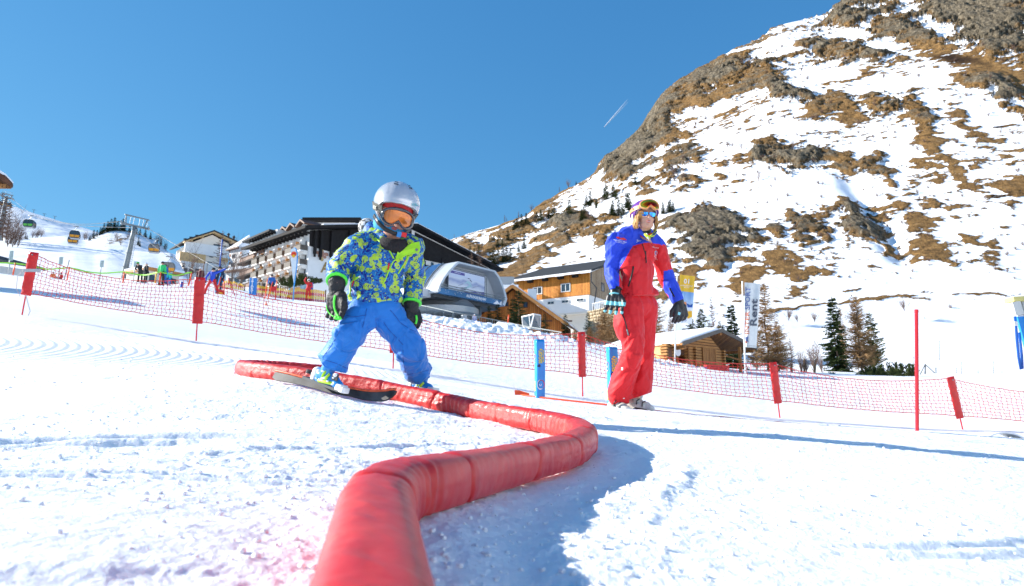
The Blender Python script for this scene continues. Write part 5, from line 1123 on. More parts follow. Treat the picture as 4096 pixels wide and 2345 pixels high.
for k in range(130):
 s_=-1 if k%2==0 or k%5==0 else 1
 az=s_*r2.uniform(.95,1.75);x0=.088*math.sin(az);y0=-.095*math.cos(az);z0=r2.uniform(-.02,.0);ln=r2.uniform(.08,.13) if s_<0 else r2.uniform(.07,.12)
 fx=s_*r2.uniform(.0,.018);q=[ll(x0,y0,z0)]
 for j in range(1,6):
  u=j/5;q.append(ll(x0+fx*math.sin(u*2.5)+s_*.004*math.sin(u*7+k),y0-.012*u+.006*math.sin(u*5+k),z0-ln*u))
 hb.tube(q,[.0052,.006,.0058,.005,.004,.0015],5)
hb.build('hair',M_['hair'],lady,smooth=True)['kind']='stuff'
hb=MB()
for k in range(14):
 u=k/13;hb.tube([ll(-.078+.03*u,-.07-.022*u,.01),ll(-.080+.035*u,-.078-.018*u,-.02),ll(-.085+.03*u,-.06,-.055)],[.002,.003,.001],4)
hb.build('hair_strands',M_['hair'],lady,smooth=True)['kind']='stuff'
LRr=(.117,.135,.112);LH=LM@Matrix.Translation((0,.012,.022))@Matrix.Rotation(R(-6),4,'X')
def wrim(az):
 a=abs((az+math.pi)%(2*math.pi)-math.pi);return float(np.interp(a,[0,.6,1.0,1.3,1.5,1.85,2.1,2.5,3.2],[.012,.004,-.012,-.05,-.088,-.092,-.075,-.07,-.07]))
def wfn(az,e,t):
 a=(az+math.pi)%(2*math.pi)-math.pi;g=.02*math.exp(-(t/.05)**2)
 for a0 in (-.5,0,.5,1.2,-1.2):g-=.012*math.exp(-((a-a0)/.05)**2)*(.5<e<1.2)
 return g
M_['purple']=mat('matt_purple_shell',(.12,.030,.26),.42,spec=.4,var=.06)
wh=shell(LH,LRr,wrim,'helmet',M_['purple'],lady,.9,wfn,80,30)
shell(LH,(.106,.124,.100),lambda az:wrim(az)-.006,'liner',mat('pink_white_liner',(.72,.55,.62),.9),wh,.93,None,48,10)
for s_ in (-1,1):
 mb=MB();mb.tube([LH@Vector((s_*.107,-.0,-.02)),LH@Vector((s_*.108,-.004,-.06)),LH@Vector((s_*.100,-.006,-.10))],[.018,.024,.014],8,sq=(.35,1));mb.build('ear_pad',mat('white_ear_pad',(.75,.72,.76),.8) if s_<0 else mat('pink_ear_pad',(.7,.12,.35),.7),wh,smooth=True)
rb=bpy.data.materials.new('rainbow_mirror_lens');rb.use_nodes=True;t_=rb.node_tree;b_=t_.nodes['Principled BSDF'];b_.inputs['Metallic'].default_value=.85;b_.inputs['Roughness'].default_value=.10
at_=N(t_,'ShaderNodeTexCoord');mp_=N(t_,'ShaderNodeMapping');mp_.inputs['Location'].default_value=tuple(-v for v in (WM[lady.name].inverted()@(LH@Vector((.012,-.13,.014)))));t_.links.new(at_.outputs['Object'],mp_.inputs[0])
ln_=N(t_,'ShaderNodeVectorMath',operation='LENGTH');sc_n=N(t_,'ShaderNodeMapping');sc_n.inputs['Scale'].default_value=(8,5,20);t_.links.new(mp_.outputs[0],sc_n.inputs[0]);t_.links.new(sc_n.outputs[0],ln_.inputs[0])
t_.links.new(ramp(t_,ln_.outputs['Value'],[(.0,(.10,.01,.01)),(.25,(.45,.01,.01)),(.48,(.85,.12,.0)),(.62,(.9,.55,.02)),(.76,(.12,.55,.08)),(.95,(.0,.35,.35))]),b_.inputs['Base Color'])
GL=LH@Matrix.Translation((.004,-.150,.020))@Matrix.Rotation(R(-8),4,'X')
m_peach=mat('peach_frame',(.78,.36,.13),.45)
gw,cur2=goggles(GL,.088,.042,.125,m_peach,rb,lady,.62,.0072,.008)
for s_ in (-1,1):strap_round(LH,(.119,.137,.118),.006,.034,s_*.72,s_*2.0,m_peach,gw,'strap')
strap_round(LH,(.119,.137,.118),.006,.034,2.0,2*math.pi-2.0,m_peach,gw,'strap')
mb=MB();mb.box(LH@Vector((-.119,-.052,.008)),(.004,.018,.012),LR@Matrix.Rotation(R(-20),3,'Z'));mb.build('strap_logo',M_['redp'],gw)
SGm=LM@Matrix.Translation((.0,-.099,-.018))@Matrix.Rotation(R(4),4,'X');vs=[]
m_bl=lens_mat('blue_mirror_lens',[(.3,(.01,.08,.45)),(.5,(.02,.25,.80)),(.68,(.05,.50,.85))],.05,.85)
gla=None
for s_ in (-1,1):
 ol=[(.006,.014),(.03,.016),(.058,.013),(.063,.004),(.058,-.012),(.045,-.024),(.028,-.024),(.014,-.014),(.007,-.002)];pts=[SGm@Vector((s_*x,.35*x*x/.06*.5,z)) for x,z in ol]
 if s_>0:pts=pts[::-1]
 if gla is None:
  mb=MB();mb.tube([SGm@Vector((x,.35*x*x/.06*.5+.001,.014-.02*(abs(x)<.004))) for x in (-.062,-.03,-.008,0,.008,.03,.062)],.0018,6);mb.tube([SGm@Vector((-.062,.012,.01)),SGm@Vector((-.082,.06,.008))],.002,5);mb.tube([SGm@Vector((.062,.012,.01)),SGm@Vector((.082,.06,.008))],.002,5);gla=mb.build('sunglasses',M_['black'],lady)
 mb=MB();mb.slab(pts,tuple((SGm.to_3x3()@Vector((0,.002,0)))));mb.build('lens',m_bl,gla)
tr=[('c',hip,hA,.125,.115),('c',hip,hB,.125,.115),('c',hA,kA,.118,.090),('c',hB,kB,.118,.090),('c',kA,W(2482,1560,5.80),.086,.108),('c',kB,W(2560,1545,5.86),.090,.100),('c',W(2462,1598,5.78),W(2505,1600,5.78),.058,.065),('c',W(2530,1590,5.86),W(2572,1568,5.86),.070,.062),('e',W(2500,1300,5.74),(.09,.09,.16))]
fo=[(hA,kA,.017,5,41),(kA,aA,.018,5,42),(hB,kB,.014,5,43),(kB,aB,.020,6,44)]
def hems(co,no):
 for (p,n,rad) in [(tuple(W(2475,1618,5.8)),(.05,0,-1),.30),(tuple(W(2550,1586,5.86)),(.30,0,-1),.17)]:
  p=np.array(p);n=np.array(Vector(n).normalized());d_=(co-p)@n;k=(np.linalg.norm(co-p,axis=1)<rad)&(d_>0);co[k]=co[k]-np.outer(d_[k]*.9,n)
 return co
ltr=fuse('trousers',tr,.009,M_['redfab'],lady,smooth=4,folds=fo,fn=hems)
STr=Surf(ltr)
ribbon_on(STr,[(2484,1232),(2492,1262),(2505,1300),(2512,1338)],.005,M_['black'],ltr,'thigh_zip');ribbon_on(STr,[(2508,1318),(2514,1342)],.006,M_['steel'],ltr,'zip_pull')
patch_on(STr,[(2485,1470),(2492,1470),(2492,1481),(2485,1481)],M_['whi'],ltr,'logo',grid=3);patch_on(STr,[(2492,1593),(2499,1592),(2499,1595),(2492,1596)],M_['whi'],ltr,'logo',grid=3)
jk=[('e',W(2548,1160,5.86),(.140,.118,.11)),('e',W(2550,1085,5.87),(.138,.115,.13)),('e',W(2557,1010,5.88),(.148,.115,.12)),('c',W(2482,968,5.84),W(2610,975,5.96),.085,.080),('c',W(2500,945,5.85),W(2560,925,5.90),.07,.075),('c',W(2600,960,5.94),W(2580,935,5.92),.07,.06),('e',W(2520,1050,5.80),(.09,.09,.14)),('c',W(2515,1180,5.84),W(2595,1185,5.88),.095,.085),('c',W(2552,1070,5.87),W(2549,1175,5.86),.125,.130),('c',W(2537,1100,5.83),W(2532,1175,5.82),.10,.105)]
aA_=[('c',sA,eA,.072,.065),('c',eA,W(2461,1155,5.74),.063,.056)];aB_=[('c',sB,eB,.080,.070),('c',eB,W(2708,1195,5.97),.070,.058)]
fo=[(nk,hip,.018,4,51),(sA,eA,.020,9,52),(eA,wA,.018,9,53),(sB,eB,.016,8,54),(eB,wB,.014,9,55)]
axA=(wA-eA).normalized();axB=(wB-eB).normalized()
lj=fuse('jacket',jk+aA_+aB_,.008,blockfab('red_blue_shell_fabric',None,BLUE,RED),lady,smooth=3,folds=fo,fn=cut_below([(tuple(W(2461,1166,5.73)),tuple(axA),.12),(tuple(W(2713,1207,5.96)),tuple(axB),.11),(tuple(W(2552,1190,5.86)),(.14,0,-1),.26)]))
Mj=WM[lj.name];pan=[]
yoke=[(2400,880),(2700,880),(2700,985),(2632,978),(2604,970),(2575,972),(2532,984),(2515,1012),(2500,1040),(2478,1075),(2476,1180),(2400,1180)]
low=[(2655,1085),(2700,1075),(2790,1240),(2690,1240),(2672,1180),(2652,1165)]
def inpoly(x,y,pl):
 c=False;j=len(pl)-1
 for i in range(len(pl)):
  if (pl[i][1]>y)!=(pl[j][1]>y) and x<(pl[j][0]-pl[i][0])*(y-pl[i][1])/(pl[j][1]-pl[i][1])+pl[i][0]:c=not c
  j=i
 return c
for v in lj.data.vertices:
 x,y,D_=PX(Mj@v.co);pan.append(1.0 if (inpoly(x,y,yoke) or inpoly(x,y,low) or (660<0)) else 0.0)
add_attr(lj.data,'panel',pan)
SL=Surf(lj)
ribbon_on(SL,[(2569,975),(2575,995),(2583,1020),(2585,1052)],.004,M_['black'],lj,'chest_zip',lift=.002);ribbon_on(SL,[(2582,1005),(2585,1052)],.006,M_['black'],lj,'chest_zip',lift=.002)
ribbon_on(SL,[(2534,1066),(2530,1090),(2522,1120),(2514,1146)],.0075,M_['black'],lj,'pocket_zip',lift=.003);ribbon_on(SL,[(2678,1152),(2688,1172),(2698,1188)],.007,M_['black'],lj,'sleeve_zip',lift=.003)
patch_on(SL,[(2464,949),(2475,947),(2484,952),(2494,951),(2500,954),(2508,961),(2495,961),(2480,958),(2470,955)],M_['redp'],lj,'eagle_badge',lift=.004,grid=4)
print_on(SL,'LÄSSIG',2482,958.5,5,8,M_['whi'],lj,5.72);print_on(SL,'SNOWSPORT TIROL',2480,965,7,12,M_['whi'],lj,5.72,bold=.02,xs=.85);print_on(SL,'SKILEHRERVERBAND',2480,971,4,12,M_['whi'],lj,5.72)
print_on(SL,'Jim',2556,963,13,-2,M_['whi'],lj,5.75,xs=1.1);print_on(SL,'Obergurgl',2622,990,6,12,M_['whi'],lj,5.8);print_on(SL,'skischule',2624,1032,6,55,M_['whi'],lj,5.8)
def ringp(s,cx,cy,rx,ry,wd,m,parent,name,a0=0,a1=360):
 pts=[(cx+rx*math.cos(R(a0+(a1-a0)*k/14)),cy+ry*math.sin(R(a0+(a1-a0)*k/14))) for k in range(15)];ribbon_on(s,pts,wd,m,parent,name,step=3)
ringp(SL,2624,1012,5,10,.0022,M_['whi'],lj,'round_crest');ringp(SL,2624,1012,2.6,6,.003,M_['blued'],lj,'round_crest',60,330)
ribbon_on(SL,[(2472,1148),(2487,1152),(2486,1160)],.007,M_['black'],lj,'cuff_tab')
mb=MB();vs,fs=soft_ring(W(2556,934,5.90),Vector((.10,.10,1)),[(.088,-.045),(.100,-.02),(.104,.01),(.106,.035),(.098,.037),(.090,.0),(.08,-.03)],(1.0,1.0),21,amp=.006);mb._add(vs,fs);colr=mb.build('collar',mat('blue_collar_fabric',BLUE,.6),lj,smooth=True)
for v in colr.data.vertices:
 p=WM[colr.name]@v.co;c_=W(2556,934,5.90);fr=max(0,-(p-c_).y/.10)*max(0,min(1,.6+(p-c_).x/.12))
 if p.z>c_.z-.02:v.co.z-=.062*fr
mb=MB();vs,fs=soft_ring(W(2572,936,5.88),Vector((.15,-.25,1)),[(.058,-.03),(.074,-.012),(.078,.01),(.070,.022),(.06,.022)],(1,1),22,amp=.006);mb._add(vs,fs);mb.build('red_scarf',mat('red_fleece',(.6,.03,.02),.9),lady,smooth=True)
mb=MB();mb.lathe(W(2578,925,5.85),[(.045,-.03),(.056,-.02),(.058,.01),(.052,.018),(.04,.018)],24,Vector((.05,-.15,1)));mb.build('roll_neck',M_['black'],lady,smooth=True)
mb=MB();mb.tube([W(2578,936,5.70),W(2594,950,5.71),W(2604,948,5.74),W(2618,934,5.80),W(2622,920,5.86)],[.010,.022,.024,.02,.012],8,sq=(1,.6));mb.build('lime_scarf',mat('lime_yellow_fabric',(.62,.75,.03),.7,var=.2,vscale=50),lady,smooth=True)
mb=MB();mb.slab([W(2598,948,5.69),W(2608,956,5.70),W(2632,924,5.80),W(2629,922,5.80)],(.0,.01,0));mb.build('collar_edge',M_['navy'],lj);mb=MB();mb.slab([W(2584,932,5.695),W(2590,936,5.69),W(2597,962,5.70),W(2588,950,5.70)],(.0,.008,0));mb.build('collar_edge',M_['whi'],lj)
gm=bpy.data.materials.new('black_leather_teal_glove');gm.use_nodes=True;t_=gm.node_tree;b_=t_.nodes['Principled BSDF'];b_.inputs['Roughness'].default_value=.45;a_=N(t_,'ShaderNodeAttribute',attribute_name='teal');mx=N(t_,'ShaderNodeMix',data_type='RGBA');mx.inputs[6].default_value=(.02,.02,.022,1);mx.inputs[7].default_value=(.16,.50,.55,1);g_=N(t_,'ShaderNodeMath',operation='GREATER_THAN',i_1=.5);t_.links.new(a_.outputs['Fac'],g_.inputs[0]);t_.links.new(g_.outputs[0],mx.inputs[0]);t_.links.new(mx.outputs[2],b_.inputs['Base Color'])
gA,_=hand(W(2459,1180,5.71),W(2456,1250,5.66)-W(2460,1180,5.71),(.95,-.35,0),.185,gm,lady,curl=.35,spread=.14,thick=1.0,voxel=.005)
hv=[]
for v in gA.data.vertices:
 x,y,D_=PX(WM[gA.name]@v.co);y2=y-(x-2456)*.08;hv.append(1.0 if (1206<y2<1222 or y2>1243) and D_<5.72 else 0.0)
add_attr(gA.data,'teal',hv)
fuse('glove_cuff',[('c',W(2461,1162,5.735),W(2460,1185,5.715),.052,.046)],.006,M_['black'],gA,smooth=2);ribbon_on(Surf(children(gA)[0]),[(2440,1176),(2450,1172),(2465,1172),(2480,1178)],.009,mat('teal_trim',(.16,.5,.55),.6),gA,'cuff_trim',lift=.001)
gB,_=hand(W(2718,1218,5.96),W(2722,1285,5.92)-W(2714,1213,5.96),(-.9,-.5,0),.180,gm,lady,curl=.75,spread=.03,thick=1.0,voxel=.005)
add_attr(gB.data,'teal',[0.0]*len(gB.data.vertices));patch_on(Surf(gB),[(2713,1248),(2724,1251),(2720,1262),(2711,1259)],mat('teal_logo',(.25,.6,.68),.5),gB,'teal_patch',grid=3)
fuse('glove_cuff',[('c',W(2713,1205,5.965),W(2718,1228,5.96),.050,.044)],.006,M_['black'],gB,smooth=2)
M_['boota']=mat('white_grey_boot',(.55,.55,.50),.4,var=.5,vscale=16)
bA,(fA,s3,uA,soA)=boot(W(2466,1594,5.78),Vector((.55,-.8,-.03)),Vector((.05,.0,1)),.26,M_['boota'],lady,.009)
bB,(fB,s4,uB,soB)=boot(W(2548,1586,5.88),Vector((.86,-.5,-.10)),Vector((.25,.0,1)),.27,M_['boota'],lady,.009)
for (bb,f,u,so_) in ((bA,fA,uA,soA),(bB,fB,uB,soB)):
 sd=f.cross(u);sd=sd if sd.y<0 else -sd
 mb=MB();mb.tube([so_-f*.06,so_+f*.05+sd*.028-u*.02,so_+f*.15-u*.015],.022,8,sq=(1,.6));mb.build('sole',M_['black'],bb,smooth=True)
 for a,b in ((.02,.05),(.07,.035),(.0,.11),(.03,.15)):
  q=so_+f*a+u*b+sd*.045;mb=MB();mb.tube([q-u*.03,q+sd*.004,q+u*.02+f*.025],.008,6,sq=(1.3,.5));mb.build('buckle',M_['black'],bb,smooth=True)
# == buildings, measured on their own wall planes
class Wall:
 """vertical plane through two photo points (px,py,depth); converts photo pixels to metres on that wall"""
 def __init__(s,a,b):
  A=P(*a);B=P(*b);s.O=Vector((A.x,A.y,0));d=Vector((B.x-A.x,B.y-A.y,0));s.L=d.length;s.U=d.normalized();s.N=Vector((s.U.y,-s.U.x,0))
 def at(s,px,py):
  d=P(px,py,1.0);den=d.dot(s.N);t=s.O.dot(s.N)/den;q=d*t;return (q-s.O).dot(s.U),q.z
 def pt(s,u,z,n=0):return s.O+s.U*u+s.N*n+Vector((0,0,z))
 def box(s,mb,u0,u1,z0,z1,n0,n1):return mb.slab([s.pt(u0,z0,n0),s.pt(u1,z0,n0),s.pt(u1,z1,n0),s.pt(u0,z1,n0)],s.N*(n1-n0))
 def prism(s,mb,pts,n0,n1):return mb.slab([s.pt(u,z,n0) for u,z in pts],s.N*(n1-n0))
 def rect(s,a,b):
  (u0,z0),(u1,z1)=s.at(*a),s.at(*b);return min(u0,u1),max(u0,u1),min(z0,z1),max(z0,z1)
 def M(s,u,z,n=0):return basis(s.pt(u,z,n),s.U,Vector((0,0,1)))
def window(wl,parent,u0,u1,z0,z1,n=0,fr=.07,mull=1,mf='frame_w',mg='glass',arch=False):
 mb=MB()
 for (a,b,c,d_) in ((u0,u1,z0-fr,z0),(u0,u1,z1,z1+fr),(u0-fr,u0,z0-fr,z1+fr),(u1,u1+fr,z0-fr,z1+fr)):wl.box(mb,a,b,c,d_,n-.02,n+.07)
 for k in range(mull):u=u0+(u1-u0)*(k+1)/(mull+1);wl.box(mb,u-fr*.35,u+fr*.35,z0,z1,n-.01,n+.06)
 w_=mb.build('window',M_[mf],parent);mb=MB();wl.box(mb,u0,u1,z0,z1,n+.005,n+.03);mb.build('pane',M_[mg],w_);return w_
# -- big hotel
HF=Wall((1239,920,130),(1049,987,143));HG=Wall((1239,920,130),(1961,1074,165))
HF.N=-HF.N if HF.N.y>0 else HF.N;HG.N=-HG.N if HG.N.y>0 else HG.N
ZE=HF.at(1239,920)[1];ZR=ZE+5.3;ZB=ZE-15.5;GL_=HG.L;FL=HF.L+2
hotel=thing('hotel','large white hotel with dark gable roof, timber balconies and gold letters behind the child','hotel',tuple(HF.pt(0,ZB)))
back=-HG.N
mb=MB();c=[HG.pt(0,ZB),HG.pt(GL_,ZB),HG.pt(GL_,ZE),HG.pt(GL_/2,ZR-.3),HG.pt(0,ZE)];mb.slab(c,back*FL);mb.build('wall',M_['white'],hotel)
mb=MB();ov=2.3;sl_=(ZR-ZE)/(GL_/2)
for s_ in (0,1):
 e=HG.pt(-ov if s_==0 else GL_+ov,ZE-sl_*ov,ov);r_=HG.pt(GL_/2,ZR,ov)
 mb.slab([e,r_,r_+back*(FL+2*ov),e+back*(FL+2*ov)],(0,0,.55))
roof=mb.build('roof',M_['dark'],hotel)
mb=MB()
for s_ in (0,1):
 e=HG.pt(-ov if s_==0 else GL_+ov,ZE-sl_*ov+.56,ov-.3);r_=HG.pt(GL_/2,ZR+.56,ov-.3);q=e.lerp(r_,.15)
 mb.slab([q,r_,r_+back*FL,q+back*FL],(0,0,.25))
mb.build('roof_snow',M_['snow_cap'],roof)
for k in range(16):
 p=HF.pt(FL*k/15-.6,ZE-.75,0);mb=MB();mb.bar(p,p+HF.N*1.9-Vector((0,0,.1)),.22,.42);mb.build('rafter',M_['dark'],roof)
mb=MB()
_cl=lambda f:ZE-3.1-.9*float(sstep(.15,.5,f))-.35*math.sin(f*8)
for k in range(20):
 f0,f1=k/20,(k+1)/20;u0_,u1_=GL_*.5*f0+.02*(k==0),GL_*.5*f1;tp_=lambda u:ZE-.1+sl_*u
 HG.prism(mb,[(u0_,_cl(f0)),(u1_,_cl(f1)),(u1_,tp_(u1_)),(u0_,tp_(u0_))],.02,.16)
mb.build('gable_cladding',M_['dark'],hotel)
mb=MB();HG.prism(mb,[(GL_*.52,ZE-1.2),(GL_-.1,ZE-1.2),(GL_-.1,ZE-.2),(GL_*.52,ZR-.8)],.02,.16);mb.build('gable_cladding',M_['dark'],hotel)
for px,y0,y1 in ((1257,925,1018),(1280,925,1030),(1322,925,1030),(1395,925,1005)):
 u,z0=HG.at(px,y0);_,z1=HG.at(px,y1);mb=MB();HG.box(mb,u-.22,u+.22,z1,z0,.3,.9);HG.box(mb,u-.14,u+.14,z1-.6,z1,.4,.8);mb.build('strut',M_['dark'],hotel)
for f in range(4):
 z=ZE-3.6-2.9*f;mb=MB();HG.box(mb,GL_*.54,GL_-.4,z,z+1.0,1.2,1.32);HG.box(mb,GL_*.54,GL_-.4,z-.25,z-.002,.0,1.4)
 gal=mb.build('gallery',M_['dark'],hotel)
 for k in range(9):
  u=GL_*.57+k*GL_*.046;window(HG,hotel,u,u+.8,z+.9,z+2.2,.05,.06,0,'frame_w','glass')
for k in range(5):
 u=GL_*.55+k*GL_*.105;mb=MB();HG.box(mb,u,u+.3,ZE-14,ZE-.4,1.35,1.65);mb.build('gallery_post',M_['dark'],hotel)
cu,cz=HG.at(1288,1017);Mc=HG.M(cu,cz,.08)
mb=MB();mb.M=Mc
for (x,y,rx,ry) in ((0,0,.5,.8),(-.9,.1,.5,.35),(.9,.1,.5,.35),(-.6,-.5,.35,.3),(.6,-.5,.35,.3)):mb._add([(x+rx*math.cos(a*math.pi/6),y+ry*math.sin(a*math.pi/6),.0) for a in range(12)],[tuple(range(12))])
mb.build('crest',mat('faded_crest_red',(.42,.22,.16),.8),hotel)
mb=MB();mb.M=Mc
for (x,y,rx,ry) in ((0,.9,.28,.34),(0,-1.0,.38,.42)):mb._add([(x+rx*math.cos(a*math.pi/6),y+ry*math.sin(a*math.pi/6),.01) for a in range(12)],[tuple(range(12))])
mb.bar((-.1,1.2,.01),(-.4,1.75,.01),.08,.05);mb.bar((.1,1.2,.01),(.4,1.75,.01),.08,.05);mb.build('crest',mat('faded_gold',(.50,.36,.16),.7),hotel)
lu,lz=HG.at(1283,1071);M_['gold']=mat('bronze_letters',(.34,.22,.08),.45,.4)
text_obj('ALM',3.0,HG.M(lu,lz,.12),M_['gold'],hotel,bold=.04,ext=.06,xs=.82,align='LEFT',tilt=.1)
text_obj('HOTEL',1.1,HG.M(lu+3.4,lz+2.6,.12),M_['gold'],hotel,bold=.02,ext=.04,align='LEFT')
M_['rail']=mat('dark_timber_rail',(.10,.085,.07),.7,var=.25,vscale=1.5);M_['part']=mat('orange_timber_screen',(.50,.22,.06),.6,var=.15);M_['slab']=mat('white_balcony_slab',(.72,.70,.66),.85)
rows_z=[HF.at(1236,y)[1] for y in (1000,1056,1112,1160)]
nb=6;bw=FL/nb
for f,z in enumerate(rows_z):
 for k in range(nb):
  u0=.3+k*bw
  mb=MB();HF.box(mb,u0+.05,u0+bw*.72,z-.35,z-.1,0,1.55);HF.prism(mb,[(u0+.05,z-.36),(u0+bw*.72,z-.36),(u0+bw*.62,z-.85),(u0+.3,z-.85)],0,.9)
  bal=mb.build('balcony',M_['slab'],hotel)
  mb=MB();HF.box(mb,u0+.05,u0+bw*.70,z-.08,z+.92,1.5,1.58);HF.box(mb,u0+.05,u0+.12,z-.08,z+.92,.0,1.49);HF.box(mb,u0+.0,u0+bw*.74,z+1.02,z+1.10,1.45,1.62);mb.build('railing',M_['rail'],bal)
  mb=MB();HF.prism(mb,[(u0+bw*.68,z-.1),(u0+bw*.70,z-.1),(u0+bw*.70,z+1.9),(u0+bw*.68,z+1.9)],.05,1.25);mb.build('partition',M_['part'],bal)
  if f<4:
   mb=MB();HF.prism(mb,[(u0+bw*.34,z-.1),(u0+bw*.52,z-.1),(u0+bw*.52,z+2.4),(u0+bw*.34,z+2.4)],.02,.75);mb.build('bay',M_['white'],hotel)
   window(HF,hotel,u0+bw*.37,u0+bw*.49,z+.1,z+1.9,.77,.05,0);window(HF,hotel,u0+.25,u0+bw*.26,z+.1,z+1.9,.02,.06,0)
mb=MB();q=HF.at(1236,1165)[1];HF.box(mb,-3,FL-2,q-6,q-.6,1.8,4.5);mb.build('terrace_wall',M_['white'],hotel)
for k,(pxa,pya) in enumerate(((1115,938),(1143,925),(1175,911),(1215,897))):
 D=143-13*(pxa-1049)/190+4.5;c0=P(pxa,pya,D);dm=MB();w2=1.75
 U,Nn=HF.U,HF.N
 a=c0-U*w2;b=c0+U*w2;rg=c0+Vector((0,0,.5))
 dm.slab([a+Nn*.9-Vector((0,0,.5)),rg+Nn*.9,b+Nn*.9-Vector((0,0,.5)),b+Nn*.9-Vector((0,0,.15)),rg+Nn*.9+Vector((0,0,.4)),a+Nn*.9-Vector((0,0,.15))],-Nn*7)
 dor=dm.build('dormer',M_['wood_d'],hotel)
 dm=MB();dm.slab([a*1+U*.4-Vector((0,0,2.6)),b-U*.4-Vector((0,0,2.6)),b-U*.4-Vector((0,0,.45)),rg-Vector((0,0,.15)),a+U*.4-Vector((0,0,.45))],-Nn*5);dm.build('dormer_wall',M_['white'],dor)
 dm=MB();dm.slab([c0-U*.7+Nn*.03-Vector((0,0,1.9)),c0+U*.7+Nn*.03-Vector((0,0,1.9)),c0+U*.7+Nn*.03-Vector((0,0,.75)),c0-U*.7+Nn*.03-Vector((0,0,.75))],Nn*.05);dm.build('dormer_window',M_['glass'],dor)
WL=Wall((1090,960,141),(1000,985,149));WL.N=-WL.N if WL.N.y>0 else WL.N;WR=Wall((1000,985,149),(984,985,158));zt=WL.at(1040,946)[1]
mb=MB();WL.box(mb,-2,WL.L,zt-17,zt,-9,0);mb.build('wing_wall',M_['white'],hotel)
mb=MB();zt-=.5;WL.box(mb,-1.2,WL.L+1.2,zt,zt+.4,-9,1.4);mb.build('wing_roof',M_['slate'],hotel)
for k in range(9):
 p=WL.pt(-3+k*1.3,zt-.25,0);mb=MB();mb.bar(p+WL.U*1.6,p+WL.U*1.6+WL.N*1.2,.18,.3);mb.build('wing_rafter',M_['dark'],hotel)
for f in range(4):
 z=zt-4.6-3.0*f;mb=MB();WL.box(mb,1.0,WL.L+1.6,z,z+1.2,1.1,1.25);WL.box(mb,WL.L+1.5,WL.L+1.6,z,z+1.2,-5,1.09);bal=mb.build('balcony',M_['wood_d'],hotel)
 mb=MB();WL.box(mb,1.0,WL.L+2.2,z-.4,z-.02,0,1.7);mb.build('balcony_floor',M_['dark'],bal)
 mb=MB();WL.box(mb,1.0,WL.L+2.3,z+1.3,z+1.38,1.6,1.75);mb.build('handrail',M_['dark'],bal)
 for u in (1.4,3.4):window(WL,hotel,u,u+1.0,z+.1,z+2.1,.02,.08,0,'wood_d')
q=P(1350,905,158);mb=MB();mb.box(q+Vector((0,0,-1.6)),(10,8,2.6));mb.build('attic',M_['white'],hotel);mb=MB();mb.box(q+Vector((0,0,.15)),(13,11,.7));mb.build('attic_roof',M_['dark'],hotel)
q=P(1402,889,157);mb=MB();mb.lathe(q-Vector((0,0,1)),[(.9,0),(.9,1.1),(1.1,1.15),(1.1,1.35),(.3,1.6)],16);mb.build('chimney',M_['steel'],hotel)
# -- white house
HW=Wall((757,1100,216),(913,1100,224));HW.N=-HW.N if HW.N.y>0 else HW.N
house=thing('house','white four storey house with pale timber gable left of the big hotel','house',tuple(HW.pt(6,HW.at(830,1140)[1]-2)))
g=lambda x,y:HW.at(650+x/3.236,850+y/3.236)
zb=g(400,960)[1]-3;mb=MB();pts=[(g(345,500)[0],zb),(g(860,500)[0],zb),(g(860,400)[0],g(860,410)[1]),(g(645,290)[0],g(645,290)[1]),(g(345,400)[0],g(345,400)[1])]
HW.prism(mb,pts,-14,0);M_['warm']=mat('warm_white_render',(.80,.73,.63),.85,var=.04,vscale=.5);mb.build('wall',M_['warm'],house)
mb=MB();ap=g(645,262);le=g(262,385);re=g(955,408)
for e in (le,re):mb.slab([HW.pt(*e,2),HW.pt(*ap,2),HW.pt(*ap,-15),HW.pt(*e,-15)],(0,0,.5))
hr=mb.build('roof',M_['slate'],house)
mb=MB()
for e in (le,re):
 a_,b_=HW.pt(e[0],e[1]-.02,1.9),HW.pt(ap[0],ap[1]-.02,1.9);mb.slab([a_,b_,b_-HW.N*1.8,a_-HW.N*1.8],(0,0,-.35))
 for t in (.25,.62):q=a_.lerp(b_,t);mb.bar(q-Vector((0,0,.5)),q-HW.N*1.9-Vector((0,0,.5)),.5,.5)
mb.build('eaves_boards',M_['wood_l'],hr)
for (x,y) in ((335,345),(410,322),(487,297)):mb=MB();mb.box(HW.pt(*g(x,y),-3),(.9,.9,1.4));mb.build('roof_vent',M_['slate'],hr)
for (x,y) in ((915,350),(985,385)):mb=MB();q=HW.pt(*g(x,y),-5);mb.box(q,(1.6,1.4,3.2));mb.lathe(q+Vector((0,0,1.6)),[(.35,0),(.35,.9),(.6,1.0),(.2,1.6)],12);mb.build('chimney',M_['metal_d'],hr)
def band(x0,x1,y0,y1,m,n0,n1,nm='balcony'):a,b=g(x0,y1),g(x1,y0);mb=MB();HW.box(mb,a[0],b[0],min(a[1],b[1]),max(a[1],b[1]),n0,n1);return mb.build(nm,M_[m],house)
bb=band(275,850,465,520,'white',.02,.9);mb=MB()
for k in range(20):a=g(285+k*29,465);HW.box(mb,a[0]-.03,a[0]+.03,a[1],a[1]+.95,.8,.86)
a=g(280,465);b=g(845,465);HW.box(mb,a[0],b[0],a[1]+.95,a[1]+1.03,.78,.88);mb.build('railing',M_['metal_d'],bb)
band(205,545,560,628,'wood_l',.3,1.3);band(735,845,580,630,'wood_l',.02,.7);band(225,560,640,660,'white',.01,1.2);band(240,560,668,960,'white',.03,.9,'ground_floor');band(560,860,690,960,'white',.03,.5,'ground_floor')
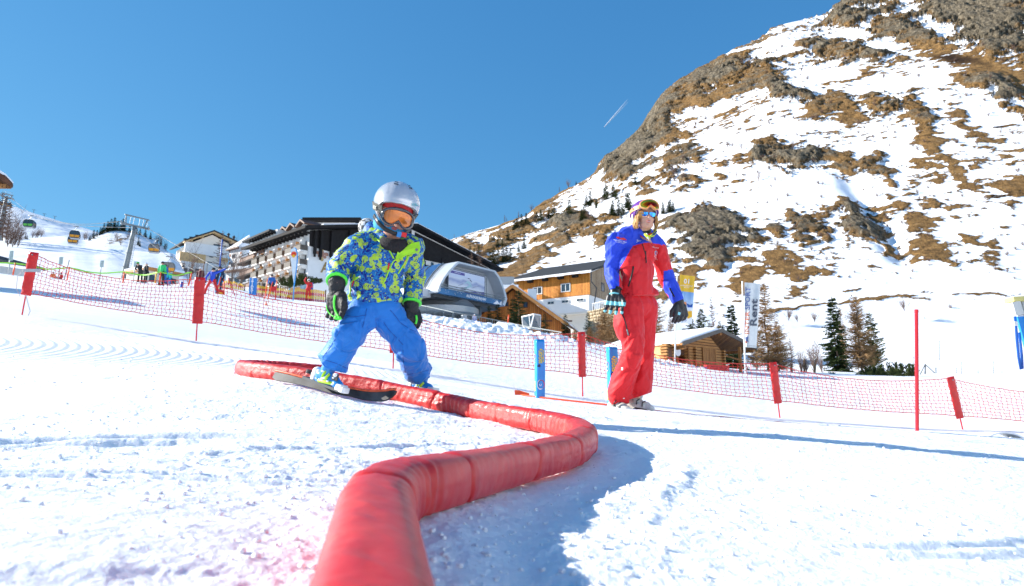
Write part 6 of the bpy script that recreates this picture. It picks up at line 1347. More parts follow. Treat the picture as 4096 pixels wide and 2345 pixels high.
for (x0,x1,y0,y1,n,mf) in ((400,530,415,470,.02,'metal_d'),(660,768,428,482,.02,'metal_d'),(800,850,450,490,.02,'metal_d'),(380,545,525,560,.02,'wood_l'),(610,655,530,575,.02,'metal_d'),(735,845,535,580,.02,'wood_l'),(585,635,648,692,.02,'metal_d'),(375,525,632,642,.03,'wood_d'),(258,305,735,782,.92,'metal_d'),(340,388,740,790,.92,'metal_d'),(418,470,745,792,.92,'metal_d'),(245,270,672,712,.92,'wood_d')):
 a,b=g(x0,y1),g(x1,y0);window(HW,house,a[0],b[0],min(a[1],b[1]),max(a[1],b[1]),n,.12,1 if x1-x0>60 else 0,mf)
TWr=Wall((650+850/3.236,1080,212),(650+1010/3.236,1080,208));TWr.N=-TWr.N if TWr.N.y>0 else TWr.N
TS=Wall((650+1010/3.236,1080,208),(650+1092/3.236,1080,216));TS.N=-TS.N if TS.N.y>0 else TS.N
gt=lambda x,y:TWr.at(650+x/3.236,850+y/3.236)
mb=MB();zt=gt(930,465)[1];mb.slab([TWr.pt(0,zb),TWr.pt(TWr.L,zb),TS.pt(TS.L,zb),TS.pt(TS.L,zb)+(TWr.pt(0,zb)-TWr.pt(TWr.L,zb))],(0,0,zt-zb));tw=mb.build('tower',M_['white'],house)
mb=MB();ctr=TWr.pt(TWr.L*.6,0,-4);b0=[TWr.pt(-.8,zt,.8),TS.pt(-.3,zt,1.2),TS.pt(TS.L+.8,zt,.5),TWr.pt(-.8,zt,-8)];apx=Vector((ctr.x,ctr.y,zt+5))
mb._add(b0+[apx],[(0,1,4),(1,2,4),(2,3,4),(3,0,4),(3,2,1,0)]);mb.build('tower_roof',M_['snow_cap'],tw)
mb=MB();mb.slab([TWr.pt(-.9,zt-.5,.9),TS.pt(-.3,zt-.5,1.3),TS.pt(TS.L+.9,zt-.5,.6),TWr.pt(-.9,zt-.5,-8)],(0,0,.48));mb.build('tower_eaves',M_['wood_d'],tw)
mb=MB()
for k in range(12):
 z=zt-1.2-k*1.25;w_=.9 if k%2 else .5
 TWr.box(mb,TWr.L-w_,TWr.L,z,z+.8,.01,.06);TWr.box(mb,0,w_,z,z+.8,.01,.06);TS.box(mb,0,w_,z,z+.8,.01,.06)
mb.build('quoins',mat('brick_quoins',(.34,.16,.10),.8),tw)
for (x0,x1,y0,y1) in ((900,945,540,590),(885,930,655,705)):a,b=gt(x0,y1),gt(x1,y0);window(TWr,tw,a[0],b[0],min(a[1],b[1]),max(a[1],b[1]),.02,.12,0,'metal_d')
for yy in (585,720):a=TS.at(650+1035/3.236,850+yy/3.236);window(TS,tw,a[0]-.7,a[0]+.7,a[1]-1,a[1]+1,.02,.12,0,'metal_d')
q=Wall((905,1090,190),(1010,1090,186));q.N=-q.N if q.N.y>0 else q.N;z0=q.at(950,1088)[1]
an=thing('annexe','low white annexe with flat snowy roof between house and hotel','building',tuple(q.pt(3,z0-7)));mb=MB();q.box(mb,0,q.L,z0-9,z0,-8,0);mb.build('wall',M_['white'],an);mb=MB();q.box(mb,-.5,q.L+.8,z0,z0+.5,-9,1);r_=mb.build('roof',M_['wood_d'],an);mb=MB();q.box(mb,-.4,q.L+.7,z0+.51,z0+1.2,-9,.9);mb.build('roof_snow',M_['snow_cap'],r_)
for k in range(3):window(q,an,1.0+k*2.3,2.6+k*2.3,z0-3,z0-1.6,.02,.1,0,'metal_d')
q=Wall((588,1110,92),(716,1110,96));q.N=-q.N if q.N.y>0 else q.N;z0=q.at(650,1092)[1]
lb=thing('lodge','low cream building with timber eaves behind the waiting skiers','building',tuple(q.pt(2,z0-2)));mb=MB();q.box(mb,0,q.L,z0-4,z0,-5,0);mb.build('wall',M_['cream'],lb);mb=MB();q.box(mb,-.4,q.L+.3,z0,z0+.32,-5,.8);mb.build('eaves',M_['part'],lb);mb=MB();q.box(mb,-.4,q.L+.3,z0+.33,z0+.6,-5,.8);mb.build('roof_snow',M_['snow_cap'],lb)
for px in (606,662,694):a=q.at(px,1115)[0];window(q,lb,a-.3,a+.3,z0-1.4,z0-.6,.02,.05,0,'metal_d')
# -- lift station
SF=Wall((1745,1172,80),(2012,1226,90));SF.N=-SF.N if SF.N.y>0 else SF.N
st=thing('lift_station','rounded grey gondola station with billboard front and blue glazed side','lift station',tuple(SF.pt(6,SF.at(1860,1255)[1])))
z5=lambda x,y:SF.at(1600+x/2.827,950+y/2.827)
prof=[z5(*a) for a in ((410,622),(405,600),(425,545),(470,460),(535,375),(600,305),(640,275),(850,325),(1060,380),(1110,450),(1150,550),(1180,640),(1192,700),(1165,782))]
M_['pane']=mat('pale_grey_panel',(.50,.53,.56),.4,.2,.5,var=.05,vscale=.4)
def loop_solid(mb,wl,pr,n0,n1):mb.slab([wl.pt(u,z,n0) for u,z in pr],wl.N*(n1-n0))
mb=MB();loop_solid(mb,SF,prof,-22,-1.4);mb.build('shell',M_['pane'],st)
cu_=sum(p[0] for p in prof)/len(prof);cz_=sum(p[1] for p in prof)/len(prof)
mb=MB();inn=[(cu_+(u-cu_)*.93,cz_+(z-cz_)*.90) for u,z in prof];n=len(prof)
for i in range(n-1):
 a,b,c,d_=prof[i],prof[i+1],inn[i+1],inn[i];mb.slab([SF.pt(*a,-1.6),SF.pt(*b,-1.6),SF.pt(*c,-1.6),SF.pt(*d_,-1.6)],SF.N*1.9)
mb.build('rim',M_['pane'],st,auto=35)
mb=MB()
for k in range(1,8):
 a,b=(cu_-6,prof[0][1]+.5*k),(cu_+6,prof[0][1]+.5*k)
for f in (.18,.82):
 u=prof[0][0]+SF.L*f;SF.box(mb,u-.02,u+.02,prof[0][1]+1.2,prof[0][1]+3.4,-1.39,-1.34)
mb.build('panel_joint',M_['metal'],st)
bq=[z5(605,345),z5(1018,425),z5(1012,682),z5(598,578)];u0=bq[0][0];u1=bq[1][0];zb0=(bq[2][1]+bq[3][1])/2;zt0=(bq[0][1]+bq[1][1])/2;BH=zt0-zb0;BW=u1-u0
mb=MB();SF.box(mb,u0,u1,zb0,zt0,-.95,-.85);bill=mb.build('billboard',M_['navy'],st)
pm=bpy.data.materials.new('poster_print');pm.use_nodes=True;t_=pm.node_tree;tc=N(t_,'ShaderNodeTexCoord');sp_=N(t_,'ShaderNodeSeparateXYZ');t_.links.new(tc.outputs['Generated'],sp_.inputs[0]);n_=N(t_,'ShaderNodeTexNoise',i_Scale=3.5,i_Detail=6.0);t_.links.new(tc.outputs['Generated'],n_.inputs['Vector']);ad_=N(t_,'ShaderNodeMath',operation='MULTIPLY_ADD',i_1=.35);t_.links.new(n_.outputs[0],ad_.inputs[0]);t_.links.new(sp_.outputs[2],ad_.inputs[2]);t_.links.new(ramp(t_,ad_.outputs[0],[(0,(.55,.58,.68)),(.45,(.72,.74,.80)),(.68,(.30,.35,.55)),(.80,(.62,.66,.75)),(.92,(.55,.62,.78)),(1,(.60,.66,.8))]),t_.nodes['Principled BSDF'].inputs['Base Color']);t_.nodes['Principled BSDF'].inputs['Roughness'].default_value=.4
mb=MB();SF.box(mb,u0+.08,u1-.08,zb0+.08,zt0-.08,-.845,-.84);mb.build('poster',pm,bill)
def bpt(fx,fy,n=-.82):return SF.pt(u0+BW*fx,zb0+BH*fy,n)
M_['purp']=mat('violet_print',(.10,.09,.32),.5)
mb=MB();SF.box(mb,u0+BW*.06,u0+BW*.43,zt0-BH*.20,zt0-BH*.08,-.835,-.83);mb.build('poster_banner',M_['purp'],bill)
mb=MB();mb.slab([bpt(.35,.02,-.835),bpt(.98,.02,-.835),bpt(.98,.26,-.835),bpt(.62,.16,-.835)],SF.N*.005);mb.build('poster_banner',M_['purp'],bill)
text_obj('SILVAPARK.AT',BH*.065,SF.M(u0+BW*.24,zt0-BH*.14,-.825),M_['whi'],bill,ext=.003)
for k,s_ in enumerate(('ERLEBE DEN BERG','EXPERIENCE','THE MOUNTAIN')):text_obj(s_,BH*.055,SF.M(u0+BW*.83,zb0+BH*(.19-.055*k),-.825),M_['whi'],bill,ext=.003)
mb=MB();
for a,b,r_ in (((.50,.58),(.60,.42),.16),((.60,.42),(.50,.30),.13),((.50,.30),(.42,.22),.10),((.52,.60),(.44,.44),.07),((.56,.60),(.63,.36),.09)):mb.bar(bpt(*a,-.825),bpt(*b,-.825),r_*2,.01,SF.N)
mb.build('poster_skier',mat('pale_teal_print',(.42,.62,.66),.5),bill)
mb=MB();mb.ell(bpt(.535,.72,-.825),(.2,.02,.22),basis((0,0,0),SF.U,(0,0,1)).to_3x3());mb.bar(bpt(.57,.68,-.82),bpt(.63,.60,-.82),.1,.01,SF.N);mb.bar(bpt(.20,.18,-.82),bpt(.50,.28,-.82),.07,.01,SF.N);mb.bar(bpt(.25,.10,-.82),bpt(.55,.22,-.82),.07,.01,SF.N);mb.bar(bpt(.64,.34,-.82),bpt(.84,.50,-.82),.03,.01,SF.N);mb.bar(bpt(.40,.44,-.82),bpt(.26,.30,-.82),.03,.01,SF.N);mb.build('poster_skier',M_['navy'],bill)
mb=MB()
for a,b in (((0,1.04),(1,1.04)),((0,-.06),(1,-.06)),((-.02,-.3),(-.02,1.06)),((1.02,-.3),(1.02,1.06))):mb.bar(bpt(*a,-.7),bpt(*b,-.7),.09,.09)
mb.build('billboard_frame',M_['steel'],bill)
sb=[z5(440,560),z5(1168,722),z5(1152,778),z5(445,624)];zb1=(sb[2][1]+sb[3][1])/2;zt1=(sb[0][1]+sb[1][1])/2
mb=MB();SF.box(mb,sb[0][0],sb[1][0],zb1,zt1,-.2,.05);sig=mb.build('name_band',mat('teal_blue_sign',(.04,.15,.32),.4,var=.3,vscale=.3),st)
text_obj('ALPKOGELBAHN',(zt1-zb1)*.72,SF.M(sb[0][0]+SF.L*.53,(zt1+zb1)/2,.06),M_['whi'],sig,bold=.008,ext=.01,xs=1.0)
mb=MB()
for a,b,c in ((.80,.86,.92),(.88,.93,.98)):mb.slab([SF.pt(sb[0][0]+SF.L*a,zb1+.03,.055),SF.pt(sb[0][0]+SF.L*c*.995,zb1+.03,.055),SF.pt(sb[0][0]+SF.L*b,zb1+(zt1-zb1)*.85,.055)],SF.N*.01)
for k in range(26):a=rng.uniform(.02,.97);mb.box(SF.pt(sb[0][0]+SF.L*a,zb1+rng.uniform(.1,.9)*(zt1-zb1),.06),(.07,.03,.07))
mb.build('snowflake_print',M_['whi'],sig)
mb=MB();mb.bar(SF.pt(sb[0][0],zt1+.35,.4),SF.pt(sb[1][0],zt1+.35,.4),.08,.08);mb.bar(SF.pt(sb[0][0],zt1+.1,.3),SF.pt(sb[1][0],zt1+.1,.3),.14,.14);mb.build('handrail',M_['steel'],st)
SIDE=[prof[k] for k in range(1,7)]
mb=MB();gl=MB()
for k in range(9):
 n0=-2.2-k*2.1
 for i in range(len(SIDE)-1):
  a,b=SIDE[i],SIDE[i+1];off=(-.06,.05)
  if i>=1 and i<5:gl.slab([SF.pt(a[0]+off[0],a[1]+off[1],n0),SF.pt(b[0]+off[0],b[1]+off[1],n0),SF.pt(b[0]+off[0],b[1]+off[1],n0-1.9),SF.pt(a[0]+off[0],a[1]+off[1],n0-1.9)],(-.03,0,.03))
 mb.tube([SF.pt(p[0]-.1,p[1]+.1,n0+.1) for p in SIDE],.07,6)
gl.build('side_glazing',M_['glass_blue'],st);mb.build('rib',M_['steel'],st)
mb=MB();a=SIDE[1];SF.box(mb,a[0]-2.6,a[0]+.2,a[1]-1.25,a[1]-.35,-9,-1.2);mb.build('side_canopy',M_['pane'],st)
zg=SF.at(1860,1262)[1]-1.5;dc=SF.pt(SF.L*.46,0,-4.2);zz=prof[0][1]
mb=MB();mb.lathe(Vector((dc.x,dc.y,zz-1.9)),[(4.3,0),(4.5,.2),(4.5,.9),(4.2,1.0),(3.6,1.9)],40);mb.build('bull_wheel_housing',M_['metal'],st,auto=40)
mb=MB();mb.lathe(Vector((dc.x,dc.y,zg)),[(2.0,0),(2.0,zz-1.9-zg)],24);mb.build('column',M_['metal_d'],st,auto=40)
mb=MB();loop_solid(mb,SF,[(0.3,zz-.35),(SF.L-.4,zz-.6),(SF.L-.5,zz-.02),(.3,zz-.02)],-20,-.6);mb.build('underside',M_['metal_d'],st)
mb=MB();mb.tube([SF.pt(SF.L*.72,zz-.4,-1),SF.pt(SF.L*.72,zz-1.6,-.9),SF.pt(SF.L*.64,zz-2.3,-.9),SF.pt(SF.L*.5,zz-2.5,-1)],.16,8);mb.build('guide_rail',M_['steel'],st,smooth=True)
mb=MB();SF.box(mb,-6,SF.L+2,zg-.6,zz-.8,-16,-14);mb.build('rear_wall',M_['metal_d'],st)
# -- orange timber building
OF=Wall((2357,1090,115),(2070,1125,122.7));OF.N=-OF.N if OF.N.y>0 else OF.N
OS=Wall((2357,1090,115),(2450,1090,127));OS.N=Vector((-OF.U.x,-OF.U.y,0));OS.U=-OF.N*1.0;OS.O=OF.O
ob=thing('timber_building','orange timber clad building on a white base behind the chalet','building',tuple(OF.pt(5,OF.at(2200,1330)[1])))
z6=lambda x,y:OF.at(1600+x/2.827,950+y/2.827)
ut=OF.L+.2;zt=z6(2138,398)[1];zm=z6(2138,645)[1];zl=z6(2138,830)[1]
M_['orw']=stripes_mat('orange_boards',(.42,.13,.015),(.68,.27,.045),4.2,0,.6,.12,(1.5,1.5,.5),.4);M_['grw']=stripes_mat('weathered_boards',(.26,.17,.10),(.42,.31,.20),4.0,1,.8,.14,(1.5,1.5,.6),.4)
mb=MB();OF.box(mb,0,ut,zm,zt,-.25,0);mb.build('timber_cladding',M_['orw'],ob)
W_=16;rise=4.2
mb=MB();OF.box(mb,.26,ut-.1,zl,zm-.003,-W_,-.08);OF.box(mb,.3,ut-.3,zm,zt-.2,-W_+.2,-.26);mb.build('base_wall',M_['white'],ob)
mb=MB();mb.slab([OF.pt(0,zm,-.26),OF.pt(0,zt,-.26),OF.pt(0,zt+rise,-W_*.75),OF.pt(0,zt+rise*.6,-W_),OF.pt(0,zm,-W_)],OF.U*.25);mb.build('side_cladding',M_['grw'],ob)
mb=MB();e0=OF.pt(-1.0,zt-.15,1.2);e1=OF.pt(ut+1.4,zt-.15,1.2);r0=OF.pt(-1.0,zt+rise+.2,-W_*.75);r1=OF.pt(ut+1.4,zt+rise+.2,-W_*.75);mb.slab([e0,e1,r1,r0],(0,0,.38));orf=mb.build('roof',M_['slate'],ob)
mb=MB();mb.bar(e0+Vector((0,0,.1))+OF.N*.06,e1+Vector((0,0,.1))+OF.N*.06,.12,.35);mb.build('gutter',M_['whi'],orf)
for u in (2.5,5.3,8.4,11.4):mb=MB();OF.box(mb,u-.5,u+.5,zt-.62,zt-.2,.05,.7);mb.build('beam_end',M_['dark'],orf)
mb=MB();p=OF.pt(-.12,zt-1,.12);mb.tube([e0+Vector((0,0,-.1)),OF.pt(-.4,zt-1.6,.1),OF.pt(-.9,zt-2.6,-.8),OF.pt(-.25,zl+.5,-.9),OF.pt(-.25,zl-1,-.9)],.09,6);mb.build('downpipe',M_['metal_d'],ob)
for (x0,y0,x1,y1,mu) in ((1512,570,1602,638,1),(1828,530,1920,608,1),(1672,728,1742,755,1),(1832,712,1906,738,1),(2000,695,2075,720,1)):
 a=z6(x0,(y0+y1)/2);b=z6(x1,(y0+y1)/2);hh=abs(z6(x0,y0)[1]-z6(x0,y1)[1])/2;zc=(a[1]+b[1])/2;window(OF,ob,min(a[0],b[0]),max(a[0],b[0]),zc-hh,zc+hh,.02,.13 if y0<650 else .06,mu,'frame_w')
for n_,z_ in ((-4.5,zm+2.0),(-4.6,zl+1.0),(-8.5,zl+1.6)):
 w2=Wall((0,1172,100),(100,1172,100));w2.O=OF.pt(0,0,0);w2.U=-OF.N*1.0;w2.N=-OF.U*1.0;window(w2,ob,-n_,-n_+1.1,z_-.7,z_+.7,.02,.08,0,'metal_d')
mb=MB();OF.box(mb,1.2,ut,zl-6.5,zl-.05,-9,-1.2);mb.build('concrete_base',M_['cream'],ob)
mb=MB();OF.box(mb,0,ut,zl-.3,zl-.003,-1.19,-.08);OF.box(mb,9.4,9.8,zl-6,zl-.31,-.6,-.2);OF.box(mb,12.5,12.7,zl-6,zl-.31,-.6,-.2);mb.build('overhang',M_['cream'],ob)
q=P(2052,1130,118);mb=MB();mb.box(q+Vector((-1.6,0,-.2)),(3.6,5,1.4));lowb=thing('shed','small snow roofed shed beside the orange building','shed',tuple(q-Vector((0,0,1))));mb.build('wall',M_['metal'],lowb);mb=MB();mb.box(q+Vector((-1.6,0,-1.2)),(5,6,.45));mb.build('roof_snow',M_['snow_cap'],lowb)
# -- stone retaining wall
SW=Wall((2370,1300,104),(2446,1300,100));SW.N=-SW.N if SW.N.y>0 else SW.N
sw=thing('stone_wall','rough stone retaining wall to the right of the white building base','wall',tuple(SW.pt(1,SW.at(2400,1340)[1])))
mb=MB();z0,z1=SW.at(2400,1345)[1],SW.at(2400,1236)[1];SW.box(mb,-1,SW.L+4,z0-2,z1-.3,-3,-.1);mb.build('core',M_['cream'],sw)
mb=MB();z=z0-1
while z<z1:
 u=-1.2;h=rng.uniform(.35,.6)
 while u<SW.L+4:wd=rng.uniform(.4,.8);mb.ell(SW.pt(u+wd/2,z+h/2,-.1),(wd*.52,.3,h*.53),Matrix.Rotation(rng.uniform(-.2,.2),3,'Y'),8,6);u+=wd
 z+=h
mb.build('stones',mat('pale_rubble',(.50,.40,.26),.9,var=.4,vscale=1.2),sw,smooth=True)
mb=MB()
for k in range(8):SW.box(mb,.2+k*.42,.26+k*.42,z1-.1,z1+1.0,.0,.06)
SW.box(mb,.1,3.4,z1+1.0,z1+1.08,-.02,.08);mb.build('railing',M_['frame_w'],sw)
# -- red-brown chalet
CF=Wall((1836,1300,101),(2276,1304,97));CF.N=-CF.N if CF.N.y>0 else CF.N
z7=lambda x,y:CF.at(1600+x/2.827,950+y/2.827)
ch=thing('chalet','red brown timber chalet with steep snow edged roof in front of the orange building','chalet',tuple(CF.pt(7,CF.at(2100,1335)[1])))
M_['chw']=stripes_mat('chalet_boards',(.40,.11,.02),(.62,.22,.045),3.6,0,.65,.12,(1.5,1.5,.5),.5)
ap=z7(1290,572);ae=z7(1910,1005);sl2=(ap[1]-ae[1])/(ae[0]-ap[0]);ul=ap[0]-(ae[0]-ap[0]);uw1=z7(1820,1000)[0];uw0=2*ap[0]-uw1;zb=z7(1500,1100)[1]-2
mb=MB();CF.prism(mb,[(uw0,zb),(uw1,zb),(uw1,ap[1]-sl2*(uw1-ap[0])-.2),(ap[0],ap[1]-.2),(uw0,ap[1]-sl2*(uw1-ap[0])-.2)],-9,0);mb.build('wall',M_['chw'],ch)
mb=MB()
for e in ((ae[0],ae[1]),(ul,ae[1])):mb.slab([CF.pt(*e,1.1),CF.pt(*ap,1.1),CF.pt(*ap,-10),CF.pt(*e,-10)],(0,0,.28))
cr=mb.build('roof',M_['wood_d'],ch);mb=MB()
for e in ((ae[0],ae[1]),(ul,ae[1])):mb.slab([CF.pt(e[0],e[1]+.29,.9),CF.pt(ap[0],ap[1]+.29,.9),CF.pt(ap[0],ap[1]+.29,-10),CF.pt(e[0],e[1]+.29,-10)],(0,0,.28))
mb.build('roof_snow',M_['snow_cap'],cr);mb=MB()
for e in ((ae[0],ae[1]),(ul,ae[1])):mb.bar(CF.pt(e[0],e[1]+.1,1.16),CF.pt(ap[0],ap[1]+.1,1.16),.1,.45)
mb.build('barge_board',M_['part'],cr)
for (x0,y0,x1,y1) in ((1195,735,1222,775),(1400,735,1440,790)):a,b=z7(x0,y1),z7(x1,y0);window(CF,ch,a[0],b[0],min(a[1],b[1]),max(a[1],b[1]),.02,.08,0,'wood_d')
mb=MB();q=CF.pt(*z7(1445,640),-3);mb.box(q,(1.3,1.0,2.4));mb.build('chimney',M_['white'],ch);mb=MB();mb.box(CF.pt(ap[0]+4.0,zb+3.9,.25),(9,.3,.2),None);mb.build('sill_beam',M_['wood_d'],ch)
# -- log hut
LF=Wall((2659,1400,46),(2889,1410,50.4));LF.N=-LF.N if LF.N.y>0 else LF.N
hut=thing('log_hut','small log cabin with snowy roof and dark open doorway behind the instructor','hut',tuple(LF.pt(3,2.4)))
z8=lambda x,y:LF.at(2500+x/3.236,1050+y/3.236)
def logs_mat():
 m=stripes_mat('log_wall',(.30,.13,.045),(.52,.26,.09),5.0,2,.75,.22,(.8,.8,4),.9);return m
M_['log']=logs_mat();M_['plank']=stripes_mat('plank_wood',(.22,.09,.03),(.42,.19,.06),6.0,0,.7,.1,(3,3,.5),.4)
zb=1.8;za=z8(1090,925);zeL=za[1]-1.15;zeR=za[1]-1.25;uL,uR=0,LF.L;DEP=7
mb=MB()
def front_with_door():
 d0=z8(672,1100);d1=z8(805,1100);dz=d0[1]
 LF.prism(mb,[(uL,zb),(d0[0],zb),(d0[0],zeL+.2),(uL,zeL+.1)],-.25,0);LF.prism(mb,[(d0[0],dz),(d1[0],dz),(d1[0],zeL+.35),(d0[0],zeL+.2)],-.25,0);LF.prism(mb,[(d1[0],zb),(uR,zb),(uR,zeR),(za[0],za[1]-.15),(d1[0],zeL+.35)],-.25,0)
 return d0,d1,dz
d0,d1,dz=front_with_door();LF.box(mb,uR-.25,uR,zb,zeR-.1,-DEP,-.26);LF.box(mb,0,uR,zb,zeR-.1,-DEP,-DEP+.25);mb.build('log_wall',M_['log'],hut)
mb=MB();LF.box(mb,0.0,.25,zb,zeL-.1,-DEP+.26,-.26);mb.build('side_wall',mat('sunlit_logs',(.62,.40,.17),.7,bump=.9,bscale=3,var=.25,vscale=3),hut)  # side logs paler than the front ones: sunlight put into their colour
for (u,n_) in ((0.0,0),(z8(890,1100)[0],0),(uR,0)):
 mb=MB();z=zb
 while z<zeL-.1:mb.tube([LF.pt(u,z+.1,-.3),LF.pt(u,z+.1,.22)],.10,8);z+=.2
 mb.build('log_ends',M_['log'],hut)
mb=MB();
for (a,b) in (((d0[0]-.12),d0[0]),(d1[0],d1[0]+.12)):LF.box(mb,a,b,zb,dz+.12,.01,.08)
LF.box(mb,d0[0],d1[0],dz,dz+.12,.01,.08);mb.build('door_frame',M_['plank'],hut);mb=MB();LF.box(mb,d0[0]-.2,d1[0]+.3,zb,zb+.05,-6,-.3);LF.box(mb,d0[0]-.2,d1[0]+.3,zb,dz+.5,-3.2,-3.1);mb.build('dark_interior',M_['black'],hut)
a,b=z8(1010,1290),z8(1150,1140);mb=MB();LF.box(mb,a[0],(a[0]+b[0])/2-.02,a[1],b[1],.03,.09);LF.box(mb,(a[0]+b[0])/2+.02,b[0],a[1],b[1],.03,.09);shu=mb.build('shutters',M_['plank'],hut);mb=MB()
for (p0,p1,q0,q1) in ((a[0]-.1,b[0]+.1,a[1]-.1,a[1]),(a[0]-.1,b[0]+.1,b[1],b[1]+.1),(a[0]-.1,a[0],a[1],b[1]),(b[0],b[0]+.1,a[1],b[1])):LF.box(mb,p0,p1,q0,q1,.02,.12)
mb.build('shutter_frame',M_['plank'],shu)
a,b=z8(545,1270),z8(598,1110);mb=MB();LF.box(mb,a[0],b[0],a[1],b[1],.02,.06);mb.build('side_panel',M_['wood_d'],hut)
mb=MB();q=z8(665,1160);mb.lathe(LF.pt(q[0],q[1],.12),[(.3,0),(.3,.03),(.05,.035)],20,LF.N);mb.build('round_sign',M_['whi'],hut)
eL=z8(650,1040);eR=z8(1560,1155);apx=z8(1090,915)
eL=(LF.at(2690,1368)[0]-.3,apx[1]-1.25);eR=(LF.at(2979,1400)[0],LF.at(2979,1402)[1])
mb=MB()
for e in (eL,eR):mb.slab([LF.pt(e[0],e[1],1.0),LF.pt(apx[0],apx[1],1.0),LF.pt(apx[0],apx[1],-DEP-.8),LF.pt(e[0],e[1],-DEP-.8)],(0,0,.14))
rf=mb.build('roof',M_['plank'],hut);mb=MB()
for e in (eL,eR):mb.bar(LF.pt(e[0],e[1]+.1,1.04),LF.pt(apx[0],apx[1]+.1,1.04),.08,.26)
mb.build('barge_board',mat('grey_wood',(.14,.12,.10),.8,var=.2),rf);mb=MB()
ns=18
for e in (eL,eR):
 vs=[];fs=[]
 for i in range(ns+1):
  for j in range(ns+1):
   f=i/ns;g_=j/ns;u=e[0]+(apx[0]-e[0])*f;z=e[1]+(apx[1]-e[1])*f;th=.24*min(1,6*f+.25,8*g_+.3,8*(1-g_)+.2)+.05*float(vnoise(np.array([f*5.]),np.array([g_*9.]),3))
   vs.append(LF.pt(u,z+.14+th,.85-g_*(DEP+1.6)))
 for i in range(ns):
  for j in range(ns):fs.append((i*(ns+1)+j,(i+1)*(ns+1)+j,(i+1)*(ns+1)+j+1,i*(ns+1)+j+1))
 b_=len(vs);
 for i in range(ns+1):vs.append(LF.pt(e[0]+(apx[0]-e[0])*i/ns,e[1]+(apx[1]-e[1])*i/ns+.14,.9))
 for i in range(ns):fs.append((i*(ns+1),b_+i,b_+i+1,(i+1)*(ns+1)))
 b2_=len(vs)
 for j in range(ns+1):vs.append(LF.pt(e[0],e[1]+.14,.85-j/ns*(DEP+1.6)))
 for j in range(ns):fs.append((j,j+1,b2_+j+1,b2_+j))
 mb._add(vs,fs)
mb.build('roof_snow',M_['snow_cap'],rf,smooth=True)
for u,z_ in ((eL[0]+.4,eL[1]),(apx[0],apx[1]),(eR[0]-.4,eR[1])):mb=MB();mb.bar(LF.pt(u,z_-.14,.95),LF.pt(u,z_-.14,-DEP),.2,.2);mb.build('purlin',M_['plank'],rf)
mb=MB();q=LF.at(2928,1450)[0];LF.box(mb,q-.09,q+.09,1.6,eR[1]+.1,.6,.78);mb.build('porch_post',M_['plank'],hut)
mb=MB();mb.bar(LF.pt(q-.1,3.9,.68),LF.pt(uR,4.25,.0),.1,.12);mb.build('brace',M_['plank'],hut)
hb_=Wall((2815,1465,45),(2930,1472,46));hb_.N=-hb_.N if hb_.N.y>0 else hb_.N;zz=hb_.at(2850,1468)[1]
bn=thing('bench','stack of red planks on a blue trestle before the log hut','bench',tuple(hb_.pt(.5,zz-.3)));mb=MB();[hb_.box(mb,0,1.9,zz-.25+k*.13,zz-.15+k*.13,0,.3) for k in range(3)];mb.build('red_planks',M_['redp'],bn);mb=MB();hb_.box(mb,-.75,0,zz-.2,zz-.05,0,.3);mb.build('trestle',M_['blued'],bn)
# -- left edge: shingled roof and overhanging eaves
RW=Wall((-120,1040,62),(172,1074,70));RW.N=-RW.N if RW.N.y>0 else RW.N
sh=thing('shingled_building','low building with dark shingle roof half buried in snow at left edge','building',tuple(RW.pt(1,RW.at(60,1100)[1])))
g1=lambda x,y:RW.at(x,y);a0,a1,a2,a3=g1(-120,992),g1(45,1002),g1(172,1074),g1(-120,1040)
M_['shin']=mat('grey_shingles',(.085,.085,.085),.85,bump=.8,bscale=5,var=.35,vscale=4)
mb=MB();mb.slab([RW.pt(*a0,-3),RW.pt(*a1,-3),RW.pt(*a2,.3),RW.pt(g1(125,1062)[0],g1(125,1062)[1],.5),RW.pt(*g1(0,1043),.6),RW.pt(*a3,.6)],(0,0,-.3));mb.build('roof',M_['shin'],sh)
mb=MB();RW.prism(mb,[(a3[0],a3[1]-4),(g1(120,1060)[0],a3[1]-4),(g1(120,1064)[0],g1(120,1064)[1]-.4),(g1(0,1048)[0],g1(0,1046)[1]-.4),(a3[0],a3[1]-.4)],-3,-.2);mb.build('wall',M_['white'],sh)
D=26.0;ev=thing('chalet_eaves','corner of a brown wooden roof overhang at the top left edge','building',tuple(P(-60,740,D)))
mb=MB();mb.slab([P(-260,600,D),P(0,692,D),P(22,706,D),P(53,739,D),P(40,742,D+1.5),P(-260,640,D+5)],(0,0,-.12));er=mb.build('roof',M_['wood_d'],ev);mb=MB();mb.slab([P(-260,596,D),P(0,688,D),P(22,702,D),P(53,735,D),P(40,738,D+1.5),P(-260,636,D+5)],(0,0,.06));mb.build('roof_snow',M_['snow_cap'],er)
for k in range(4):mb=MB();a=P(42-k*26,746-k*7,D+.2+k*.3);mb.bar(a,a+Vector((-1.6,.3,.1)),.10,.16);mb.build('rafter',M_['plank'],ev)
mb=MB();mb.slab([P(-700,700,D),P(-420,720,D),P(-420,1150,D),P(-700,1150,D)],(-1,3,0));mb.build('wall',M_['wood_d'],ev)
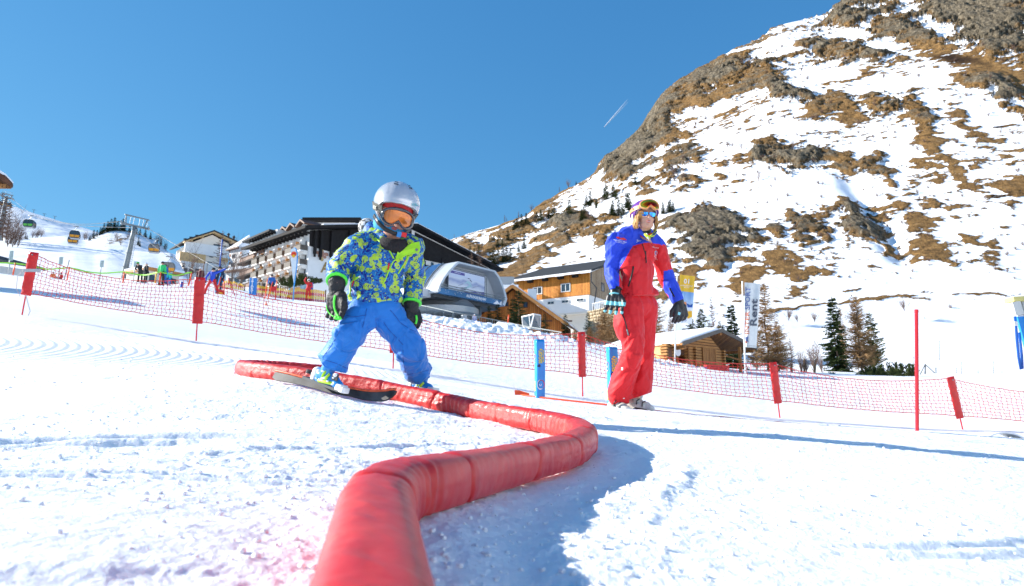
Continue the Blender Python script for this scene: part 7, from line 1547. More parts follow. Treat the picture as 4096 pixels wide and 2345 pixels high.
# == vegetation prototypes, then copies
M_['needle']=mat('spruce_needles',(.035,.055,.016),.7,spec=.2,var=.5,vscale=1.2)
M_['needle2']=mat('pine_needles',(.07,.09,.025),.7,spec=.2,var=.45,vscale=1.2)
M_['larch']=mat('bare_larch_twigs',(.27,.165,.08),.85,spec=.1,var=.35,vscale=1.0)
M_['bark']=mat('grey_brown_bark',(.16,.115,.08),.9,spec=.1,bump=.5,bscale=8,var=.3,vscale=3)
M_['twig']=mat('purple_brown_twigs',(.17,.11,.085),.85,spec=.1,var=.3,vscale=1.5)
def tree_things(name,label,cat,h,crown_fn,m,trunk_r,group,trunk_h=1.0,lean=0.0,limbs=None):
 o=thing(name,label,cat,(0,0,0),0,group)
 mb=MB();n=7;mb.tube([Vector((lean*h*(k/n)**2+.01*h*math.sin(k*2.1),.01*h*math.cos(k*1.7),h*trunk_h*k/n-.3*(k==0))) for k in range(n+1)],[trunk_r*(1-.92*k/n) for k in range(n+1)],7);
 if limbs:limbs(mb)
 mb.build('trunk',M_['bark'],o,smooth=True,local=True)
 mb=MB();crown_fn(mb);mb.build('crown',M_[m],o,local=True)
 return o
def leaf(mb,p,d,L,w,r_):
 """one narrow needle clump: two crossed tapered blades"""
 x,y,z=frame_from(d);a=r_.uniform(0,3.14);u=x*math.cos(a)+y*math.sin(a);v=d.cross(u).normalized()
 b=len(mb.v);q=p+d*L
 mb._add([p-u*w*.3,p+d*L*.45-u*w,q,p+d*L*.45+u*w,p+u*w*.3],[(0,1,2,3,4)])
 mb._add([p-v*w*.3,p+d*L*.45-v*w,q,p+d*L*.45+v*w],[(0,1,2,3)])
def spruce(h,rad,seed,dens=1.0,dr=.35,base=.04,gap=.12,lean=0):
 r_=random.Random(seed)
 def fn(mb):
  z=base*h
  while z<h*.985:
   t=z/h;R_=rad*(1-t)**.85*(.75+.5*r_.random())+.02*h;nb=max(3,int((5+7*(1-t))*dens))
   for k in range(nb):
    if r_.random()<gap:continue
    a=r_.uniform(0,6.283);L=R_*r_.uniform(.65,1.12);el=-dr*(1-t*1.3)+r_.uniform(-.15,.15)
    d=Vector((math.cos(a)*math.cos(el),math.sin(a)*math.cos(el),math.sin(el)));p0=Vector((lean*t*t*h,0,z));s_=max(3,int(L/(.028*h)*dens**.5))
    for j in range(s_):
     f=(j+.6)/s_;p=p0+d*L*f+Vector((0,0,.10*L*f*f))
     for s2 in (-1,1,0):
      dd=(d*1.0+Vector((-d.y,d.x,0))*s2*.9+Vector((0,0,r_.uniform(-.45,.1)))).normalized()
      leaf(mb,p,dd,(.045*h*(1-f*.4)+.02*L)*r_.uniform(.7,1.2),.0085*h,r_)
   z+=h*.026/dens**.5*r_.uniform(.8,1.3)
  leaf(mb,Vector((lean*h,0,h*.93)),Vector((0,0,1)),h*.09,.006*h,r_)
 return fn
def larch(h,rad,seed,dens=1.0,base=.12,dr=.1,tw=.0028,up=0.0):
 r_=random.Random(seed)
 def fn(mb):
  z=base*h
  while z<h*.98:
   t=z/h;R_=rad*(1-t)**.7*(.5+.7*r_.random())+.015*h
   for k in range(max(2,int(5*dens))):
    a=r_.uniform(0,6.283);L=R_*r_.uniform(.5,1.1);el=-dr+up+.3*t+r_.uniform(-.2,.25);d=Vector((math.cos(a)*math.cos(el),math.sin(a)*math.cos(el),math.sin(el)))
    p0=Vector((0,0,z));q=[p0+d*L*f+Vector((0,0,(.16+up*.3)*L*f*f))+Vector((r_.uniform(-1,1),r_.uniform(-1,1),0))*.02*L for f in (0,.35,.7,1)]
    mb.tube(q,[tw*h*1.1,tw*h*.8,tw*h*.55,tw*h*.25],3,caps=False)
    for j in range(max(3,int(9*dens*L/(rad+.01)))):
     f=r_.uniform(.15,1);p=q[0].lerp(q[3],f)+Vector((0,0,(.16+up*.3)*L*(f*f-f)));
     dd=(d*r_.uniform(.3,1)+Vector((-d.y,d.x,0))*r_.choice((-1,1))*r_.uniform(.4,1)+Vector((0,0,r_.uniform(-.7,.5)))).normalized();l2=L*r_.uniform(.12,.36)
     mb.tube([p,p+dd*l2*.5+Vector((0,0,-.03*l2)),p+dd*l2],[tw*h*.5,tw*h*.38,tw*h*.18],3,caps=False)
   z+=h*.03/dens**.5*r_.uniform(.7,1.3)
 return fn
def stems(h,rad,seed,n=9,m=6,tw=.012):
 r_=random.Random(seed)
 def fn(mb):
  for k in range(n):
   a=r_.uniform(0,6.283);sp=r_.uniform(.1,1)*rad;top=Vector((math.cos(a)*sp,math.sin(a)*sp,h*r_.uniform(.6,1)));q=[Vector((0,0,-.1)),top*.35+Vector((0,0,.08*h)),top*.7,top]
   mb.tube(q,[tw*h,tw*h*.7,tw*h*.5,tw*h*.2],3,caps=False)
   for j in range(m):
    f=r_.uniform(.3,1);p=top*f;dd=Vector((r_.uniform(-1,1),r_.uniform(-1,1),r_.uniform(.2,1.4))).normalized();mb.tube([p,p+dd*h*.16,p+dd*h*.26+Vector((0,0,.02*h))],[tw*h*.45,tw*h*.3,tw*h*.12],3,caps=False)
 return fn
PROTO={}
def proto(key,name,label,cat,h,fn,m,tr,**kw):PROTO[key]=(tree_things(name,label,cat,h,fn,m,tr,None,**kw),[False],h)
def plant(key,p,h,label,group=None,rz=None,wx=1.0,sink=.1):
 o,used,ph=PROTO[key]
 c=o if not used[0] else copy_tree(o,None,KIDS);used[0]=True
 if c is o:KIDS.setdefault(o.name,children(o))
 s=h/ph;c.location=(p.x,p.y,p.z-sink*s);c.scale=(s*wx,s*wx,s);c.rotation_euler=(0,0,rng.uniform(0,6.28) if rz is None else rz);c['label']=label
 if group:c['group']=group
 elif 'group' in c:del c['group']
 return c
KIDS={}
proto('spA','spruce_tree','x','tree',9.0,spruce(9,1.75,1,1.15),'needle',.13)
proto('spB','spruce_tree','x','tree',4.0,spruce(4,.95,2,.8,gap=.2),'needle',.06)
proto('spC','spruce_tree','x','tree',8.0,spruce(8,2.1,3,.8,gap=.05),'needle',.14)
proto('spD','spruce_tree','x','tree',8.0,spruce(8,2.3,4,.75,gap=.06,lean=.05),'needle2',.14)
proto('pine','pine_tree','x','tree',9.0,spruce(9,2.5,5,1.15,dr=-.45,base=.15,gap=.28),'needle2',.15)
proto('laA','larch_tree','x','tree',12.0,larch(12,2.7,6,2.2,tw=.0036),'larch',.17)
proto('laB','larch_tree','x','tree',12.0,larch(12,2.2,7,1.9,up=.2,tw=.0036),'larch',.14)
proto('laC','larch_tree','x','tree',8.0,larch(8,1.6,8,.9,tw=.007),'twig',.10)
proto('laD','larch_tree','x','tree',10.0,larch(10,3.2,16,2.6,base=.14,tw=.004),'larch',.17)
proto('birch','bare_tree','x','tree',7.0,stems(7,2.4,9,13,14,.006),'twig',.09,trunk_h=.5)
proto('shrub','shrub','x','shrub',1.6,stems(1.6,1.2,10,14,7,.02),'twig',.03,trunk_h=.2)
proto('shrub2','shrub','x','shrub',2.2,stems(2.2,1.2,11,18,9,.016),'twig',.03,trunk_h=.2)
def dwarf(h,rad,seed):
 r_=random.Random(seed)
 def fn(mb):
  for k in range(46):
   a=r_.uniform(0,6.283);sp=r_.uniform(0,1)**.6*rad;tp=Vector((math.cos(a)*sp,math.sin(a)*sp,h*(1-.45*(sp/rad)**2)*r_.uniform(.75,1.05)));b=tp*.45;b.z=0
   for j in range(26):
    f=r_.uniform(.15,1);p=b.lerp(tp,f);dd=Vector((r_.uniform(-.6,.6),r_.uniform(-.6,.6),r_.uniform(.3,1.3))).normalized();leaf(mb,p,dd,.16*h,.022*h,r_)
 return fn
proto('dwarf','dwarf_pine','x','shrub',1.6,dwarf(1.6,1.35,12),'needle2',.05,trunk_h=.3)
def GP(px,py,D):return P(px,py,D)
def vp(px,D):return G(px,D)
plant('spA',P(3352,1500,76),8.9,'dark green spruce standing left of the brown bare larch in the valley',rz=1.0,wx=1.0)
plant('laD',P(3450,1512,76),9.4,'brown bare larch between the dark spruce and the dwarf pines',rz=.4,wx=.85)
plant('pine',P(3500,1500,79),7.4,'green pine crown just behind the bare brown larch',rz=2.0,wx=.9)
plant('laB',P(3380,1494,80),8.0,'thin leafless larch overlapping the dark spruce on its right side',rz=.1,wx=.8)
plant('laC',P(3434,1500,90),11.2,'pale leafless treetop rising above the valley pine',wx=.55)
g_='dwarf pines under the valley trees'
for (px,py,D,h,l) in ((3592,1530,62,1.95,'bright green dwarf pine, rightmost under the valley trees'),(3520,1526,63,1.7,'dark dwarf pine bush at the foot of the bare larch'),(3486,1522,62,1.3,'small dark dwarf pine left of the larch trunk'),(3560,1532,61,1.2,'low dwarf pine between two bigger ones'),(3325,1512,64,.6,'tiny dwarf bush poking through shaded snow left of the spruce')):plant('dwarf',P(px,py,D),h,l,g_,wx=1.15)
for (k,px,py,D,h,l,w) in (('spA',2938,1485,60,6.0,'dark spruce right behind the log hut roof beside the white banner',1.0),('laA',3076,1500,64,9.0,'tall brown larch right of the white banner',1.1),('laB',3030,1500,62,6.6,'shorter brown larch close behind the white banner',1.0),('laD',3120,1506,63,5.2,'low spreading larch right of the tall brown one',1.1),('laC',3170,1500,60,3.4,'thin bare sapling at the edge of the larch group',1.0),('laA',2632,1478,62,7.6,'brown larch right beside the hip of the instructor',.95),('laB',2585,1470,64,7.8,'brown larch directly behind the instructor',1.0),('laD',2545,1450,60,4.4,'low brown larch behind the left side of the instructor',1.0),('laB',2690,1468,66,5.8,'bare larch behind the yellow banner pole',.8),('laC',2857,1440,70,6.8,'lone thin bare larch rising behind the hut ridge',.6),('pine',2812,1420,66,4.6,'green pine behind the hut roof ridge, leftmost of three',1.0),('spB',2846,1425,67,3.4,'small green spruce behind the hut roof right of the pine',1.1),('pine',2770,1420,66,3.6,'bushy green pine below the yellow banner',1.3),('spB',2900,1430,64,3.2,'narrow green spruce behind the right roof slope of the hut',1.0),('spB',2885,1430,64,3.6,'slim spruce second from the dark one behind the hut',.8),('pine',2740,1430,66,2.9,'low green pine behind the yellow banner pole',1.3)):
 plant(k,P(px,py,D),h,l,wx=w)
for (k,px,py,D,h,l,w) in (('spC',2074,1335,76,5.0,'dark spruce in front of the chalet wall',1.2),('spC',2052,1330,77,4.0,'dark spruce behind the lift station corner',1.3),('spB',2180,1335,72,2.2,'small dark spruce right of the glass shelter',1.2),('spB',2262,1348,66,2.3,'small spruce below the chalet roof end',1.2),('spB',2352,1352,66,2.6,'small spruce before the concrete base wall',1.0),('spD',1960,1300,84,2.4,'green bush under the lift station hood',1.4),('spC',1990,1305,83,2.8,'dark bush right under the lift station rim',1.4),('laD',2420,1380,58,3.2,'tangled brown bush left of the instructor, below the stone wall',1.3),('laA',2452,1388,56,3.6,'brown larch thicket touching the instructor arm',1.2),('laC',2395,1372,60,2.4,'thin twiggy bush beside the small spruce',1.4),('laB',2488,1395,56,3.2,'brown thicket behind the instructor trousers',1.2),('laD',2360,1375,56,1.4,'low brown scrub in front of the concrete base',1.6),('laD',2300,1368,56,1.1,'low brown scrub under the chalet eaves',1.6),('laC',1915,1100,120,4.6,'leafless shrub tips above the lift station roof',1.6),('laC',1885,1098,120,4.2,'leafless twigs left above the lift station roof',1.4)):
 plant(k,P(px,py,D),h,l,wx=w)
for (k,px,py,D,h,l,w) in (('birch',755,1142,120,7.5,'bare pale tree before the left half of the white house',.8),('laC',875,1140,118,10.0,'bare brown larch before the middle of the white house',.9),('birch',925,1142,116,8.4,'bare tree in front of the corner tower',.7),('birch',962,1150,114,6.0,'bare small tree right of the corner tower',.7),('birch',800,1140,118,4.0,'low bare tree left of the brown larch',.8),('dwarf',1150,1150,105,1.8,'green hedge bush left of the beach flag',1.3),('dwarf',1200,1142,105,1.9,'green hedge bush behind the red jacketed skier',1.3),('dwarf',1262,1134,106,1.0,'low green hedge bush under the hotel letters',1.5),('dwarf',1232,1138,106,1.4,'green hedge bush between flag and letters',1.4)):
 plant(k,P(px,py,D),h,l,wx=w)
gS='small spruces on the mountain flank';gL='leafless larches on the mountain flank'
z3=lambda x,y:(1750+x/2.647,600+y/2.647)
MT=[(1425,680,120),(1620,600,130),(1580,590,90),(1590,735,120),(1560,740,90),(1680,600,70),(1790,525,130),(1765,515,90),(1860,500,110),(1888,525,80),(1880,700,130),(1920,700,140),(1965,690,100),(2035,640,150),(2005,620,130),(1850,690,90),(2395,680,100),(2470,660,110),(2440,660,90),(2500,640,70),(2100,375,75),(1970,300,40),(845,850,80),(880,820,80),(930,795,90),(975,780,90),(1060,770,90),(1110,745,90),(1185,730,90),(1215,728,80),(1235,700,60),(600,1210,140),(560,1235,120),(645,1195,120),(700,1195,130),(740,1185,120),(780,1150,90),(640,1040,80),(770,960,80),(860,1080,70),(915,1050,95),(700,1020,60),(460,1130,90),(350,1120,80),(390,1130,70),(1345,680,40),(1680,620,50),(1465,335,30)]
posw=lambda y:'low' if y>1000 else ('mid height' if y>600 else 'high')
for i,(x,y,hp) in enumerate(MT):
 px,py=z3(x,y);p=on_mtn(px,py);D=PX(p)[2];h=hp/2.647*D/F
 plant('spC' if i%3 else 'spD',p,h*1.35,'small dark spruce growing on the snowy lower left flank of the mountain',gS,wx=1.3)
for (x,y,hp,k) in [(480,1150,110,'laC'),(430,1170,110,'laC'),(520,1190,110,'laC'),(500,1120,80,'laC'),(1020,790,90,'laC'),(1050,795,70,'laC'),(1150,755,90,'laC'),(1130,760,70,'laC'),(1635,745,120,'birch'),(1395,375,80,'birch'),(1005,605,65,'birch'),(870,665,65,'laC'),(715,745,70,'laC'),(740,720,40,'laC'),(180,940,45,'laC'),(118,985,45,'laC'),(1300,415,55,'laC'),(1510,420,60,'birch'),(1590,370,45,'birch'),(2030,450,60,'birch'),(1990,500,80,'laC'),(1365,720,50,'laC'),(640,1220,70,'laC'),(330,1110,70,'laC'),(880,760,70,'laC'),(2010,730,60,'birch'),(430,1060,60,'laC'),(1570,620,60,'laC'),(1740,560,60,'birch')]:
 px,py=z3(x,y);p=on_mtn(px,py);D=PX(p)[2];h=hp/2.647*D/F
 plant(k,p,h*1.2,'leafless brown tree on the lower left flank of the mountain' if k=='laC' else 'leafless round headed tree on the lower left flank of the mountain',gL,wx=1.2)
for (px,py,hp) in [(2910,590,34),(2965,600,30),(3175,598,40),(2930,590,26),(2700,705,48),(3035,725,44),(3100,728,22),(2945,710,28),(2860,770,24),(2815,815,22),(2858,830,26),(3110,808,20),(2780,545,20),(2740,640,26),(3225,570,18),(3495,555,24),(3560,590,20),(3906,580,22),(3290,740,18)]:
 p=on_mtn(px,py);D=PX(p)[2];plant('birch',p,hp*D/F*1.2,'leafless birch on the open snow of the upper mountain slope','leafless birches on the upper slope',wx=1.0)
r5=random.Random(5);cnt=0
while cnt<230:
 px=r5.uniform(2650,4090);py=r5.uniform(180,1120)
 if PYg[:,0].size and py<float(interp(np.array([px]),SIL)[0])+40:continue
 p=on_mtn(px,py);D=PX(p)[2];plant('shrub' if cnt%2 else 'shrub2',p,r5.uniform(.7,1.0)*r5.uniform(12,22)*D/F,'small bare brown shrub sticking out of the mountain snow','bare shrubs on the mountain',wx=1.3);cnt+=1
for (px,py,D,h) in [(3618,1240,200,3.2),(3800,1240,205,1.8),(3258,1285,200,2.6),(3190,1285,200,2.0),(3155,1278,200,3.2),(3300,1160,260,2.4)]:
 plant('shrub2',P(px,py,D),h,'single bare bush on the snow at the foot of the mountain','bare bushes at the mountain foot')
for (px,D,h) in [(3205,66,2.0),(3260,70,3.2),(3290,68,1.8),(3225,64,1.4)]:plant('shrub2',G(px,D),h,'bare twiggy bush beside the fence posts in the valley','bare bushes in the valley',wx=.7)
for (px,h) in [(360,5),(372,8),(385,6),(398,7),(412,9),(424,10),(436,8),(444,11),(452,9),(458,12),(470,9),(483,8),(492,11),(500,8),(518,7),(545,6),(562,6),(582,7),(600,6),(640,5),(404,6),(430,7)]:
 py=float(np.interp(px,[330,362,400,430,491,558,625,670],[965,958,935,922,918,934,962,1003]))+4
 p=on_knoll(px,py);plant('spC',p,h*.62,'small dark conifer on the crest of the wooded snow knoll','conifers on the knoll crest',wx=1.15)
for (px,py,h) in [(552,982,4.5),(559,985,3),(98,957,3.2),(80,955,3),(110,958,2.4)]:plant('spC',on_knoll(px,py),h,'small conifer on the snowy side of the knoll','conifers on the knoll side',wx=.9)
for (px,py,h) in [(640,985,6),(655,1000,5),(626,975,6),(665,1005,4),(150,942,6),(140,948,5),(160,948,5),(345,958,5),(335,960,4),(128,950,4),(470,965,4),(510,955,4),(485,980,4),(460,950,3),(540,950,3)]:plant('birch',on_knoll(px,py),h,'leafless bush on the slope of the snow knoll','leafless bushes on the knoll',wx=1.3)
for (px,py,D,h) in [(6,962,205,15),(22,968,200,13),(40,975,198,11),(58,975,195,8),(72,978,190,6),(-14,960,205,16),(30,975,190,7),(50,980,190,5)]:plant('birch' if h<12 else 'laC',P(px,py+6,D),h,'dark leafless tree of the thicket at the left edge','leafless thicket at the left edge',wx=1.1)
# == lift, signs, flags, distant people
def cable(pts,r_,name,label,group=None):
 q=catmull([Vector(p) for p in pts],6.0);mb=MB();mb.tube(q,r_,4);return tag(mb.build(name,M_['metal_d'],None,origin=tuple(q[0]),smooth=True),label,'cable',group)
def pylon(bx,by,tx,ty,D,rb,rt,label,arm,frame_dy,sc):
 b=P(bx,by,D);t=P(tx,ty,D);o=thing('lift_pylon',label,'lift pylon',tuple(b));ax=(t-b).normalized()
 mb=MB();n=6;mb.tube([(b-ax*2).lerp(t,k/n) for k in range(n+1)],[rb+(rt-rb)*k/n for k in range(n+1)],20);mb.build('mast',M_['steel'],o,smooth=True)
 for f in (.25,.5,.75):q=b.lerp(t,f);mb=MB();r2=rb+(rt-rb)*f+.04;mb.lathe(q,[(r2,-.06),(r2+.06,-.05),(r2+.06,.05),(r2,.06)],20,ax);mb.build('flange',M_['steel'],o,auto=40)
 A=P(*arm[0],D*.985);B=P(*arm[1],D*1.015);mb=MB();mb.bar(A,B,.34*sc,.34*sc);mb.build('cross_arm',M_['steel'],o)
 up=ax;e0=P(*arm[2],D*.985);e1=P(*arm[3],D*1.015);mb=MB();mb.bar(e0,e1,.2*sc,.2*sc);mb.bar(A.lerp(B,.18),e0.lerp(e1,.06),.16*sc,.2*sc);mb.bar(A.lerp(B,.80),e0.lerp(e1,.93),.16*sc,.2*sc);mb.build('gantry',M_['steel'],o)
 dr=Vector((.45,-.85,-.12)).normalized()
 for f in (.02,.98):
  c_=A.lerp(B,f);mb=MB();mb.bar(c_-dr*2.2*sc,c_+dr*2.2*sc,.12*sc,.28*sc);mb.build('sheave_beam',M_['steel'],o);mb=MB()
  for k in range(8):q=c_+dr*(k-3.5)*.55*sc+Vector((0,0,.12*sc));s_=dr.cross(Vector((0,0,1))).normalized();mb.lathe(q-s_*.08*sc,[(.22*sc,0),(.24*sc,.02),(.2*sc,.08*sc),(.24*sc,.14*sc),(.22*sc,.16*sc)],10,s_)
  mb.build('sheaves',M_['metal'],o)
 mb=MB()
 for f in (.12,.3,.42,.62,.75,.9):
  q=A.lerp(B,f)+Vector((0,0,.25*sc));mb.bar(q,q+up*1.3*sc,.05,.05);q2=A.lerp(B,min(1,f+.12))+Vector((0,0,.25*sc));mb.bar(q+up*1.3*sc,q2+up*1.3*sc,.05,.05);mb.bar(q+up*.7*sc,q2+up*.7*sc,.04,.04)
 mb.build('catwalk_railing',M_['metal'],o);mb=MB()
 for s_ in (-.2,.2):mb.bar(b+Vector((rb+.25,s_,0)),t+Vector((rt+.1,s_,-.4)),.04,.04)
 for k in range(26):q=b.lerp(t,k/26)+Vector((rb+.25-.15*k/26,0,0));mb.bar(q+Vector((0,-.2,0)),q+Vector((0,.2,0)),.035,.035)
 mb.build('ladder',M_['metal'],o);return A,B
A1,B1=pylon(492,1122,539,905,100,.42,.27,'tall grey tubular lift pylon rising behind the waiting skiers',[(483,892),(597,917),(499,858),(596,881)],0,.8)
A2,B2=pylon(-6,965,25,788,215,.7,.45,'far lift pylon at the left edge above the thicket',[(4,783),(50,797),(6,772),(52,783)],0,1.25)
gC='lift cables'
cable([P(4,783,215),P(120,860,190),P(290,895,150),P(480,887,100)],.045,'lift_cable','upper lift cable from the far pylon to the near pylon',gC)
cable([P(50,797,216),P(140,862,170),P(300,900,140),P(541,912,101)],.045,'lift_cable','lower lift cable from the far pylon to the near pylon',gC)
cable([P(597,917,100),P(660,955,92),P(800,1035,84),P(975,1137,76)],.035,'lift_cable','upper lift cable running down from the near pylon past the white house',gC)
cable([P(541,912,100),P(610,980,86),P(700,1040,70),P(800,1092,60)],.035,'lift_cable','lower lift cable running down past the green gondola',gC)
M_['orp']=mat('orange_print_panel',(.75,.30,.01),.4,var=.3);M_['grp']=mat('green_print_panel',(.12,.42,.06),.4,var=.35,vscale=2)
def gondola(px,py,D,w,label,m='orp',rz=.3,group='gondola cabins on the lift'):
 c=P(px,py,D);o=thing('gondola',label,'gondola',(c.x,c.y,c.z-w*.52),rz,group);h=w*.80;L=WM[o.name]
 def lp(x,y,z):return Vector((x,y,z))
 mb=MB();prof_=[(.36,0),(.46,.12),(.5,.35),(.49,.62),(.42,.86),(.3,1.0),(-.3,1.0),(-.42,.86),(-.49,.62),(-.5,.35),(-.46,.12),(-.36,0)]
 mb.slab([lp(x*w,-w*.38,z*h) for x,z in prof_],(0,w*.76,0));mb.build('cabin',M_['glass'],o,local=True)
 for s_ in (-1,1):
  mb=MB();mb.slab([lp(x*w*.9,s_*w*.385,z*h) for x,z in ((-.46,.10),(.46,.10),(.52,.42),(-.52,.42))],(0,s_*.02,0));mb.build('side_panel',M_[m],o,local=True)
 mb=MB()
 for s_ in (-1,1):
  pts=[lp(x*w,s_*w*.39,z*h) for x,z in prof_];mb.tube(pts+[pts[0]],w*.028,5)
  mb.bar(lp(0,s_*w*.39,.05*h),lp(0,s_*w*.39,h),w*.04,w*.03)
 mb.build('frame',M_['metal_d'],o,local=True);mb=MB();mb.box((0,0,h*1.02),(w*.7,w*.5,w*.06));mb.build('roof_panel',M_['metal'],o,local=True);mb=MB();mb.box((0,0,-.02*h),(w*.75,w*.7,w*.05));mb.build('floor_panel',M_['metal'],o,local=True)
 mb=MB();mb.tube([lp(0,0,h),lp(-.05*w,0,h*1.25),lp(.12*w,0,h*1.5),lp(.10*w,0,h*1.72)],w*.035,6);mb.bar(lp(-.25*w,0,h*1.72),lp(.3*w,0,h*1.72),w*.06,w*.09);mb.build('hanger',M_['metal'],o,smooth=True,local=True);return o
gondola(119,892,150,1.95,'green printed gondola cabin, hanging highest in front of the far ridge','grp',.2)
gondola(300,936,128,1.7,'dark gondola cabin hanging at mid slope, the upper of two overlapping','orp',.5)
gondola(292,957,152,1.9,'dark gondola cabin half hidden below another at mid slope','orp',.5)
gondola(617,990,106,1.55,'dark gondola cabin right of the near pylon against the wooded knoll','orp',.45)
gondola(672,1066,62,1.05,'blue gondola cabin low behind the skier in the green jacket','orp',.6)
gondola(9,814,300,2.0,'small far gondola cabin left of the far pylon','orp',.3);gondola(36,819,300,2.0,'small far gondola cabin right of the far pylon','orp',.3)
for (px,py,h,l) in ((134,846,5.0,'tiny lift mast on the far ridge, leftmost'),(179,860,3.8,'tiny lift mast on the far ridge, middle'),(220,875,4.5,'tiny lift mast on the far ridge, rightmost')):
 b=on_far(px,py+3);mb=MB();mb.bar(b-Vector((0,0,1)),b+Vector((-.6,0,h)),.6,.6);mb.bar(b+Vector((-3.2,0,h+.8)),b+Vector((2.4,0,h-.2)),.5,.5);tag(mb.build('far_lift_mast',M_['metal'],None,origin=tuple(b)),l,'lift mast')
for (px,py,D,l) in ((232,988,60,'small blue piste marker on the long snowy piste, right one'),(203,980,75,'small blue piste marker on the long snowy piste, left one')):
 pass
# -- marker poles, signs, tape
def stick(b_,t_,D,r_,m,name,label,cat='pole',group=None,lift=None):
 b=P(*b_,D);t=P(*t_,D);g0=gsurf(b.x,b.y);ax=(t-b).normalized();lo=b+ax*min(0,(g0-b.z))-ax*.15
 mb=MB();mb.tube([lo,b.lerp(t,.5),t],r_,6);return tag(mb.build(name,M_[m],None,origin=tuple(b),smooth=True),label,cat,group)
gO='orange fence stakes along the tape'
for (b_,t_,D,l) in (((47,1124),(61,1052),50,'orange stake leftmost on the green tape beside the shingled roof'),((266,1133),(277,1068),50,'orange stake on the green tape behind the leftmost net panel'),((491,1137),(496,1088),50,'orange stake at the foot of the near lift pylon'),((638,1135),(643,1088),48,'orange stake in front of the skier in green jacket'),((757,1132),(767,1090),50,'orange stake at the right end of the green tape')):stick(b_,t_,D,.05,'orange','orange_stake',l,'stake',gO)
stick((620,1130),(626,1086),50.5,.045,'yellow','yellow_stake','yellow stake left of the skier in green jacket','stake');stick((253,1131),(277,1041),49.5,.03,'metal_d','bamboo_pole','thin grey leaning bamboo pole near the tape','pole')
mb=MB();tp=[]
for (x,y) in ((-80,1049),(0,1052),(61,1054),(128,1064),(190,1078),(277,1071),(340,1086),(400,1093),(450,1091),(496,1088),(540,1097),(580,1101),(626,1091),(643,1089),(680,1097),(705,1102),(735,1096),(767,1089)):tp.append(P(x,y,50 if x<620 else 48))
mb.tube(catmull(tp,.6),.05,4,sq=(.3,1.0));tag(mb.build('green_tape',mat('neon_green_tape',(.30,.72,.06),.5),None,origin=tuple(tp[0]),smooth=True),'bright green barrier tape strung between orange stakes','tape')
gS2='grey piste signs seen edge on'
for (x,y0,y1,yb,xb,D,l) in ((43,1003,1043,1119,32,52,'grey sign board in front of the shingled roof'),(242,1028,1059,1124,232,52,'grey sign board behind the leftmost net panel'),(406,1042,1069,1121,398,54,'grey sign board midway between net post and pylon'),(541,1046,1071,1125,534,54,'grey sign board right of the lift pylon')):
 b=P(xb,yb,D);o=thing('piste_sign',l,'sign',tuple(b),0,gS2);mb=MB();mb.tube([b-Vector((0,0,.4)),P(x,y0,D)],.045,6);mb.build('post',M_['metal'],o,smooth=True);mb=MB();c=P(x,(y0+y1)/2,D-.1);mb.box(c,(.20,.05,(y1-y0)*D/F));mb.box(c+Vector((.13,.02,0)),(.05,.06,(y1-y0)*D/F));mb.build('board',mat('pale_green_grey_board',(.42,.50,.48),.5),o)
b=P(1010,1180,44);o=thing('start_pillar','blue foam pillar lettered START beside the orange net fence','foam pillar',tuple(b));t=P(1014,1112,44);hh=(t-b).length;mb=MB();mb.rbox((0,0,hh/2),(.40,.34,hh),.05);mb.build('padding',mat('start_blue',(.02,.20,.58),.45),o,local=True,auto=40)
for k,c_ in enumerate('START'):text_obj(c_,.26,Matrix.Translation(b)@Matrix.Translation((.0,-.175,hh*(.87-.185*k)))@Matrix.Rotation(R(90),4,'X'),M_['whi'],o,bold=.012,ext=.004)
b=P(1062,1240,34);o=thing('traffic_cone','tall orange traffic cone alone on the snow behind the net','cone',tuple(b));mb=MB();mb.lathe((0,0,0),[(.14,.02),(.05,.30),(.02,.42),(.015,.43)],16);mb.build('body',M_['orange'],o,smooth=False,local=True,auto=40);mb=MB();mb.box((0,0,.01),(.36,.36,.035));mb.build('foot',M_['orange'],o,local=True);mb=MB();mb.lathe((0,0,.16),[(.098,0),(.074,.07)],16);mb.build('band',mat('pale_orange',(.8,.3,.15),.5),o,local=True)
stick((726,1160),(727,1127),46,.09,'blued','blue_marker','short thick blue marker left of the second net post','marker')
stick((803,1128),(818,1045),42,.028,'wood_d','slalom_stick','thin brown leaning pole above the second net post','pole');stick((872,1132),(889,957),52,.05,'blued','blue_pole','very tall thin blue pole before the white house','pole')
for (b_,t_,m,l) in (((868,1150),(883,1092),'bluef','blue stubby slalom pole right of the arm waving instructor'),((863,1178),(884,1108),'orange','orange slalom pole leaning by the small red gate flag'),((898,1216),(895,1117),'orange','orange and blue slalom pole right of the small red gate flag'),((931,1161),(912,1112),'redp','red slalom pole leaning left before the orange nets'),((858,1216),(866,1180),'orange','short orange pole below the red gate flag'),((1060,1188),(1070,1118),'orange','thin orange pole behind the traffic cone'),((1073,1192),(1090,1128),'orange','thin orange pole right of the red start flag'),((1103,1180),(1108,1122),'redp','thin red pole at the right of the red start flag')):stick(b_,t_,42,.03,m,'slalom_pole',l,'pole')
mb=MB();mb.slab([P(866,1158,42),P(897,1162,42),P(899,1185,42),P(863,1184,42)],(0,.03,0));gf_=tag(mb.build('gate_flag',M_['redp'],None,origin=tuple(P(880,1184,42))),'small red slalom gate flag below the arm waving instructor','flag');mb=MB();mb.slab([P(872,1168,41.9),P(890,1171,41.9),P(891,1178,41.9),P(873,1176,41.9)],(0,.02,0));mb.build('yellow_print',M_['yellow'],gf_)
mb=MB();mb.slab([P(1077,1148,42),P(1104,1145,42),P(1105,1163,42),P(1079,1164,42)],(0,.03,0));tag(mb.build('gate_flag',M_['redp'],None,origin=tuple(P(1090,1164,42))),'small red flag in the start area right of the START pillar','flag')
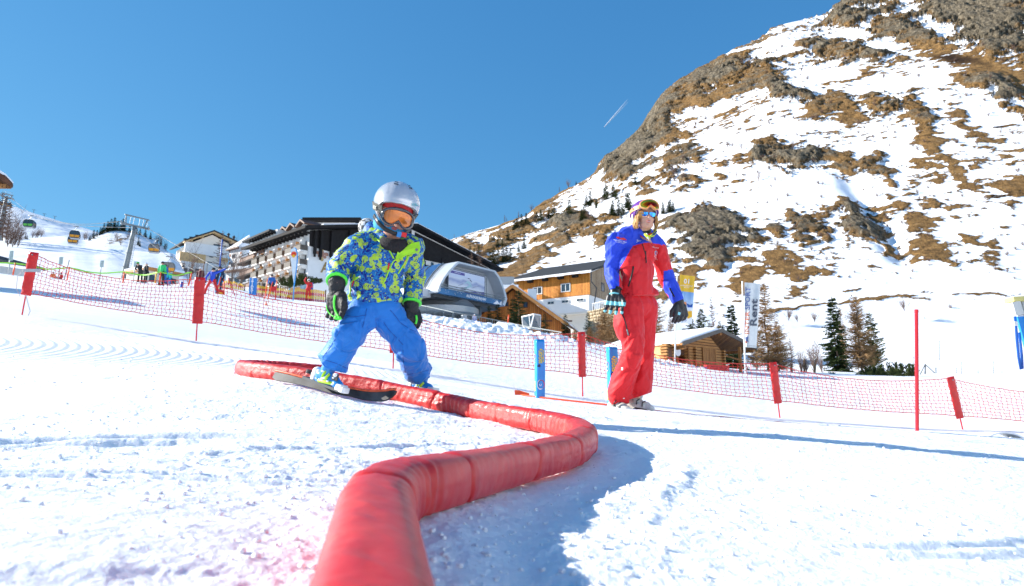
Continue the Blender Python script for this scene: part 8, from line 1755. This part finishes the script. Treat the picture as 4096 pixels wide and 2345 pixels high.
def striped_net():
 m=bpy.data.materials.new('yellow_red_net');m.use_nodes=True;t=m.node_tree;b=t.nodes['Principled BSDF'];b.inputs['Roughness'].default_value=.7
 u=N(t,'ShaderNodeAttribute',attribute_name='u');v=N(t,'ShaderNodeAttribute',attribute_name='v')
 t.links.new(ramp(t,v.outputs['Fac'],[(0,(.50,.03,.04)),(.28,(.72,.50,.03)),(.52,(.55,.05,.03)),(.76,(.78,.45,.02))],'CONSTANT'),b.inputs['Base Color'])
 def saw(src,f,w):a=N(t,'ShaderNodeMath',operation='MULTIPLY',i_1=f);t.links.new(src,a.inputs[0]);c=N(t,'ShaderNodeMath',operation='FRACT');t.links.new(a.outputs[0],c.inputs[0]);d_=N(t,'ShaderNodeMath',operation='LESS_THAN',i_1=w);t.links.new(c.outputs[0],d_.inputs[0]);return d_.outputs[0]
 mx=N(t,'ShaderNodeMath',operation='MAXIMUM');t.links.new(saw(u.outputs['Fac'],9.0,.5),mx.inputs[0]);t.links.new(saw(v.outputs['Fac'],18.0,.55),mx.inputs[1]);t.links.new(mx.outputs[0],b.inputs['Alpha']);return m
M_['dnet']=striped_net()
def debris_net(tops,bots,D,label,posts=()):
 o=thing('debris_net',label,'net fence',tuple(P(*bots[0],D)));n=40;tops_=[P(x,y,D) for x,y in tops];bots_=[P(x,y,D) for x,y in bots]
 def lerp_path(pp,f):q=f*(len(pp)-1);i=min(int(q),len(pp)-2);return pp[i].lerp(pp[i+1],q-i)
 vs=[];U_=[];V_=[];L=(tops_[-1]-tops_[0]).length
 for i in range(n+1):
  for j in range(5):
   f=i/n;g_=j/4;p=lerp_path(bots_,f).lerp(lerp_path(tops_,f),g_);vs.append(p+Vector((0,.12*math.sin(f*23+g_*2),.03*math.sin(f*31)*g_)));U_.append(f*L);V_.append(g_*.999)
 me=newmesh('net',vs,[(i*5+j,(i+1)*5+j,(i+1)*5+j+1,i*5+j+1) for i in range(n) for j in range(4)],M_['dnet']);add_attr(me,'u',U_);add_attr(me,'v',V_);place_mesh('net',me,o)
 for (x0,y0,x1,y1) in posts:mb=MB();mb.tube([P(x0,y0+6,D-.05),P(x1,y1,D-.05)],.04,6);mb.build('post',M_['wood_d'],o,smooth=True)
debris_net([(868,1142),(900,1122),(940,1128),(978,1140)],[(868,1158),(900,1160),(940,1166),(978,1174)],50,'yellow and orange net bulging behind the arm waving instructor',((978,1170,980,1135),))
debris_net([(1012,1140),(1080,1148),(1145,1158),(1222,1156),(1302,1164)],[(1010,1182),(1080,1188),(1140,1200),(1222,1206),(1302,1216)],46,'long red and yellow striped net behind the START pillar',((1048,1186,1050,1130),(1120,1194,1122,1144),(1301,1216,1303,1160)))
b=P(885,1148,51);mb=MB();mb.slab([P(873,1124,51),P(893,1124,51),P(893,1146,51),P(873,1148,51)],(0,.3,0));tag(mb.build('blue_mat',M_['bluef'],None,origin=tuple(b)),'blue padded mat behind the arm waving instructor','mat')
def railing(pts,h,label,sp=.35,m='metal_d'):
 o=thing('railing',label,'railing',tuple(P(*pts[0])));q=[P(*a) for a in pts];mb=MB();up=Vector((0,0,h))
 for a,b in zip(q,q[1:]):mb.bar(a,b,.07,.07);mb.bar(a-up*.88,b-up*.88,.05,.05)
 mb.build('rails',M_[m],o);k_=0
 for a,b in zip(q,q[1:]):
  n=int((b-a).length/sp);mb=MB()
  for k in range(n):
   p=a.lerp(b,k/n);r_=.018 if k%6 else .045;mb.bar(p,p-up*(.88 if k%6 else 1.15),r_*2,r_*2,Vector((0,1,0)))
  mb.build('bars',M_[m],o)
railing([(1676,1220,72),(1740,1233,70),(1816,1250,68),(1918,1268,67),(2031,1290,66),(2085,1302,64),(2247,1330,60)],1.15,'grey steel railing along the snow bank below the lift station',.22,'steel')
railing([(1000,1128,60),(1060,1132,58),(1150,1148,56)],1.3,'dark picket railing behind the striped net',.3)
b=P(1172,1200,44);o=thing('beach_flag','white feather flag with orange round logo standing before the hotel','flag',tuple(b));fl=[(1163,1000),(1168,994),(1177,992),(1186,1000),(1189,1020),(1188,1060),(1182,1110),(1177,1146),(1171,1110),(1165,1060),(1162,1025)]
mb=MB();mb.slab([P(x,y,44) for x,y in fl],(0,.03,0));mb.build('sail',mat('pale_blue_white_cloth',(.66,.74,.78),.6),o);mb=MB();mb.tube([P(1172,1204,44),P(1176,1146,44),P(1188,1060,44),P(1190,1020,44),P(1186,998,44),P(1177,991,44)],.035,6);mb.build('pole',M_['bluef'],o,smooth=True)
mb=MB();c=P(1175,1017,43.95);mb.lathe(c,[(.17,0),(.17,.01)],20,Vector((0,-1,0)));mb.build('logo',M_['orange'],o);mb=MB();mb.box(c+Vector((0,-.03,.02)),(.2,.01,.06));mb.build('logo',M_['redp'],o);mb=MB();mb.lathe(c+Vector((0,-.02,-.13)),[(.10,0),(.10,.01)],16,Vector((0,-1,0)));mb.build('logo',M_['yellow'],o)
b=P(1147,1205,47);o=thing('advertising_wall','low pale blue printed advertising wall with portrait behind the striped net','sign wall',tuple(b));mb=MB();mb.slab([P(1146,1206,47),P(1236,1210,48),P(1242,1134,48),P(1154,1154,47)],(0,.15,0));mb.build('board',mat('pale_blue_print',(.35,.60,.72),.5,var=.5,vscale=1.2),o);mb=MB();mb.slab([P(1236,1210,47.9),P(1249,1208,47.9),P(1251,1130,47.9),P(1242,1134,47.9)],(0,.15,0));mb.build('end_panel',M_['blued'],o)
mb=MB();mb.slab([P(1161,1153,46.95),P(1200,1146,46.95),P(1200,1155,46.95),P(1161,1162,46.95)],(0,.03,0));mb.build('print',M_['wood_l'],o);mb=MB();mb.lathe(P(1153,1187,46.9),[(.11,0),(.11,.02)],14,Vector((0,-1,0)));mb.slab([P(1141,1203,46.9),P(1165,1203,46.9),P(1160,1190,46.9),P(1146,1190,46.9)],(0,.02,0));mb.build('print',M_['redp'],o)
b=P(1300,1180,62);mb=MB();mb.slab([P(1248,1170,62),P(1420,1165,64),P(1420,1108,64),P(1250,1138,62)],(0,2,0));tag(mb.build('terrace_parapet',M_['white'],None,origin=tuple(b)),'long white terrace parapet under the gold hotel letters','wall')
def banner(top,base,D,cloth,label,print_fn):
 t=P(*top,D);b=P(*base,D);o=thing('banner_flag',label,'banner',tuple(b));mb=MB();mb.tube([b-Vector((0,0,.6)),b.lerp(t,.5),t],[.055,.048,.04],12);mb.ell(t,(.05,.05,.05));mb.build('pole',M_['frame_w'],o,smooth=True)
 (x0,y0),(x1,y1),(x2,y2),(x3,y3)=cloth;n,k=10,30;vs=[];V_=[]
 for j in range(k+1):
  for i in range(n+1):
   f,g_=i/n,j/k;x=(x0+(x1-x0)*f)*(1-g_)+(x3+(x2-x3)*f)*g_;y=(y0+(y1-y0)*f)*(1-g_)+(y3+(y2-y3)*f)*g_
   vs.append(P(x,y,D+.12*math.sin(f*5+g_*3)*g_+.05*math.sin(f*11+1)+.1*f));V_.append(g_)
 fs=[(j*(n+1)+i,j*(n+1)+i+1,(j+1)*(n+1)+i+1,(j+1)*(n+1)+i) for j in range(k) for i in range(n)]
 return o,vs,fs,V_
o,vs,fs,V_=banner((2709,1096),(2697,1460),44,[(2720,1099),(2780,1106),(2768,1297),(2714,1290)],'yellow, blue and white printed banner on white pole right of the instructor',None)
m=bpy.data.materials.new('yellow_blue_banner');m.use_nodes=True;t_=m.node_tree;a_=N(t_,'ShaderNodeAttribute',attribute_name='v');t_.links.new(ramp(t_,a_.outputs['Fac'],[(0,(.80,.46,.02)),(.338,(.80,.46,.02)),(.345,(.16,.34,.62)),(.62,(.42,.56,.74)),(.70,(.74,.76,.80)),(.94,(.78,.78,.80)),(1,(.8,.8,.8))]),t_.nodes['Principled BSDF'].inputs['Base Color'])
me=newmesh('cloth',vs,fs,m);add_attr(me,'v',V_);cl=place_mesh('cloth',me,o);SB=Surf(cl)
print_on(SB,'01',2748,1127,26,4,M_['whi'],cl,43.8,.05,bold=.3);print_on(SB,'ZWERGERLWELT',2747,1144,6.5,4,M_['whi'],cl,43.8,.05);print_on(SB,'OBERGURGL',2747,1150,4,4,M_['whi'],cl,43.8,.05)
patch_on(SB,[(2748,1246),(2768,1244),(2769,1268),(2752,1276),(2746,1262)],M_['yellow'],cl,'print',.05);patch_on(SB,[(2746,1213),(2764,1224),(2771,1216),(2770,1230),(2752,1230)],M_['blued'],cl,'print',.05);patch_on(SB,[(2735,1206),(2746,1209),(2746,1222),(2737,1224)],mat('orange_print',(.7,.25,.08),.5),cl,'print',.05);print_on(SB,'gurgl',2738,1282,9,5,M_['blued'],cl,43.8,.05)
o,vs,fs,V_=banner((2969,1128),(2981,1492),40,[(2978,1130),(3042,1135),(3026,1392),(2980,1389)],'white rental banner with vertical orange and blue letters on white pole',None)
cl=place_mesh('cloth',newmesh('cloth',vs,fs,mat('off_white_cloth',(.62,.64,.64),.7)),o);SB=Surf(cl)
M_['orl']=mat('orange_red_letters',(.62,.14,.05),.6);M_['bll']=mat('slate_blue_letters',(.12,.17,.36),.6);M_['ank']=mat('anthracite_letters',(.08,.09,.12),.6)
print_on(SB,'INTER',2990,1292,27,-89,M_['orl'],cl,39.8,.05,xs=1.25);print_on(SB,'SPORT',2992,1194,28,-88,M_['bll'],cl,39.8,.05,bold=.7,xs=1.08);print_on(SB,'Rent',3017,1252,38,-88,M_['ank'],cl,39.8,.05,bold=.9,xs=1.5)
patch_on(SB,[(2981,1350),(2995,1345),(2990,1362),(2996,1368),(2984,1366)],M_['bll'],cl,'logo',.05);patch_on(SB,[(2981,1364),(2990,1368),(2983,1376)],M_['orl'],cl,'logo',.05);print_on(SB,'intersportrent.at',3003,1384,6.5,2,M_['ank'],cl,39.8,.05)
b=P(2125,1318,68);o=thing('glass_shelter','small steel framed glass shelter before the chalet','shelter',tuple(b));C8=[P(2092,1308,68),P(2122,1314,66),P(2160,1320,67.5)];T8=[P(2088,1268,68),P(2136,1257,66),P(2162,1262,67.5)]
mb=MB();
for a,c in zip(C8,T8):mb.bar(a,c,.10,.10)
mb.bar(T8[0],T8[1],.12,.12);mb.bar(T8[1],T8[2],.12,.12);mb.bar(C8[0],C8[1],.08,.08);mb.bar(C8[1],C8[2],.08,.08);mb.bar(P(2104,1310,67.4),P(2104,1263,67.4),.07,.07);mb.bar(C8[1],P(2117,1262,66.6),.08,.08);mb.build('frame',M_['frame_w'],o);mb=MB();mb.slab([C8[0],C8[1],T8[1],T8[0]],(0,.03,0));mb.build('pane',M_['glass'],o);mb=MB();mb.slab([C8[1],C8[2],T8[2],T8[1]],(0,.03,0));mb.build('pane',M_['glass'],o)
stick((2031,1298),(2035,1260),60,.06,'orange','orange_post','weathered orange post on the railing below the chalet','post')
b=P(1857,1290,66);mb=MB();mb.box(b+Vector((0,0,.1)),(.55,.5,1.0));mb.lathe(b+Vector((0,0,.6)),[(.3,0),(.3,.08),(.1,.12)],12);tag(mb.build('litter_bin',M_['metal'],None,origin=tuple(b)),'grey litter bin behind the railing below the lift station','bin')
gV='thin steel fence posts in the valley'
for (px,y0,y1,D,l) in ((3846,1490,1448,70,'tall thin fence post in the valley, left of two'),(3974,1487,1446,70,'tall thin fence post in the valley, right of two'),(3825,1490,1471,72,'short thin fence stake in the valley beside a tall one'),(3912,1488,1473,72,'short thin fence stake between two tall posts'),(4008,1486,1476,72,'shortest thin fence stake right of the tall posts'),(3655,1476,1428,80,'thin orange stake left of the red slalom pole'),(3757,1392,1362,130,'tiny stake far out on the snowfield'),(3697,1288,1268,200,'tiny stake at the foot of the mountain')):stick((px,y0),(px,y1),D,.04*D/70,'metal','fence_post',l,'post',gV)
b=P(3701,1497,68);mb=MB();mb.bar(b,P(3701,1457,68),.08,.08);mb.bar(P(3680,1500,68),P(3701,1458,68),.06,.06);mb.bar(P(3740,1493,68),P(3701,1458,68),.06,.06);mb.bar(P(3744,1494,68),P(3744,1470,68),.06,.06);tag(mb.build('fence_brace',M_['metal_d'],None,origin=tuple(b)),'triangular wire fence brace right of the red slalom pole','fence brace')
for (px,y0,y1,l) in ((3258,1490,1455,'weathered wooden post right of the larch group'),(3218,1472,1438,'weathered wooden post behind the larch group'),(3166,1480,1455,'weathered wooden post among the twiggy bushes')):stick((px,y0),(px,y1),66,.11,'bark','wooden_post',l,'post')
b=P(4130,1790,7.0);o=thing('sign_stand','white box stand with yellow cap and blue banner at the right edge','sign stand',(b.x,b.y,gsurf(b.x,b.y)))
mb=MB();mb.tube([Vector((b.x+.05,b.y,gsurf(b.x,b.y)-.1)),P(4118,1190,7.0)],.03,12);mb.build('post',M_['steel'],o,smooth=True)
mb=MB();mb.slab([P(4050,1210,7.0),P(4082,1203,7.0),P(4098,1256,7.0),P(4066,1263,7.0)],(.02,.12,0));mb.slab([P(4088,1203,7.02),P(4170,1203,7.02),P(4170,1262,7.02),P(4100,1260,7.02)],(.0,.12,0));mb.build('white_box',mat('grey_white_box',(.60,.60,.57),.6),o);mb=MB();mb.slab([P(4055,1187,7.0),P(4170,1180,7.0),P(4170,1203,7.0),P(4057,1206,7.0)],(0,.14,0));mb.build('yellow_cap',mat('cream_yellow_cap',(.68,.58,.20),.5),o)
mb=MB();mb.slab([P(4070,1267,7.02),P(4170,1262,7.02),P(4170,1500,7.02),P(4112,1420,7.02)],(0,.03,0));mb.build('banner',mat('sky_blue_banner',(.02,.25,.68),.5),o)
mb=MB();mb.tube([P(4060,1266,6.95),P(4064,1300,6.95),P(4068,1360,6.94),P(4075,1430,6.94),P(4084,1478,6.94),P(4090,1474,6.94),P(4087,1420,6.94),P(4077,1330,6.95)],.012,6,sq=(1,.3));mb.build('strap',M_['blued'],o,smooth=True);mb=MB();mb.box(P(4063,1295,6.92),(.035,.015,.045));mb.build('buckle',M_['frame_w'],o)
mb=MB();a,c=P(2417,509,7000),P(2512,402,7600);n=14
mb.tube([a.lerp(c,k/n) for k in range(n+1)],[3+12*(k/n)**.8 for k in range(n+1)],8,caps=False);cm=bpy.data.materials.new('contrail_vapour');cm.use_nodes=True;t_=cm.node_tree;b_=t_.nodes['Principled BSDF'];b_.inputs['Base Color'].default_value=(.9,.9,.92,1);tc=N(t_,'ShaderNodeTexCoord');sp_=N(t_,'ShaderNodeSeparateXYZ');t_.links.new(tc.outputs['Generated'],sp_.inputs[0]);t_.links.new(ramp(t_,sp_.outputs[0],[(0,(.95,.95,.95)),(.45,(.4,.4,.4)),(1,(.03,.03,.03))]),b_.inputs['Alpha'])
tag(mb.build('contrail',cm,None,smooth=True),'short white aircraft contrail fading to the upper right in the blue sky','contrail')
# -- distant people
def figure(px,py,D,h,label,jacket,trousers,hat,pose='stand',rz=0.0,helmet=True,hair=None,group='people on the slope behind the net'):
 b=P(px,py,D);o=thing('person',label,'person',(b.x,b.y,gsurf(b.x,b.y) if pose!='lean' else b.z),rz,None);s=h/1.75;V=lambda x,y,z:Vector((x*s,y*s,z*s))
 hipz=.92;lean=Vector((0,0,0));ft=[V(-.13,0,.08),V(.13,.02,.08)];kn=[V(-.12,-.04,.50),V(.12,-.03,.5)];hp=[V(-.1,0,hipz),V(.1,0,hipz)];sh_=[V(-.2,0,1.42),V(.2,0,1.42)];el=[V(-.27,.02,1.14),V(.27,.02,1.14)];wr=[V(-.25,-.10,.90),V(.25,-.1,.90)];hd=V(0,-.01,1.62)
 if pose=='wave':ft=[V(-.42,0,.06),V(.40,-.1,.16)];kn=[V(-.3,-.05,.46),V(.30,-.08,.5)];el=[V(-.38,-.05,1.12),V(.45,-.05,1.52)];wr=[V(-.35,-.15,.86),V(.78,-.08,1.68)];hd=V(.04,-.08,1.60)
 if pose=='up':el=[V(-.34,-.02,1.60),V(.26,.02,1.14)];wr=[V(-.22,-.02,1.86),V(.12,-.22,1.2)]
 if pose=='bend':sh_=[V(-.30,-.2,1.30),V(.08,-.2,1.32)];el=[V(-.33,-.28,1.05),V(.10,-.28,1.05)];wr=[V(-.15,-.36,.92),V(.02,-.36,.95)];hd=V(-.18,-.28,1.50)
 if pose=='sit':hp=[V(-.1,.1,.22),V(.1,.1,.22)];kn=[V(-.14,-.3,.42),V(.14,-.32,.4)];ft=[V(-.14,-.62,.12),V(.14,-.64,.1)];sh_=[V(-.19,.16,.72),V(.19,.16,.72)];el=[V(-.28,.2,.46),V(.28,.2,.46)];wr=[V(-.3,.05,.3),V(.3,.05,.3)];hd=V(0,.12,.94)
 M=WM[o.name];T=lambda v:M@v;vs=.022*s
 pc=(hp[0]+hp[1])/2;sc=(sh_[0]+sh_[1])/2;nk_=sc+(hd-sc)*.35
 pr=[('e',T(hd),(.085*s,.10*s,.115*s)),('c',T(hd),T(nk_),.05*s,.06*s),('c',T(nk_),T(pc),.09*s,.10*s),('c',T(hd+V(0,-.1,-.01)),T(hd+V(0,-.11,-.02)),.018*s,.018*s)]
 for k in (0,1):pr+=[('c',T(sh_[k]),T(el[k]),.04*s,.035*s),('c',T(el[k]),T(wr[k]),.035*s,.03*s),('c',T(sc),T(sh_[k]),.05*s,.04*s),('c',T(pc),T(hp[k]),.08*s,.07*s),('c',T(hp[k]),T(kn[k]),.065*s,.05*s),('c',T(kn[k]),T(ft[k]),.045*s,.04*s)]
 fuse('body',pr,vs,M_['skin'],o,smooth=1)
 pr=[('c',T(sc+V(0,0,-.04)),T(pc+V(0,0,.04)),.15*s,.155*s),('c',T(sh_[0]),T(sh_[1]),.085*s,.085*s),('c',T(sc),T(nk_),.08*s,.07*s)]
 for k in (0,1):pr+=[('c',T(sh_[k]),T(el[k]),.075*s,.065*s),('c',T(el[k]),T(wr[k]),.063*s,.05*s)]
 fuse('jacket',pr,vs,jacket,o,smooth=2,folds=[(T(sc),T(pc),.012,8,3)])
 pr=[('c',T(hp[0]),T(hp[1]),.13*s,.13*s)]
 for k in (0,1):pr+=[('c',T(hp[k]),T(kn[k]),.10*s,.085*s),('c',T(kn[k]),T(ft[k]+V(0,0,.04)),.08*s,.085*s)]
 fuse('trousers',pr,vs,trousers,o,smooth=2)
 fuse('boots',[('c',T(ft[k]+V(0,.06,-.02)),T(ft[k]+V(0,-.14,-.03)),.07*s,.06*s) for k in (0,1)],vs,M_['black'],o,smooth=1);fuse('gloves',[('c',T(wr[k]),T(wr[k]+(wr[k]-el[k]).normalized()*.13*s),.05*s,.045*s) for k in (0,1)],vs,M_['black'],o,smooth=1)
 mb=MB();mb.ell(T(hd+V(0,.01,.03)),(.118*s,.135*s,.125*s),None,16,10,zmin=-.35);mb.build('helmet' if helmet else 'hat',hat,o,smooth=True)
 if helmet:mb=MB();mb.rbox(T(hd+V(0,-.11,.0)),(.16*s,.03*s,.07*s),.02*s,Matrix.Rotation(rz,3,'Z'));mb.build('goggles',M_['black'],o)
 return o
mk=lambda n,c:mat(n,c,.65,var=.1)
cB=mk('black_ski_cloth',(.02,.02,.024));cG=mk('bright_green_cloth',(.03,.55,.16));cR=mk('red_cloth',(.60,.02,.02));cBl=mk('royal_blue_cloth',(.02,.07,.5));cT=mk('teal_cloth',(.03,.50,.48));cN=mk('dark_navy_cloth',(.015,.03,.07));cOr=mk('orange_cloth',(.7,.18,.05));cW=mk('white_helmet',(.72,.72,.74));cGh=mk('green_helmet',(.05,.55,.06));cRh=mk('coral_helmet',(.7,.12,.10));cJ=mk('deep_blue_cloth',(.02,.12,.42))
figure(558,1138,51,1.62,'skier in black with bright green helmet, bending forward by the tape',cB,cB,cGh,'bend',.2)
figure(578,1137,51.6,1.62,'skier in black with white helmet standing behind the green helmeted one',cB,cB,cW,'stand',2.6)
figure(643,1136,48,1.72,'skier in bright green jacket and black trousers seen from behind',cG,cB,cB,'stand',3.0,False)
figure(656,1134,50.5,1.45,'skier in dark blue partly hidden by the green jacket',cJ,cJ,cB,'stand',2.8)
figure(675,1133,48,1.08,'small child in teal jacket with coral helmet beside the green jacket',cT,cJ,cRh,'stand',1.0)
figure(213,1094,62,1.3,'person in orange sitting on the snow behind the leftmost net',cOr,cOr,cW,'sit',.6);figure(240,1098,61,1.2,'person in dark clothes sitting on the snow right of the orange one',cR,cB,cB,'sit',-.4)
figure(846,1168,40,1.62,'distant instructor in blue and red with legs apart and one arm raised',cBl,cR,cB,'wave',.1)
figure(873,1160,44,1.7,'person in dark padded coat behind the arm waving instructor',cN,cN,cB,'stand',.4)
figure(797,1150,46,1.5,'skier in dark maroon with white helmet left of the arm waving instructor',mk('maroon_cloth',(.10,.015,.02)),cB,cW,'stand',0)
figure(1231,1208,46,1.5,'skier in red jacket with white helmet raising a hand before the advertising wall',cR,cR,cW,'up',.5)
figure(1083,1185,50,1.45,'skier in blue behind the small red start flag',cJ,cB,cB,'stand',.3)
figure(1898,1300,66,1.2,'small figure in pale lilac by the railing below the lift station',mk('lilac_cloth',(.45,.45,.6)),cJ,cW,'stand',.3)
